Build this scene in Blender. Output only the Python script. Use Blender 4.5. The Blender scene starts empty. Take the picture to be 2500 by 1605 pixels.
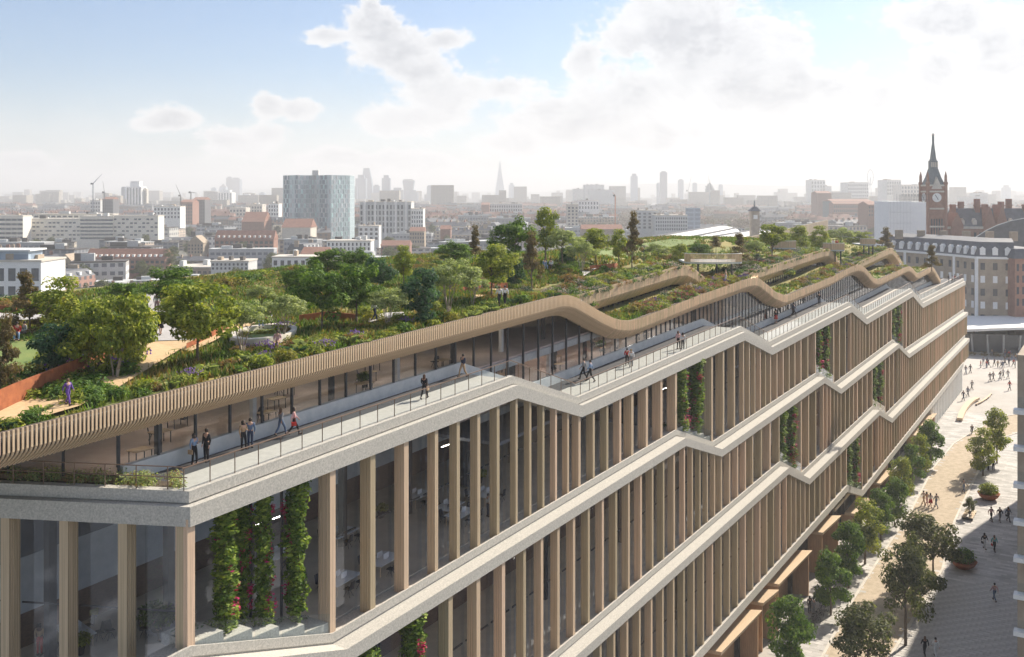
import bpy, bmesh, math, random
from mathutils import Vector, Matrix, noise as mn
random.seed(7)
R = math.radians
sc = bpy.context.scene
col = sc.collection
PI = math.pi
# ---------------------------------------------------------------- camera, light, sky
H = 42.0
FPX = 2500.0; CX = 1250.0; HY = 475.0
cam = bpy.data.cameras.new('camera'); camo = bpy.data.objects.new('camera', cam); col.objects.link(camo)
camo.location = (0, 0, H); camo.rotation_euler = (R(90), 0, 0)
cam.sensor_width = 36; cam.lens = 36.0 * FPX / 2500
cam.shift_y = -(802.5 - HY) / 2500
cam.clip_start = 0.5; cam.clip_end = 30000
sc.camera = camo
SUN_AZ, SUN_EL = 45.5, 36.0          # degrees clockwise from +Y, above the horizon
sd = Vector((math.sin(R(SUN_AZ)) * math.cos(R(SUN_EL)), math.cos(R(SUN_AZ)) * math.cos(R(SUN_EL)), math.sin(R(SUN_EL))))
sun = bpy.data.lights.new('sun', 'SUN'); sun.energy = 5.0; sun.angle = R(0.6); sun.color = (1.0, 0.90, 0.76)
suno = bpy.data.objects.new('sun', sun); col.objects.link(suno)
suno.rotation_euler = (-sd).to_track_quat('-Z', 'Y').to_euler(); suno.location = (60, 60, 200)
sc.view_settings.view_transform = 'Standard'; sc.view_settings.look = 'None'
sc.view_settings.exposure = 0.90; sc.view_settings.gamma = 1
sc.view_settings.use_curve_mapping = False
w = bpy.data.worlds.new('World'); sc.world = w; w.use_nodes = True
nt = w.node_tree; nt.nodes.clear()
def N(t, **k):
    n = nt.nodes.new(t)
    for a, b in k.items(): setattr(n, a, b)
    return n
def mth(op, a, b=None, c=None):
    n = N('ShaderNodeMath', operation=op)
    for i, v in enumerate((a, b, c)):
        if v is None: continue
        if isinstance(v, (int, float)): n.inputs[i].default_value = v
        else: nt.links.new(v, n.inputs[i])
    return n.outputs[0]
def smooth(v, a, b, lo=0.0, hi=1.0):
    n = N('ShaderNodeMapRange', interpolation_type='SMOOTHSTEP')
    nt.links.new(v, n.inputs[0])
    for i, q in enumerate((a, b, lo, hi)): n.inputs[1 + i].default_value = q
    return n.outputs[0]
def mixc(f, a, b):
    n = N('ShaderNodeMix', data_type='RGBA')
    if isinstance(f, (int, float)): n.inputs[0].default_value = f
    else: nt.links.new(f, n.inputs[0])
    for i, q in ((6, a), (7, b)):
        if isinstance(q, tuple): n.inputs[i].default_value = q + (1,)
        else: nt.links.new(q, n.inputs[i])
    return n.outputs[2]
sky = N('ShaderNodeTexSky', sky_type='NISHITA', sun_disc=False)
sky.sun_elevation = R(SUN_EL); sky.sun_rotation = R(SUN_AZ)
sky.air_density = 1.0; sky.dust_density = 0.9; sky.ozone_density = 2.0; sky.altitude = 50
SKYK = 0.062
tc = N('ShaderNodeTexCoord'); sep = N('ShaderNodeSeparateXYZ'); nt.links.new(tc.outputs['Generated'], sep.inputs[0])
az = mth('ARCTAN2', sep.outputs[0], sep.outputs[1])
el = mth('ARCSINE', sep.outputs[2])
cmb = N('ShaderNodeCombineXYZ'); nt.links.new(az, cmb.inputs[0]); nt.links.new(el, cmb.inputs[1])
nz = N('ShaderNodeTexNoise'); nz.inputs['Scale'].default_value = 9.0; nz.inputs['Detail'].default_value = 9; nz.inputs['Roughness'].default_value = 0.62
mp = N('ShaderNodeMapping'); mp.inputs['Scale'].default_value = (1, 1.5, 1); nt.links.new(cmb.outputs[0], mp.inputs[0]); nt.links.new(mp.outputs[0], nz.inputs[0])
nz2 = N('ShaderNodeTexNoise'); nz2.inputs['Scale'].default_value = 34.0; nz2.inputs['Detail'].default_value = 9; nz2.inputs['Roughness'].default_value = 0.68
nt.links.new(mp.outputs[0], nz2.inputs[0])
nzs = N('ShaderNodeTexNoise'); nzs.inputs['Scale'].default_value = 3.0; nzs.inputs['Detail'].default_value = 5
nt.links.new(mp.outputs[0], nzs.inputs[0])
# cloud banks: azimuth / elevation of their centres and half sizes, in degrees (az, el, half width, half height)
CL = []
def cld(x, y, rx, ry):                 # given as photo pixels, turned into sky angles once
    a = math.atan((x - CX) / FPX); e = math.atan((HY - y) / FPX * math.cos(a))
    CL.append((a, e, rx / FPX * math.cos(a) ** 2, ry / FPX * math.cos(a)))
for q in ((900,75,95,55),(960,125,120,70),(1010,180,120,75),(1080,230,150,75),(1000,285,140,48),(1085,95,70,40),(800,88,80,26),
          (905,30,26,44),(420,290,80,40),(560,345,120,42),(660,262,46,40),(720,270,62,34),(640,330,80,40),(60,405,95,40),(380,300,60,30),
          (1700,120,300,170),(1850,210,210,120),(1560,230,190,120),(1420,150,60,62),(1400,300,210,82),(1250,355,110,50),(1620,330,240,70),
          (2050,215,110,62),(2150,235,90,45),(2280,175,85,70),(2440,130,120,110),(2330,40,200,60),(1230,215,60,30),(820,385,90,26),(960,400,160,30)):
    cld(*q)
d = None
for (a, e, rx, ry) in CL:
    s1 = N('ShaderNodeVectorMath', operation='SUBTRACT'); nt.links.new(cmb.outputs[0], s1.inputs[0]); s1.inputs[1].default_value = (a, e, 0)
    s2 = N('ShaderNodeVectorMath', operation='MULTIPLY'); nt.links.new(s1.outputs[0], s2.inputs[0]); s2.inputs[1].default_value = (1 / rx, 1 / ry, 0)
    s3 = N('ShaderNodeVectorMath', operation='LENGTH'); nt.links.new(s2.outputs[0], s3.inputs[0])
    v = mth('SUBTRACT', 1.0, s3.outputs['Value'])
    d = v if d is None else mth('SMOOTH_MAX', d, v, 0.25)
# beyond the frame the same kind of broken cloud goes on
out = smooth(mth('ABSOLUTE', az), 0.52, 0.75)
out = mth('MAXIMUM', out, smooth(el, 0.22, 0.36))
gen = mth('MULTIPLY_ADD', nzs.outputs[0], 3.4, -1.85)
d = mth('MAXIMUM', d, mth('ADD', gen, mth('MULTIPLY_ADD', out, 3.0, -3.0)))
dn = mth('ADD', d, mth('MULTIPLY_ADD', nz.outputs[0], 2.5, -1.13))
dn = mth('ADD', dn, mth('MULTIPLY_ADD', nz2.outputs[0], 1.9, -0.95))
cov = smooth(dn, 0.0, 0.40)
core = smooth(dn, 0.30, 0.95)
def noise_up(src, dv):                   # the same noise sampled a little higher: cloud above means shade below
    m_ = N('ShaderNodeMapping'); m_.inputs['Location'].default_value = (-dv * .6, dv, 0); nt.links.new(mp.outputs[0], m_.inputs[0])
    q = N('ShaderNodeTexNoise')
    for k_ in ('Scale', 'Detail', 'Roughness'): q.inputs[k_].default_value = src.inputs[k_].default_value
    nt.links.new(m_.outputs[0], q.inputs[0]); return q.outputs[0]
up1 = mth('SUBTRACT', noise_up(nz, 0.022), nz.outputs[0]); up2 = mth('SUBTRACT', noise_up(nz2, 0.007), nz2.outputs[0])
upl = smooth(mth('ADD', up1, mth('MULTIPLY', up2, 0.6)), -0.10, 0.13)
shade = mth('MULTIPLY', smooth(dn, 0.10, 0.85), mth('MULTIPLY_ADD', upl, 0.75, 0.25))
shade = mth('ADD', mth('MULTIPLY', shade, 0.75), mth('MULTIPLY', core, 0.22))
# thin veil of cloud low over the horizon
veil = smooth(el, 0.13, 0.0, 0.0, 0.62)
veil = mth('MULTIPLY', veil, smooth(mth('ADD', nz.outputs[0], mth('MULTIPLY', az, 0.25)), 0.28, 0.56, 0.45, 1.0))
# brightening of air and cloud towards the sun
dot = N('ShaderNodeVectorMath', operation='DOT_PRODUCT'); nt.links.new(tc.outputs['Generated'], dot.inputs[0]); dot.inputs[1].default_value = sd
glow = mth('POWER', mth('MAXIMUM', dot.outputs['Value'], 0.0), 7.0)
skyc = N('ShaderNodeVectorMath', operation='SCALE'); tint = N('ShaderNodeVectorMath', operation='MULTIPLY'); nt.links.new(sky.outputs[0], tint.inputs[0]); tint.inputs[1].default_value = (0.86, 0.99, 1.17); nt.links.new(tint.outputs[0], skyc.inputs[0]); skyc.inputs['Scale'].default_value = SKYK
gl = N('ShaderNodeVectorMath', operation='SCALE'); gl.inputs[0].default_value = (0.13, 0.125, 0.12); nt.links.new(glow, gl.inputs['Scale'])
base = N('ShaderNodeVectorMath', operation='ADD'); nt.links.new(skyc.outputs[0], base.inputs[0]); nt.links.new(gl.outputs[0], base.inputs[1])
cloudc = mixc(shade, (0.58, 0.58, 0.585), (0.33, 0.34, 0.365))
cc = N('ShaderNodeVectorMath', operation='SCALE'); nt.links.new(cloudc, cc.inputs[0]); nt.links.new(mth('MULTIPLY_ADD', glow, 0.12, 0.92), cc.inputs['Scale'])
c1 = mixc(veil, base.outputs[0], (0.54, 0.545, 0.55))
vg = N('ShaderNodeVectorMath', operation='ADD'); nt.links.new(c1, vg.inputs[0])
gl2 = N('ShaderNodeVectorMath', operation='SCALE'); nt.links.new(gl.outputs[0], gl2.inputs[0]); nt.links.new(mth('MULTIPLY', veil, 0.8), gl2.inputs['Scale']); nt.links.new(gl2.outputs[0], vg.inputs[1])
c2 = mixc(mth('MULTIPLY', cov, 0.93), vg.outputs[0], cc.outputs[0])
bg = N('ShaderNodeBackground'); nt.links.new(c2, bg.inputs[0]); bg.inputs[1].default_value = 1.0
wo = N('ShaderNodeOutputWorld'); nt.links.new(bg.outputs[0], wo.inputs[0])
w.cycles.sampling_method = 'MANUAL'; w.cycles.sample_map_resolution = 512
sc.cycles.max_bounces = 6; sc.cycles.transparent_max_bounces = 12; sc.cycles.volume_bounces = 0
sc.cycles.diffuse_bounces = 3; sc.cycles.glossy_bounces = 2; sc.cycles.caustics_reflective = False; sc.cycles.caustics_refractive = False

# ---------------------------------------------------------------- materials
def mat(name, c, rough=0.8, c2=None, nscale=6.0, bump=0.0, metal=0.0, rnd=0.0, stretch=None, island=0.0, spec=0.35, obj=False):
    """noise-mixed base colour; rnd varies value per object, island per loose piece"""
    m = bpy.data.materials.new(name); m.use_nodes = True
    t = m.node_tree; b = t.nodes['Principled BSDF']
    b.inputs['Roughness'].default_value = rough; b.inputs['Metallic'].default_value = metal
    b.inputs['Specular IOR Level'].default_value = spec
    tcn = t.nodes.new('ShaderNodeTexCoord'); src = tcn.outputs['Object']
    mpn = t.nodes.new('ShaderNodeMapping'); t.links.new(src, mpn.inputs[0])
    if stretch: mpn.inputs['Scale'].default_value = stretch
    n = t.nodes.new('ShaderNodeTexNoise'); n.inputs['Scale'].default_value = nscale; n.inputs['Detail'].default_value = 6
    n.inputs['Roughness'].default_value = 0.65
    t.links.new(mpn.outputs[0], n.inputs[0])
    r = t.nodes.new('ShaderNodeValToRGB'); r.color_ramp.elements[0].position = 0.36; r.color_ramp.elements[1].position = 0.64
    cb = c2 or tuple(x * 0.82 for x in c)
    r.color_ramp.elements[0].color = cb + (1,); r.color_ramp.elements[1].color = c + (1,)
    t.links.new(n.outputs[0], r.inputs[0]); outc = r.outputs[0]
    if rnd or island:
        h = t.nodes.new('ShaderNodeHueSaturation'); t.links.new(outc, h.inputs['Color'])
        if island:
            g = t.nodes.new('ShaderNodeNewGeometry'); rv = g.outputs['Random Per Island']; amt = island
        else:
            g = t.nodes.new('ShaderNodeObjectInfo'); rv = g.outputs['Random']; amt = rnd
        mr = t.nodes.new('ShaderNodeMapRange'); t.links.new(rv, mr.inputs[0]); mr.inputs[3].default_value = 1 - amt; mr.inputs[4].default_value = 1 + amt
        t.links.new(mr.outputs[0], h.inputs['Value'])
        mr2 = t.nodes.new('ShaderNodeMapRange'); t.links.new(rv, mr2.inputs[0]); mr2.inputs[3].default_value = 0.5 + amt * 0.06; mr2.inputs[4].default_value = 0.5 - amt * 0.06
        t.links.new(mr2.outputs[0], h.inputs['Hue'])
        outc = h.outputs[0]
    t.links.new(outc, b.inputs['Base Color'])
    if bump:
        bp = t.nodes.new('ShaderNodeBump'); bp.inputs['Strength'].default_value = bump; bp.inputs['Distance'].default_value = 0.05
        t.links.new(n.outputs[0], bp.inputs['Height']); t.links.new(bp.outputs[0], b.inputs['Normal'])
    return m
def leafmat(name, a, b2, trans=0.35, island=0.45):
    m = mat(name, a, 0.65, b2, 1.2, island=island, spec=0.2)
    t = m.node_tree; b = t.nodes['Principled BSDF']
    tr = t.nodes.new('ShaderNodeBsdfTranslucent'); src = b.inputs['Base Color'].links[0].from_socket
    g = t.nodes.new('ShaderNodeVectorMath'); g.operation = 'MULTIPLY'; g.inputs[1].default_value = (1.25, 1.35, 0.6)
    t.links.new(src, g.inputs[0]); t.links.new(g.outputs[0], tr.inputs[0])
    mx = t.nodes.new('ShaderNodeMixShader'); mx.inputs[0].default_value = trans
    t.links.new(b.outputs[0], mx.inputs[1]); t.links.new(tr.outputs[0], mx.inputs[2])
    t.links.new(mx.outputs[0], t.nodes['Material Output'].inputs['Surface'])
    return m
def glassmat(name, tint, refl=0.10, rough=0.03):
    m = bpy.data.materials.new(name); m.use_nodes = True; t = m.node_tree; t.nodes.clear()
    o = t.nodes.new('ShaderNodeOutputMaterial'); tr = t.nodes.new('ShaderNodeBsdfTransparent'); tr.inputs[0].default_value = tint + (1,)
    gl = t.nodes.new('ShaderNodeBsdfGlossy'); gl.inputs['Roughness'].default_value = rough; gl.inputs[0].default_value = (0.9, 0.93, 1, 1)
    lw = t.nodes.new('ShaderNodeLayerWeight'); lw.inputs[0].default_value = 0.5; fr = t.nodes.new('ShaderNodeMath'); fr.operation = 'POWER'; t.links.new(lw.outputs['Facing'], fr.inputs[0]); fr.inputs[1].default_value = 5.0
    ad = t.nodes.new('ShaderNodeMath'); ad.operation = 'ADD'; ad.use_clamp = True; ad.inputs[1].default_value = refl; t.links.new(fr.outputs[0], ad.inputs[0])
    mx = t.nodes.new('ShaderNodeMixShader'); t.links.new(ad.outputs[0], mx.inputs[0]); t.links.new(tr.outputs[0], mx.inputs[1]); t.links.new(gl.outputs[0], mx.inputs[2])
    t.links.new(mx.outputs[0], o.inputs[0]); return m
M = {}
M['concrete'] = mat('speckled_concrete', (0.62, 0.59, 0.53), 0.85, (0.27, 0.26, 0.23), 9.0, 0.3)
_t = M['concrete'].node_tree; _n = [x for x in _t.nodes if x.type == 'TEX_NOISE'][0]; _n.inputs['Detail'].default_value = 10; _n.inputs['Roughness'].default_value = 0.85
M['paleconc'] = mat('pale_render', (0.56, 0.57, 0.56), 0.8, (0.47, 0.49, 0.49), 1.5)
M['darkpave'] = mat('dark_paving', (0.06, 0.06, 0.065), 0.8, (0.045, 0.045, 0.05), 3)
M['deck'] = mat('terrace_paving', (0.50, 0.475, 0.43), 0.85, (0.43, 0.41, 0.37), 3)
M['column'] = mat('column_timber', (0.62, 0.475, 0.32), 0.65, (0.38, 0.29, 0.19), 3.0, 0.4, rnd=0.24, stretch=(6, 6, 0.35))
M['slat'] = mat('slat_timber', (0.68, 0.52, 0.34), 0.6, (0.50, 0.37, 0.24), 3.0, 0.1, rnd=0.18, stretch=(4, 4, 0.5), island=0.16)
M['cladding'] = mat('brown_timber', (0.47, 0.29, 0.17), 0.65, (0.36, 0.22, 0.13), 2.0, 0.2, stretch=(4, 4, 0.4))
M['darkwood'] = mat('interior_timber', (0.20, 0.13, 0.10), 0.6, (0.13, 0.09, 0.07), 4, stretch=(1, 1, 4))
M['floor'] = mat('interior_floor', (0.66, 0.58, 0.46), 0.5, (0.56, 0.49, 0.39), 0.8)
M['pinkfloor'] = mat('pavilion_floor', (0.74, 0.60, 0.53), 0.5, (0.60, 0.47, 0.41), 0.6)
M['white'] = mat('white_paint', (0.80, 0.80, 0.78), 0.5, (0.74, 0.74, 0.72), 2)
M['dark'] = mat('dark_steel', (0.055, 0.058, 0.065), 0.5, (0.04, 0.042, 0.05), 3)
M['brownmetal'] = mat('bronze_rail', (0.21, 0.14, 0.10), 0.45, (0.16, 0.11, 0.08), 3, metal=0.3)
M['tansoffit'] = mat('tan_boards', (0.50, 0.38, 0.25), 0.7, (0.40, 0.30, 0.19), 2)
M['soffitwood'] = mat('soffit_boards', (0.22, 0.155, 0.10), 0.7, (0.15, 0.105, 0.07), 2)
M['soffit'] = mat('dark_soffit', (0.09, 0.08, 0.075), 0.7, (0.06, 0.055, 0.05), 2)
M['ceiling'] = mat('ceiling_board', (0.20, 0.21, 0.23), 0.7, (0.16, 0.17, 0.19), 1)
M['glass'] = glassmat('facade_glass', (0.93, 0.95, 0.98), 0.055)
M['pglass'] = glassmat('pavilion_glass', (0.90, 0.90, 0.91), 0.03)
M['bglass'] = glassmat('balustrade_glass', (0.94, 0.97, 0.98), 0.02)
M['soil'] = mat('planting_soil', (0.10, 0.075, 0.05), 0.95, (0.06, 0.045, 0.03), 3, 0.3)
M['meadow'] = mat('garden_ground', (0.15, 0.18, 0.05), 0.95, (0.30, 0.24, 0.08), 0.16, 0.4)
M['lawn'] = mat('lawn', (0.20, 0.24, 0.07), 0.9, (0.13, 0.19, 0.05), 0.8, 0.3)
M['path'] = mat('gravel_path', (0.58, 0.42, 0.24), 0.9, (0.50, 0.35, 0.19), 4, 0.1)
M['corten'] = mat('rusted_steel', (0.36, 0.12, 0.045), 0.8, (0.25, 0.075, 0.03), 2.5, 0.2)
M['stonepath'] = mat('stone_slabs', (0.46, 0.44, 0.42), 0.8, (0.37, 0.355, 0.34), 1.5)
M['bark'] = mat('bark', (0.17, 0.13, 0.10), 0.9, (0.10, 0.08, 0.06), 6, 0.5, stretch=(4, 4, 1))
M['palebark'] = mat('pale_bark', (0.40, 0.34, 0.27), 0.85, (0.28, 0.23, 0.18), 5, 0.3)
M['leaf_green'] = leafmat('leaf_green', (0.36, 0.38, 0.06), (0.13, 0.185, 0.03))
M['leaf_dark'] = leafmat('leaf_dark', (0.16, 0.26, 0.045), (0.055, 0.115, 0.022))
M['leaf_pale'] = leafmat('leaf_pale', (0.40, 0.44, 0.20), (0.20, 0.25, 0.095))
M['leaf_bronze'] = leafmat('leaf_bronze', (0.230, 0.175, 0.080), (0.105, 0.080, 0.038))
M['leaf_blue'] = leafmat('leaf_bluegreen', (0.085, 0.165, 0.085), (0.035, 0.085, 0.045))
M['leaf_yellow'] = leafmat('leaf_yellow', (0.30, 0.27, 0.04), (0.16, 0.17, 0.03))
M['leaf_street'] = leafmat('leaf_street', (0.150, 0.165, 0.070), (0.075, 0.090, 0.040))
M['leaf_vine'] = leafmat('leaf_vine', (0.22, 0.30, 0.05), (0.08, 0.145, 0.025))
M['grass_ochre'] = leafmat('grass_ochre', (0.30, 0.21, 0.07), (0.14, 0.13, 0.035))
M['grass_green'] = leafmat('grass_green', (0.15, 0.19, 0.045), (0.07, 0.11, 0.025))
M['grass_rust'] = leafmat('grass_rust', (0.32, 0.20, 0.075), (0.20, 0.13, 0.045))
M['fl_pink'] = leafmat('flower_crimson', (0.50, 0.035, 0.12), (0.36, 0.02, 0.05), 0.2)
M['fl_purple'] = leafmat('flower_purple', (0.28, 0.15, 0.42), (0.18, 0.09, 0.30), 0.2)
M['fl_white'] = leafmat('flower_pale', (0.60, 0.48, 0.42), (0.45, 0.33, 0.30), 0.2)
M['brick'] = mat('red_brick', (0.33, 0.185, 0.135), 0.9, (0.24, 0.13, 0.10), 0.6)
M['stock'] = mat('yellow_stock_brick', (0.40, 0.33, 0.25), 0.9, (0.31, 0.25, 0.19), 0.5)
M['slate'] = mat('roof_slate', (0.13, 0.135, 0.15), 0.7, (0.09, 0.095, 0.105), 0.6)
M['slateg'] = mat('spire_slate', (0.17, 0.20, 0.21), 0.7, (0.12, 0.145, 0.155), 0.8)
M['tile'] = mat('roof_tile', (0.30, 0.15, 0.105), 0.85, (0.22, 0.11, 0.08), 0.5)
M['cream'] = mat('cream_render', (0.80, 0.76, 0.67), 0.8, (0.70, 0.66, 0.58), 0.6)
M['sheet'] = mat('white_sheeting', (0.92, 0.92, 0.91), 0.6, (0.88, 0.88, 0.88), 0.6)
M['stone'] = mat('pale_stone', (0.60, 0.56, 0.49), 0.8, (0.50, 0.46, 0.40), 0.6)
M['winglass'] = mat('window_dark', (0.06, 0.075, 0.095), 0.15, (0.04, 0.05, 0.065), 0.8, spec=0.6)
M['paving'] = None
M['skin'] = mat('skin', (0.50, 0.30, 0.21), 0.6, (0.45, 0.27, 0.19), 8)
M['skin_dark'] = mat('skin_dark', (0.16, 0.09, 0.06), 0.6, (0.14, 0.08, 0.055), 8)
M['hair'] = mat('hair_dark', (0.03, 0.02, 0.015), 0.6)
M['hair_brown'] = mat('hair_brown', (0.12, 0.06, 0.03), 0.6)
M['hair_fair'] = mat('hair_fair', (0.42, 0.28, 0.12), 0.6)
for nm, c in (('black', (0.02, 0.02, 0.024)), ('navy', (0.03, 0.045, 0.09)), ('denim', (0.12, 0.17, 0.27)), ('grey', (0.25, 0.25, 0.26)), ('white', (0.75, 0.74, 0.72)),
              ('blue', (0.22, 0.32, 0.48)), ('red', (0.50, 0.035, 0.03)), ('tan', (0.48, 0.33, 0.20)), ('purple', (0.16, 0.08, 0.35)), ('pink', (0.62, 0.38, 0.38)), ('teal', (0.10, 0.38, 0.40)), ('green', (0.10, 0.16, 0.08))):
    M['c_' + nm] = mat('cloth_' + nm, c, 0.9, tuple(x * 0.75 for x in c), 9)
M['lamp_or_fill'] = bpy.data.materials.new('lamp_and_fill_glow'); M['lamp_or_fill'].use_nodes = True
_b = M['lamp_or_fill'].node_tree.nodes['Principled BSDF']; _b.inputs['Emission Color'].default_value = (1.0, 0.90, 0.76, 1); _b.inputs['Emission Strength'].default_value = 9.0
def window_mat(name, wall, glassc, sx, sz, fx=0.5, fz=0.55, roof=(0.2, 0.2, 0.21), rnd=0.3):
    """far facades: rows of windows too small to pick apart, in object metres; roofs plain"""
    m = mat(name, wall, 0.85, tuple(x * 0.85 for x in wall), 0.3, rnd=rnd)
    t = m.node_tree; b = t.nodes['Principled BSDF']; src = b.inputs['Base Color'].links[0].from_socket
    tcn = t.nodes.new('ShaderNodeTexCoord'); g = t.nodes.new('ShaderNodeNewGeometry')
    sp = t.nodes.new('ShaderNodeSeparateXYZ'); t.links.new(tcn.outputs['Object'], sp.inputs[0])
    def mm(op, a, b_=None):
        n = t.nodes.new('ShaderNodeMath'); n.operation = op
        for i, v in enumerate((a, b_)):
            if v is None: continue
            if isinstance(v, (int, float)): n.inputs[i].default_value = v
            else: t.links.new(v, n.inputs[i])
        return n.outputs[0]
    u = mm('ADD', sp.outputs[0], sp.outputs[1])
    fu = mm('FRACT', mm('MULTIPLY', u, 1 / sx)); fv = mm('FRACT', mm('MULTIPLY', sp.outputs[2], 1 / sz))
    k = mm('MULTIPLY', mm('LESS_THAN', mm('ABSOLUTE', mm('SUBTRACT', fu, 0.5)), fx / 2), mm('LESS_THAN', mm('ABSOLUTE', mm('SUBTRACT', fv, 0.5)), fz / 2))
    sn = t.nodes.new('ShaderNodeSeparateXYZ'); t.links.new(g.outputs['Normal'], sn.inputs[0])
    up = mm('GREATER_THAN', sn.outputs[2], 0.3); k = mm('MULTIPLY', k, mm('LESS_THAN', mm('ABSOLUTE', sn.outputs[2]), 0.3))
    mx = t.nodes.new('ShaderNodeMix'); mx.data_type = 'RGBA'; t.links.new(k, mx.inputs[0]); t.links.new(src, mx.inputs[6]); mx.inputs[7].default_value = glassc + (1,)
    mx2 = t.nodes.new('ShaderNodeMix'); mx2.data_type = 'RGBA'; t.links.new(up, mx2.inputs[0]); t.links.new(mx.outputs[2], mx2.inputs[6]); mx2.inputs[7].default_value = roof + (1,)
    t.links.new(mx2.outputs[2], b.inputs['Base Color'])
    return m
WIN = [window_mat('far_brick_facade', (0.30, 0.19, 0.14), (0.10, 0.10, 0.11), 3.1, 3.2),
       window_mat('far_cream_facade', (0.46, 0.40, 0.32), (0.14, 0.14, 0.15), 3.4, 3.3),
       window_mat('far_stock_facade', (0.38, 0.33, 0.27), (0.10, 0.10, 0.11), 2.9, 3.0),
       window_mat('far_grey_facade', (0.36, 0.37, 0.39), (0.15, 0.17, 0.2), 4.0, 3.5, 0.7, 0.5),
       window_mat('far_white_facade', (0.68, 0.67, 0.64), (0.18, 0.19, 0.21), 3.6, 3.4, 0.6, 0.45)]
M['tower_far'] = window_mat('hazy_tower_glass', (0.15, 0.19, 0.26), (0.10, 0.14, 0.20), 7, 4.2, 0.8, 0.6, rnd=0.2)
M['tower_teal'] = window_mat('striped_teal_glass', (0.50, 0.60, 0.62), (0.15, 0.22, 0.27), 2.2, 4.6, 0.5, 0.9, rnd=0.0)
M['tower_pale'] = window_mat('pale_tower_glass', (0.30, 0.37, 0.46), (0.20, 0.26, 0.34), 9, 4.5, 0.8, 0.6, rnd=0.15)

# ---------------------------------------------------------------- mesh helpers
class MB:
    def __init__(s): s.v = []; s.f = []
    def add(s, vs, fs):
        k = len(s.v); s.v += [tuple(v) for v in vs]; s.f += [tuple(i + k for i in f) for f in fs]
    def hexa(s, p):                      # 8 points: bottom ring 0-3, top ring 4-7
        s.add(p, [(0, 3, 2, 1), (4, 5, 6, 7), (0, 1, 5, 4), (1, 2, 6, 5), (2, 3, 7, 6), (3, 0, 4, 7)])
    def box(s, x0, x1, y0, y1, z0, z1):
        s.hexa([(x0, y0, z0), (x1, y0, z0), (x1, y1, z0), (x0, y1, z0), (x0, y0, z1), (x1, y0, z1), (x1, y1, z1), (x0, y1, z1)])
    def prism(s, poly, z0, z1):
        n = len(poly); s.add([(x, y, z0) for x, y in poly] + [(x, y, z1) for x, y in poly],
              [tuple(range(n))[::-1], tuple(range(n, 2 * n))] + [(i, (i + 1) % n, n + (i + 1) % n, n + i) for i in range(n)])
    def tube(s, a, b, r0, r1=None, n=6):
        a = Vector(a); b = Vector(b); r1 = r0 if r1 is None else r1
        d_ = (b - a).normalized(); u = d_.orthogonal().normalized(); v_ = d_.cross(u)
        ring = lambda c, r: [c + (u * math.cos(2 * PI * i / n) + v_ * math.sin(2 * PI * i / n)) * r for i in range(n)]
        s.add(ring(a, r0) + ring(b, r1), [(i, (i + 1) % n, n + (i + 1) % n, n + i) for i in range(n)] + [tuple(range(n))[::-1], tuple(range(n, 2 * n))])
    def lathe(s, prof, n=16, cx=0, cy=0, cz=0):
        vs = [(cx + r * math.cos(2 * PI * i / n), cy + r * math.sin(2 * PI * i / n), cz + z) for r, z in prof for i in range(n)]
        fs = [(j * n + i, j * n + (i + 1) % n, (j + 1) * n + (i + 1) % n, (j + 1) * n + i) for j in range(len(prof) - 1) for i in range(n)]
        fs += [tuple(range(n))[::-1], tuple(range((len(prof) - 1) * n, len(prof) * n))]
        s.add(vs, fs)
    def mesh(s, name, m, smooth_=False):
        me = bpy.data.meshes.new(name); me.from_pydata(s.v, [], s.f); me.validate(); me.update()
        if m is not None: me.materials.append(m)
        if smooth_:
            me.polygons.foreach_set('use_smooth', [True] * len(me.polygons))
        return me
    def build(s, name, m, parent=None, kind=None, smooth_=False, label=None):
        return link(name, s.mesh(name, m, smooth_), parent, kind, label)
def link(name, me, parent=None, kind=None, label=None, loc=None):
    o = bpy.data.objects.new(name, me); col.objects.link(o)
    if loc is not None: o.location = loc
    if parent is not None:
        o.parent = parent
        if loc is None: o.matrix_parent_inverse = winv(parent)
    if kind: o['kind'] = kind
    if label: o['label'] = label
    return o
def winv(p):                              # for parts given in world metres under an unrotated thing
    x = Vector((0, 0, 0)); q = p
    while q is not None: x += Vector(q.location); q = q.parent if q.parent and q.matrix_parent_inverse == Matrix() else None
    return Matrix.Translation(-x)
def tag(o, label, cat, group=None):
    o['label'] = label; o['category'] = cat
    if group: o['group'] = group
    return o
def thing(name, label, cat, loc=(0, 0, 0), rz=0, group=None):
    o = bpy.data.objects.new(name, None); col.objects.link(o); o.location = loc; o.rotation_euler = (0, 0, rz); o.empty_display_size = 0.5
    return tag(o, label, cat, group)
def part(name, me, parent, loc=(0, 0, 0), rz=0, sc_=None, label=None, kind=None):   # local to the parent
    o = bpy.data.objects.new(name, me); col.objects.link(o); o.parent = parent; o.location = loc; o.rotation_euler = (0, 0, rz)
    if sc_: o.scale = sc_
    if label: o['label'] = label
    if kind: o['kind'] = kind
    return o
def copy_tree(o, parent=None):
    c = o.copy(); col.objects.link(c); c.parent = parent
    if parent is not None: c.matrix_parent_inverse = o.matrix_parent_inverse.copy()
    for ch in list(o.children): copy_tree(ch, c)
    return c

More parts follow.
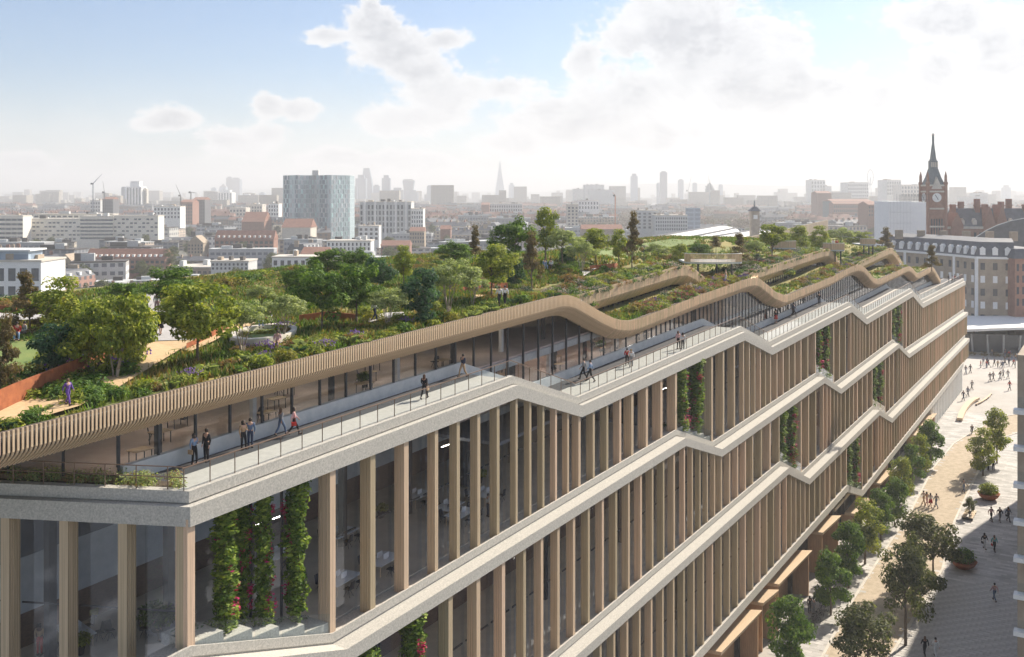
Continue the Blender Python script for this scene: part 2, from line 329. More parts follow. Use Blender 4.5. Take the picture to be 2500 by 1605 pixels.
# ---------------------------------------------------------------- where things stand
LL = math.hypot(1550, 2500); DX, DY = 1550 / LL, 2500 / LL; NX, NY = DY, -DX       # facade direction and outward normal
SL = 107 / LL                                                                      # the street and the building climb 3.6 %
P0 = (-786 / FPX * 48.8, 48.8); C0 = NX * P0[0] + NY * P0[1]
FANG = math.atan2(DY, DX)
def W(s, o, h): return (P0[0] + DX * s + NX * o, P0[1] + DY * s + NY * o, h + SL * s)
def so(X, Y): return (X - P0[0]) * DX + (Y - P0[1]) * DY, (X - P0[0]) * NX + (Y - P0[1]) * NY
GH = -12.2
def gz(X, Y):
    s = so(X, Y)[0]
    return GH + SL * max(-40.0, min(238.7, s))
def lev(x, y, h):                         # ray of a photo point onto the sloping plane h -> s, off, world
    xr = (x - CX) / FPX; t = -(y - HY) / FPX
    k = xr * DX + DY; s0 = P0[0] * DX + P0[1] * DY
    D = (H - h + SL * s0) / (SL * k - t); X, Y = xr * D, D
    s, o = so(X, Y); return s, o, D
def flat(x, y, z):                        # ray onto a level plane
    D = (H - z) * FPX / (y - HY); return ((x - CX) / FPX * D, D)
def ground_at(x, y):
    s, o, D = lev(x, y, GH)
    if s > 238.7 or D < 0: X, Y = flat(x, y, GH + SL * 238.7); return X, Y, GH + SL * 238.7
    X, Y, Z = W(s, o, GH); return X, Y, Z
def fac(x, y, off=0):
    xr = (x - CX) / FPX; D = (C0 + off) / (NX * xr + NY)
    s, _ = so(xr * D, D); return s, H - (y - HY) / FPX * D - SL * s
def interp(p, s):
    if s <= p[0][0]: return p[0][1]
    for (a, b), (c, d_) in zip(p, p[1:]):
        if s <= c: return b + (d_ - b) * (s - a) / (c - a)
    return p[-1][1]
def sweep(mb, path, sec):
    """sweep a closed section [(off, dz)] along plan path [(X, Y, z)] with mitred corners; off to the right of travel"""
    n = len(path); k = len(sec); nr = []
    for i in range(n):
        def dn(a, b):
            v = Vector((path[b][0] - path[a][0], path[b][1] - path[a][1])); v.normalize(); return v
        d0 = dn(max(i - 1, 0), max(i - 1, 0) + 1); d1 = dn(min(i, n - 2), min(i, n - 2) + 1)
        n0 = Vector((d0.y, -d0.x)); n1 = Vector((d1.y, -d1.x)); m_ = (n0 + n1).normalized(); nr.append(m_ / max(0.3, m_.dot(n0)))
    vs = [(path[i][0] + nr[i].x * o, path[i][1] + nr[i].y * o, path[i][2] + dz) for i in range(n) for o, dz in sec]
    fs = [(i * k + j, i * k + (j + 1) % k, (i + 1) * k + (j + 1) % k, (i + 1) * k + j) for i in range(n - 1) for j in range(k)]
    fs += [tuple(range(k))[::-1], tuple(range((n - 1) * k, n * k))]
    mb.add(vs, fs)
# ---------------------------------------------------------------- the ground
def grid(name, xs, ys, zf, m, kind='structure'):
    mb = MB(); nx_ = len(xs)
    mb.v = [(x, y, zf(x, y)) for y in ys for x in xs]
    mb.f = [(j * nx_ + i, j * nx_ + i + 1, (j + 1) * nx_ + i + 1, (j + 1) * nx_ + i) for j in range(len(ys) - 1) for i in range(nx_ - 1)]
    return mb.build(name, m, kind=kind)
M['cityground'] = mat('city_ground', (0.16, 0.15, 0.135), 0.95, (0.10, 0.105, 0.085), 0.012)
SKIRT = GH + SL * 238.7
def slope_patch(mb, poly, dh):            # polygon on the sloping street, dh above it, cut where the slope ends
    mb.add([(x, y, gz(x, y) + dh) for x, y in poly], [tuple(range(len(poly)))])
g = MB()
SS = [-60, 0, 60, 120, 180, 238.7]; OO = [-400, -200, -60, 0, 40, 80, 160, 300]
for a, b in zip(SS, SS[1:]):
    for c, d_ in zip(OO, OO[1:]):
        P = [W(a, c, GH), W(b, c, GH), W(b, d_, GH), W(a, d_, GH)]
        g.add([(p[0], p[1], gz(p[0], p[1]) - 0.02) for p in P], [(0, 1, 2, 3)])
P = [W(238.7, -400, GH), W(238.7, 300, GH)]
g.add([(P[0][0], P[0][1], SKIRT - 0.02), (P[1][0], P[1][1], SKIRT - 0.02), (9000, P[1][1], SKIRT - 0.02), (9000, 13000, SKIRT - 0.02), (-9000, 13000, SKIRT - 0.02), (-9000, P[0][1], SKIRT - 0.02)], [(0, 1, 2, 3, 4, 5)])
g.add([(P[0][0], P[0][1], SKIRT - 0.021), (-9000, P[0][1], SKIRT - 0.021), (-9000, -300, SKIRT - 0.021)] + [(W(-60, -400, 0)[0], W(-60, -400, 0)[1], gz(*W(-60, -400, 0)[:2]) - 0.02)], [(0, 1, 2, 3)])
g.build('ground', M['cityground'], kind='structure')

# ---------------------------------------------------------------- the long timber and concrete office building
B0 = thing('office_building', 'long stepped office building of concrete ledges and timber fins with a garden on its roof', 'building', (P0[0], P0[1], GH))
def bpart(mb, name, m, kind=None, label=None, sm=False): return mb.build(name, m, B0, kind, sm, label)
Ap = [(0, 26.17), (29.8, 26.17), (39.7, 22.6), (79, 22.6), (89, 19.25), (128.5, 19.15), (138.4, 15.8), (177.3, 15.65), (187.5, 12.1), (245, 10.4)]
Bp = [(-16, 20.5), (0, 20.5), (10, 17.1), (59.1, 17.1), (69, 13.55), (109, 13.5), (118, 10.2), (158.7, 10.2), (168, 6.8), (242, 4.65)]
Cp = [(0, 6.5), (89, 6.5), (98, 2.75), (138.4, 2.75), (148, -0.65), (237, -0.95)]
Dp = [(20, -4.13), (117.3, -4.13), (126.5, -7.4), (227, -5.8)]
d2 = Vector((-0.99, 0.142)).normalized()
LEFT = (P0[0] + d2.x * 34, P0[1] + d2.y * 34)
def pth(prof, s0=None): return [W(s, 0, h) for s, h in prof]
mb = MB(); sweep(mb, [(LEFT[0], LEFT[1], 26.17)] + pth(Ap), [(-1.6, 0), (0.1, 0), (0.1, 0.95), (-0.42, 0.95), (-0.42, 1.02), (-0.3, 1.02), (-0.3, 1.58), (-0.75, 1.60), (-0.75, 1.2), (-1.6, 1.2)])
bpart(mb, 'ledge', M['concrete'], label='topmost speckled concrete ledge edging the roof terrace')
secL = [(-1.4, -0.25), (-0.05, -0.25), (-0.05, 0), (0.1, 0), (0.1, -0.5), (0.02, -0.5), (0.02, -0.62), (1.1, -0.66), (1.1, -1.44), (-1.4, -1.44)]
mb = MB(); sweep(mb, pth(Bp), secL); bpart(mb, 'ledge', M['concrete'], label='second speckled concrete ledge from the top')
mb = MB(); sweep(mb, pth(Cp), [(o + 1, z) for o, z in secL]); bpart(mb, 'ledge', M['concrete'], label='third speckled concrete ledge from the top')
mb = MB(); sweep(mb, pth(Dp), [(-0.5, -0.2), (1.9, -0.2), (1.9, 0), (2.15, 0), (2.15, -0.95), (-0.5, -0.95)]); bpart(mb, 'ledge', M['concrete'], label='lowest ledge above the shop fronts')
# columns
def seq(*a):
    o = []
    for q in a:
        if isinstance(q, tuple): x0, x1, n = q; o += [x0 + (x1 - x0) * (i + 1) / n for i in range(n)]
        else: o.append(q)
    return o
colA = seq(0.3, 10.3, 13.8, 17.0, 20.1, (20.1, 29.9, 4), (29.9, 39.6, 5), (39.6, 49.6, 4), 52.7, 56.0, 59.5, 69.2, 72.6, 76.0, 79.0, (79, 88.8, 5), (88.8, 98.9, 4), 101.7, 104.9, 108.6,
           118.3, 121.6, 125.1, 128.4, (128.4, 138.2, 5), (138.2, 148.2, 4), 151.2, 154.4, 158.0, 168.0, 171.4, 174.6, 177.4, (177.4, 187.3, 5), (187.3, 244.6, 26))
colB = seq(0.3, 10.4, 20.3, 23.5, 26.6, 29.4, (29.4, 59.1, 12), (59.1, 69.2, 5), (69.2, 79.2, 4), 82.3, 85.5, 89.0, 98.3, 101.7, 105.1, 108.8, (108.8, 118.4, 5), (118.4, 128.4, 4), 131.6, 134.8, 138.3,
           148.0, 151.4, 154.8, 158.5, (158.5, 168.2, 5), (168.2, 241, 34))
colC = seq(39.4, (39.4, 88.5, 20), (88.5, 98.4, 5), (98.4, 108.4, 4), 111.3, 114.4, 117.5, 127.1, 130.4, 133.8, 138.0, (138, 148.2, 5), (148.2, 236, 42))
openA = [(0.3, 10.3), (59.5, 69.2), (108.6, 118.3), (158.0, 168.0)]
openB = [(10.4, 20.3), (89.0, 98.3), (138.3, 148.0)]
openC = [(117.5, 127.1)]
def colmesh():                            # fluted fin: outer face at y=0, 0.9 deep, unit height
    mb = MB(); w_ = 0.23; pts = [(-w_, 0.0), (w_, 0.0)]
    for i in range(4):
        y = 0.16 + i * 0.18; pts += [(w_, y - 0.03), (w_ - 0.035, y - 0.01), (w_ - 0.035, y + 0.03), (w_, y + 0.05)]
    pts += [(w_, 0.9), (-w_, 0.9)]
    for i in range(4)[::-1]:
        y = 0.16 + i * 0.18; pts += [(-w_, y + 0.05), (-w_ + 0.035, y + 0.03), (-w_ + 0.035, y - 0.01), (-w_, y - 0.03)]
    mb.prism(pts, 0, 1); return mb.mesh('column', M['column'])
CM = colmesh()
def place_cols(lst, off, foot, top):
    for i_, s in enumerate(lst):
        sp = lst[i_ + 1] - s if i_ + 1 < len(lst) and lst[i_ + 1] - s < 5 else (s - lst[i_ - 1] if i_ and s - lst[i_ - 1] < 5 else 3.4)
        fy = max(.50, min(1.0, sp / 3.6)); fx = max(.62, min(1.0, sp / 3.2)); s -= 0.23 * fx; z0 = interp(foot, s) - 0.3; z1 = interp(top, s) + 0.35
        x, y, z = W(s, off, z0); o = link('column', CM, B0, loc=None)
        o.rotation_euler = (0, 0, FANG); o.location = (x, y, z); o.scale = (fx, fy, z1 - z0)
place_cols(colA, 0.0, Bp, Ap)
place_cols(colB, 1.0, Cp, [(s, h - 1.44) for s, h in Bp])
place_cols(colC, 2.0, Dp, [(s, h - 1.44) for s, h in Cp])
# end elevation columns on the left
for t_ in (0.45, 3.45, 6.5, 9.6, 12.7, 15.8, 18.9):
    o = link('column', CM, B0); o.rotation_euler = (0, 0, math.atan2(-d2.y, -d2.x)); o.location = (P0[0] + d2.x * t_, P0[1] + d2.y * t_, 16.6); o.scale = (1, 1, 26.5 - 16.6)
# glazing
def quadbox(p, th=0.03):
    """thin box from four corner points (s, off, h), thickness inward"""
    a = [W(*q) for q in p]; n_ = (NX * th, NY * th)
    b = [(q[0] - n_[0], q[1] - n_[1], q[2]) for q in a]
    m_ = MB(); m_.hexa([a[0], a[1], b[1], b[0], a[3], a[2], b[2], b[3]]); return m_
def glaze(lst, off, foot, top, opens, clad):
    for a, b in zip(lst, lst[1:]):
        op = any(abs(a - q[0]) < 0.3 for q in opens)
        gl = 'glass' if a < clad else 'cladding'; nm = 'glass_pane' if a < clad else 'timber_panel'
        if not op:
            if b - a > 9: op = True
            else:
                s0, s1 = a - 0.02, b - 0.44
                quadbox([(s0, off, interp(foot, s0) - 0.1), (s1, off, interp(foot, s1) - 0.1), (s1, off, interp(top, s1) + 0.1), (s0, off, interp(top, s0) + 0.1)]).build(nm, M[gl], B0)
                if a < clad:                 # dark transom and sill
                    s_ = (s0 + s1) / 2; hm = interp(foot, s_) + 4.6
                    m_ = MB(); m_.hexa([W(s0, off - .1, hm), W(s1, off - .1, hm), W(s1, off - .2, hm), W(s0, off - .2, hm), W(s0, off - .1, hm + .09), W(s1, off - .1, hm + .09), W(s1, off - .2, hm + .09), W(s0, off - .2, hm + .09)])
                    m_.build('transom', M['dark'], B0)
                continue
        # planted opening: glass set back, side returns
        back = off - 2.6
        for i in range(4):
            s0 = a + (b - .44 - a) * i / 4; s1 = a + (b - .44 - a) * (i + 1) / 4
            quadbox([(s0, back, interp(foot, a) - 5), (s1 - .1, back, interp(foot, a) - 5), (s1 - .1, back, interp(top, s1) + .1), (s0, back, interp(top, s0) + .1)]).build('glass_pane', M['glass'], B0)
            m_ = MB(); m_.hexa([W(s1 - .1, back, interp(foot, a) - 5), W(s1, back, interp(foot, a) - 5), W(s1, back - .15, interp(foot, a) - 5), W(s1 - .1, back - .15, interp(foot, a) - 5),
                                W(s1 - .1, back, interp(top, s1)), W(s1, back, interp(top, s1)), W(s1, back - .15, interp(top, s1)), W(s1 - .1, back - .15, interp(top, s1))])
            m_.build('mullion', M['dark'], B0)
glaze(colA, -1.0, Bp, Ap, openA, 186)
glaze(colB, 0.0, Cp, [(s, h - 1.44) for s, h in Bp], openB, 160)
glaze(colC, 1.0, Dp, [(s, h - 1.44) for s, h in Cp], openC, 126)
d2n = Vector((-d2.y, d2.x)); 
for a, b in zip((0.2, 3.65, 6.7, 9.8, 12.9, 16.0), (3.25, 6.3, 9.4, 12.5, 15.6, 20)):
    m_ = MB(); q = [(P0[0] + d2.x * t_ - d2n.x * 1.0 * -1 * (1 if d2n.y < 0 else -1), P0[1] + d2.y * t_ + 1.0) for t_ in (a, b)]
    q = [(P0[0] + d2.x * t_ + 0.14, P0[1] + d2.y * t_ + 0.98) for t_ in (a, b)]
    m_.hexa([(q[0][0], q[0][1], 16.9), (q[1][0], q[1][1], 16.9), (q[1][0], q[1][1] + .03, 16.9), (q[0][0], q[0][1] + .03, 16.9), (q[0][0], q[0][1], 26.3), (q[1][0], q[1][1], 26.3), (q[1][0], q[1][1] + .03, 26.3), (q[0][0], q[0][1] + .03, 26.3)])
    m_.build('glass_pane', M['glass'], B0)
    m_ = MB(); m_.tube((q[0][0], q[0][1] + .15, 21.6), (q[1][0], q[1][1] + .15, 21.6), .05); m_.build('transom', M['dark'], B0)
# interiors: floor decks, back walls
def slab(poly, h0, h1, name, m, level=False, label=None):
    m_ = MB(); n = len(poly); f = (lambda s, o, h: (W(s, o, 0)[0], W(s, o, 0)[1], h)) if level else W
    m_.add([f(s, o, h0) for s, o in poly] + [f(s, o, h1) for s, o in poly], [tuple(range(n))[::-1], tuple(range(n, 2 * n))] + [(i, (i + 1) % n, n + (i + 1) % n, n + i) for i in range(n)])
    return m_.build(name, m, B0, label=label)
slab([(59.3, -1.3), (2, -1.3), (-1.5, -3.9), (-15, -36), (59.3, -36)], 16.5, 16.95, 'floor_deck', M['floor'])
for a, b, h in ((59.3, 109, 13.4), (109, 158.8, 10.05), (158.8, 242, 6.5)):
    slab([(a, -1.3), (b, -1.3), (b, -30), (a, -30)], h - .5, h, 'floor_deck', M['floor'])
for a, b, h in ((8, 89, 6.3), (89, 138, 2.6), (138, 236, -0.9)):
    slab([(a, -.4), (b, -.4), (b, -30), (a, -30)], h - .5, h, 'floor_deck', M['floor'])
for a, b, h in ((8, 117, -4.4), (117, 226, -7.6)):
    slab([(a, .5), (b, .5), (b, -30), (a, -30)], h - .5, h, 'floor_deck', M['floor'])
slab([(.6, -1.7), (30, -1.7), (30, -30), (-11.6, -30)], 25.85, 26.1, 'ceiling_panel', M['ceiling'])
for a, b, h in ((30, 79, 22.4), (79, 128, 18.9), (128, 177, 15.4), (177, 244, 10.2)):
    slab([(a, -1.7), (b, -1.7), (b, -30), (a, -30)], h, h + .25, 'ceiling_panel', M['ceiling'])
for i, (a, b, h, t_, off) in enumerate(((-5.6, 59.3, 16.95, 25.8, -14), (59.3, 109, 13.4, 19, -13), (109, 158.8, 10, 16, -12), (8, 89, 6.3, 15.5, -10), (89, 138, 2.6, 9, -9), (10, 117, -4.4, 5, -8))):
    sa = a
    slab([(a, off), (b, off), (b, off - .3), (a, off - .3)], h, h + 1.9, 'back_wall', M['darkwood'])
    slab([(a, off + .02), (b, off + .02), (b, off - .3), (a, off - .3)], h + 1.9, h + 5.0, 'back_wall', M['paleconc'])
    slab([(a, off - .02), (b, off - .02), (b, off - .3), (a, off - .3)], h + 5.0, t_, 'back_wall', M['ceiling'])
    x = a + 4
    while x < min(b, a + 60):
        m_ = MB(); m_.box(-.22, .22, -.22, .22, 0, min(t_, h + 8.8) - h); o = m_.build('interior_column', M['dark'], None); o.parent = B0; o.matrix_parent_inverse = winv(B0); o.location = W(x, off + 5.5, h); o.rotation_euler = (0, 0, FANG); x += 7.4
slab([(-13, -34), (245, -34), (245, -34.4), (-13, -34.4)], GH, 26.2, 'back_wall', M['stock'], label='rear wall under the roof garden')
slab([(244, -1.1), (244.5, -1.1), (244.5, -34), (244, -34)], 4.2, 10.6, 'end_wall', M['cladding'])
slab([(240.6, -.1), (241, -.1), (241, -34), (240.6, -34)], -1.2, 4.3, 'end_wall', M['cladding'])
slab([(235.6, .9), (236, .9), (236, -34), (235.6, -34)], -6.5, -1.2, 'end_wall', M['cladding'])
# planted openings: stepped blocks, soil, glass balustrade
def opening(a, b, off, prof, n):
    b -= .45
    for i in range(n):
        s0 = a + (b - a) * i / n; s1 = a + (b - a) * (i + 1) / n; h1 = interp(prof, s0)
        m_ = MB(); zb = interp(prof, s1) - .4
        m_.hexa([W(s0, off - .1, interp(prof, s0) - .5), W(s1, off - .1, zb), W(s1, off - 2.4, zb), W(s0, off - 2.4, interp(prof, s0) - .5),
                 W(s0, off - .1, h1 + .06), W(s1 - .05, off - .1, h1 + .06 - .12), W(s1 - .05, off - 2.4, h1 - .06), W(s0, off - 2.4, h1 + .06)])
        m_.build('planter_step', M['soil'] if n < 3 else M['concrete'], B0)
        quadbox([(s0 + .04, off + .03, interp(prof, s0) - .1), (s1 - .04, off + .03, interp(prof, s1) - .1), (s1 - .04, off + .03, interp(prof, s1) + 1.1), (s0 + .04, off + .03, interp(prof, s0) + 1.1)], .02).build('balustrade_pane', M['bglass'], B0)
for i, (a, b) in enumerate(openA): opening(a, b, 0.0, Bp, 5)
for a, b in openB: opening(a, b, 1.0, Cp, 5)
for a, b in openC: opening(a, b, 2.0, Dp, 4)
# terrace floor, upstand, rail
Tf = [(s, h + 1.33) for s, h in Ap]
mb = MB(); sweep(mb, [W(s, 0, h) for s, h in Tf], [(-0.75, -.3), (-0.75, 0), (-5.2, 0), (-5.2, -.3)]); bpart(mb, 'terrace_floor', M['deck'])
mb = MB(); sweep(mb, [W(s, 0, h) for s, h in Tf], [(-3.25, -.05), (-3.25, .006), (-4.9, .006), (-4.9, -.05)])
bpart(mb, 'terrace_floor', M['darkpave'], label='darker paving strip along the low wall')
m_ = MB(); pl = [(P0[0] - .5, P0[1] + .78), (LEFT[0], LEFT[1] + .78), (LEFT[0], LEFT[1] + 22), (P0[0] - 2, P0[1] + 22), (W(-.05, -5.1, 0)[0], W(-.05, -5.1, 0)[1])]
m_.prism(pl, 27.0, 27.38); bpart(m_, 'terrace_floor', M['deck'])
mb = MB(); sweep(mb, [W(s, 0, h) for s, h in Tf[:-1] + [(238, Tf[-1][1])]], [(-4.9, -.1), (-4.9, .83), (-5.22, .85), (-5.22, -.1)]); bpart(mb, 'upstand_wall', M['paleconc'])
PM = MB(); PM.tube((0, 0, 0), (0, 0, 1.1), .028, n=5); PM = PM.mesh('rail_post', M['brownmetal'])
s = 0.1
rail = []
while s < 243:
    st = 1.62
    o = part('rail_post', PM, B0); o.matrix_parent_inverse = winv(B0); o.location = W(s, -.55, interp(Ap, s) + 1.58); s += st
mb = MB()
for (a, ha), (b, hb) in zip(Ap, Ap[1:]): mb.tube(W(a, -.55, ha + 2.68), W(b, -.55, hb + 2.68), .035, n=5)
bpart(mb, 'handrail', M['brownmetal'])
mb = MB()
for (a, ha), (b, hb) in zip(Ap, Ap[1:]): 
    q = quadbox([(a, -.55, ha + 1.66), (b, -.55, hb + 1.66), (b, -.55, hb + 2.6), (a, -.55, ha + 2.6)], .015); mb.add(q.v, q.f)
bpart(mb, 'balustrade_pane', M['bglass'], label='long clear glass infill of the terrace rail')
mb = MB()
q0 = (P0[0] - .3, P0[1] + .52, 0)
for z in (28.85, 28.35): mb.tube((q0[0], q0[1], z), (LEFT[0], LEFT[1] + .52, z), .028, n=5)
bpart(mb, 'handrail', M['brownmetal'])
for i in range(14):
    o = part('rail_post', PM, B0); o.matrix_parent_inverse = winv(B0); o.location = (q0[0] + d2.x * (i * 1.62 + 1), q0[1] + d2.y * (i * 1.62 + 1), 27.75)
# lit strip lamps hung in the offices behind the glass
LM = MB(); LM.box(-1.1, 1.1, -.022, .022, 0, .04); LM = LM.mesh('lamp_or_fill_strip', M['lamp_or_fill'])
FILLW = MB(); FILLW.box(-1.5, 1.5, -.07, .07, 0, .05); FILLW = FILLW.mesh('lamp_or_fill_strip', M['lamp_or_fill'])  # wider strips, added behind the slats out of view to brighten the pavilion
def lamp_or_fill(s, o_, h, me=None):
    o = part('lamp_or_fill_strip', me or LM, B0); o.matrix_parent_inverse = winv(B0); o.location = W(s, o_, h); o.rotation_euler = (0, 0, FANG)
for i in (1, 4, 7): lamp_or_fill(4 + i * 6.2, -5.2, 22.4)
lamp_or_fill(-3.0, -12.5, 22.4)
for i in range(11): lamp_or_fill(3 + i * 5.6, -8.6 - (i % 2) * 3, 30.0 if i < 7 else 26.4, FILLW)
for i in range(8): lamp_or_fill(66 + i * 6, -8.6, 26.3, FILLW)
for i in range(3): lamp_or_fill(71 + i * 14, -6, 18.2)
for i in range(6): lamp_or_fill(22 + i * 9.5, -5, 11.6)
# ---- wavy timber parapet
T = [(-14, 31.9), (42.5, 31.9), (44, 31.75), (45.5, 31.35), (47.4, 30.6), (50.1, 29.5), (52.9, 28.5), (54.5, 28.1), (56.5, 27.8), (59, 27.7), (75, 28.1), (91, 28.2), (93.5, 28.0), (95.3, 27.65), (98.9, 26.35), (101.6, 25.3), (105.3, 24.4), (107, 24.2), (109, 24.15), (131, 24.2),
     (143, 24.6), (147.5, 24.5), (150, 24.2), (153.3, 23.4), (157, 22), (160, 20.95), (163, 20.4), (166, 20.2), (190, 20.1), (193, 19.9), (196, 19.2), (201, 17.6), (204, 17.3), (219, 17.3), (222, 16.7), (231, 13.0)]
R1 = [(43.5, 30.9), (50, 30.2), (56, 30.2), (80.5, 30.6), (83, 30.4), (85.5, 29.7), (88.6, 28.4), (94.6, 26.2)]
R2 = [(101, 25.6), (104, 26.6), (108, 27.3), (145, 27.3), (148.5, 27.0), (151, 26.2), (155, 24.5), (161.5, 21.9)]
R3 = [(164, 21.4), (168, 22.4), (171, 22.8), (198, 23.2), (201, 22.9), (204, 21.9), (214, 17.8)]
def slat_mb(mb, s, off, t_, w_=.048, dp=.06, zk=1.0):
    """one bent board: upright on top, curving in under the soffit; local or world"""
    secp = [(0, 0), (0, -.95), (-.12, -1.15), (-.42, -1.42), (-1.05, -1.84)]
    ins = [(-dp, 0), (-dp, -.90), (-dp - .10, -1.10), (-.44, -1.35), (-1.06, -1.77)]
    ring = [(o_, z_ * zk) for o_, z_ in secp + ins[::-1]]; n = len(ring)
    if t_ is None: f = lambda x, o, z: (x, -o, z)
    else: f = lambda x, o, z: W(s + x, off + o, interp(t_, s) + z)
    mb.add([f(-w_, o, z) for o, z in ring] + [f(w_, o, z) for o, z in ring], [tuple(range(n)), tuple(range(n, 2 * n))[::-1]] + [(i, n + i, n + (i + 1) % n, (i + 1) % n) for i in range(n)])
SM = MB(); slat_mb(SM, 0, 0, None); SM = SM.mesh('slat', M['slat'])
s = -12.0; k = 0
while k < 296:
    o = part('slat', SM, B0); o.matrix_parent_inverse = winv(B0); o.location = W(s, -3.5, interp(T, s)); o.rotation_euler = (0, 0, FANG)
    s += .22; k += 1
mb = MB()
while s < 231: slat_mb(mb, s, -3.5, T, w_=.055 if s < 90 else .075); s += .24 if s < 90 else .30
for RR in (R1, R2, R3):
    s = RR[0][0]
    while s < RR[-1][0]: slat_mb(mb, s, -8.5, RR, w_=.09, zk=1.28); s += .28
bpart(mb, 'slat', M['slat'], kind='stuff', label='closely set pale timber boards along the rest of the parapets')
def fine(prof): return [(s_, h_) for s_, h_ in prof]
mb = MB()
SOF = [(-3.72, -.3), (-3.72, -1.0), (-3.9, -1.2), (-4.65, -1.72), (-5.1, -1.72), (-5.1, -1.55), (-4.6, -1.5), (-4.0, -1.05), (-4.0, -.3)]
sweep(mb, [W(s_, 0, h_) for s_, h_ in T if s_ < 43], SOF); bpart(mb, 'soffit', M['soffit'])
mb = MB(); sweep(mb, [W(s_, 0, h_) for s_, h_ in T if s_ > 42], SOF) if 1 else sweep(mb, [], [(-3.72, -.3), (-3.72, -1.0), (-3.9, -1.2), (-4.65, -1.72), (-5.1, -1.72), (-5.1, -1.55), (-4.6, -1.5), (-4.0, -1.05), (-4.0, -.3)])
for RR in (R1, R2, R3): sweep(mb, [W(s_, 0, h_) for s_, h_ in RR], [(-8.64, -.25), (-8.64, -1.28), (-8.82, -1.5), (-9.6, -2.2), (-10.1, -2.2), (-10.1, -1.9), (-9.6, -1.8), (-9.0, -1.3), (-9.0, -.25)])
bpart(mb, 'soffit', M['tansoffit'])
mb = MB(); sweep(mb, [W(s_, 0, h_) for s_, h_ in T], [(-4.0, -.45), (-4.0, -.12), (-4.22, -.12), (-4.22, -.45)])
bpart(mb, 'planter_edge', M['bark'])
# pavilion glass wall, mullions
s = -0.2
MU = MB(); MU.box(-.05, .05, 0, .16, 0, 1); MU = MU.mesh('mullion', M['dark'])
k = 0
while s < 226:
    s1 = s + 2.45; b0 = interp(Tf, s) + .84; b1 = interp(Tf, s1) + .84; t0 = interp(T, s) - 1.6; t1 = interp(T, s1) - 1.6
    if t0 > b0 + .2 or t1 > b1 + .2:
        quadbox([(s, -5.0, b0), (s1, -5.0, b1), (s1, -5.0, max(t1, b1 + .05)), (s, -5.0, max(t0, b0 + .05))]).build('glass_pane', M['pglass'], B0)
        for q in (0, .5) if s > 62 else (0,):
            sq = s + 2.45 * q; bq = interp(Tf, sq) + .84; tq = interp(T, sq) - 1.6
            o = part('mullion', MU, B0); o.matrix_parent_inverse = winv(B0); o.location = W(sq, -4.95, bq); o.rotation_euler = (0, 0, FANG); o.scale = (1, 1, max(.1, tq - bq))
    s = s1
# pavilion end wall on the left
c0 = W(-.2, -5.0, 27.38)
for i in range(5):
    a = (c0[0] + d2.x * 3 * i, c0[1] + d2.y * 3 * i); b = (c0[0] + d2.x * 3 * (i + 1), c0[1] + d2.y * 3 * (i + 1))
    m_ = MB(); m_.hexa([(a[0], a[1], 27.8), (b[0], b[1], 27.8), (b[0], b[1] + .03, 27.8), (a[0], a[1] + .03, 27.8), (a[0], a[1], 30.4), (b[0], b[1], 30.4), (b[0], b[1] + .03, 30.4), (a[0], a[1] + .03, 30.4)])
    m_.build('glass_pane', M['pglass'], B0)
    m_ = MB(); m_.box(a[0] - .05, a[0] + .05, a[1] - .05, a[1] + .1, 27.38, 30.4); m_.build('mullion', M['dark'], B0)
m_ = MB(); m_.hexa([(c0[0], c0[1] - .1, 27.38), (c0[0] + d2.x * 15, c0[1] + d2.y * 15 - .1, 27.38), (c0[0] + d2.x * 15, c0[1] + d2.y * 15 + .15, 27.38), (c0[0], c0[1] + .15, 27.38),
                    (c0[0], c0[1] - .1, 27.8), (c0[0] + d2.x * 15, c0[1] + d2.y * 15 - .1, 27.8), (c0[0] + d2.x * 15, c0[1] + d2.y * 15 + .15, 27.8), (c0[0], c0[1] + .15, 27.8)])
m_.build('plinth', M['cladding'], B0)
# pavilion floors; the upper deck runs on past each step with a pale edge
for a, b, h in ((-6, 62, 27.4), (30, 111, 23.8), (80, 160, 20.4), (129, 208, 17.0), (178, 228, 13.3)):
    slab([(a if a > 0 else -1.6, -5.3), (b, -5.3), (b, -26), (a if a > 0 else -10, -26)], h - .15, h, 'pavilion_floor', M['pinkfloor'])
    slab([(max(a, -2) + 2, -5.15), (b, -5.15), (b, -5.6), (max(a, -2) + 2, -5.6)], h - .75, h - .16, 'deck_edge', M['paleconc'])
    slab([(max(a, -4), -15), (b, -15), (b, -15.2), (max(a, -4), -15.2)], h, h + 2.4, 'back_wall', M['paleconc'])
    for q in range(1 if a < 0 else 0, int((b - a) / 7)):
        m_ = MB(); m_.box(-.15, .15, -.15, .15, 0, 2.6); o = m_.build('interior_column', M['dark'] if q % 2 else M['white'], None); o.parent = B0; o.matrix_parent_inverse = winv(B0); o.location = W(a + 3 + q * 7, -7.2, h); o.rotation_euler = (0, 0, FANG)
for RR in (R1, R2, R3):
    mb = MB(); sweep(mb, [W(s_, 0, h_) for s_, h_ in RR], [(-8.95, -.35), (-13.3, -.3), (-13.3, -.8), (-8.95, -.8)]); bpart(mb, 'planting_bed', M['soil'])
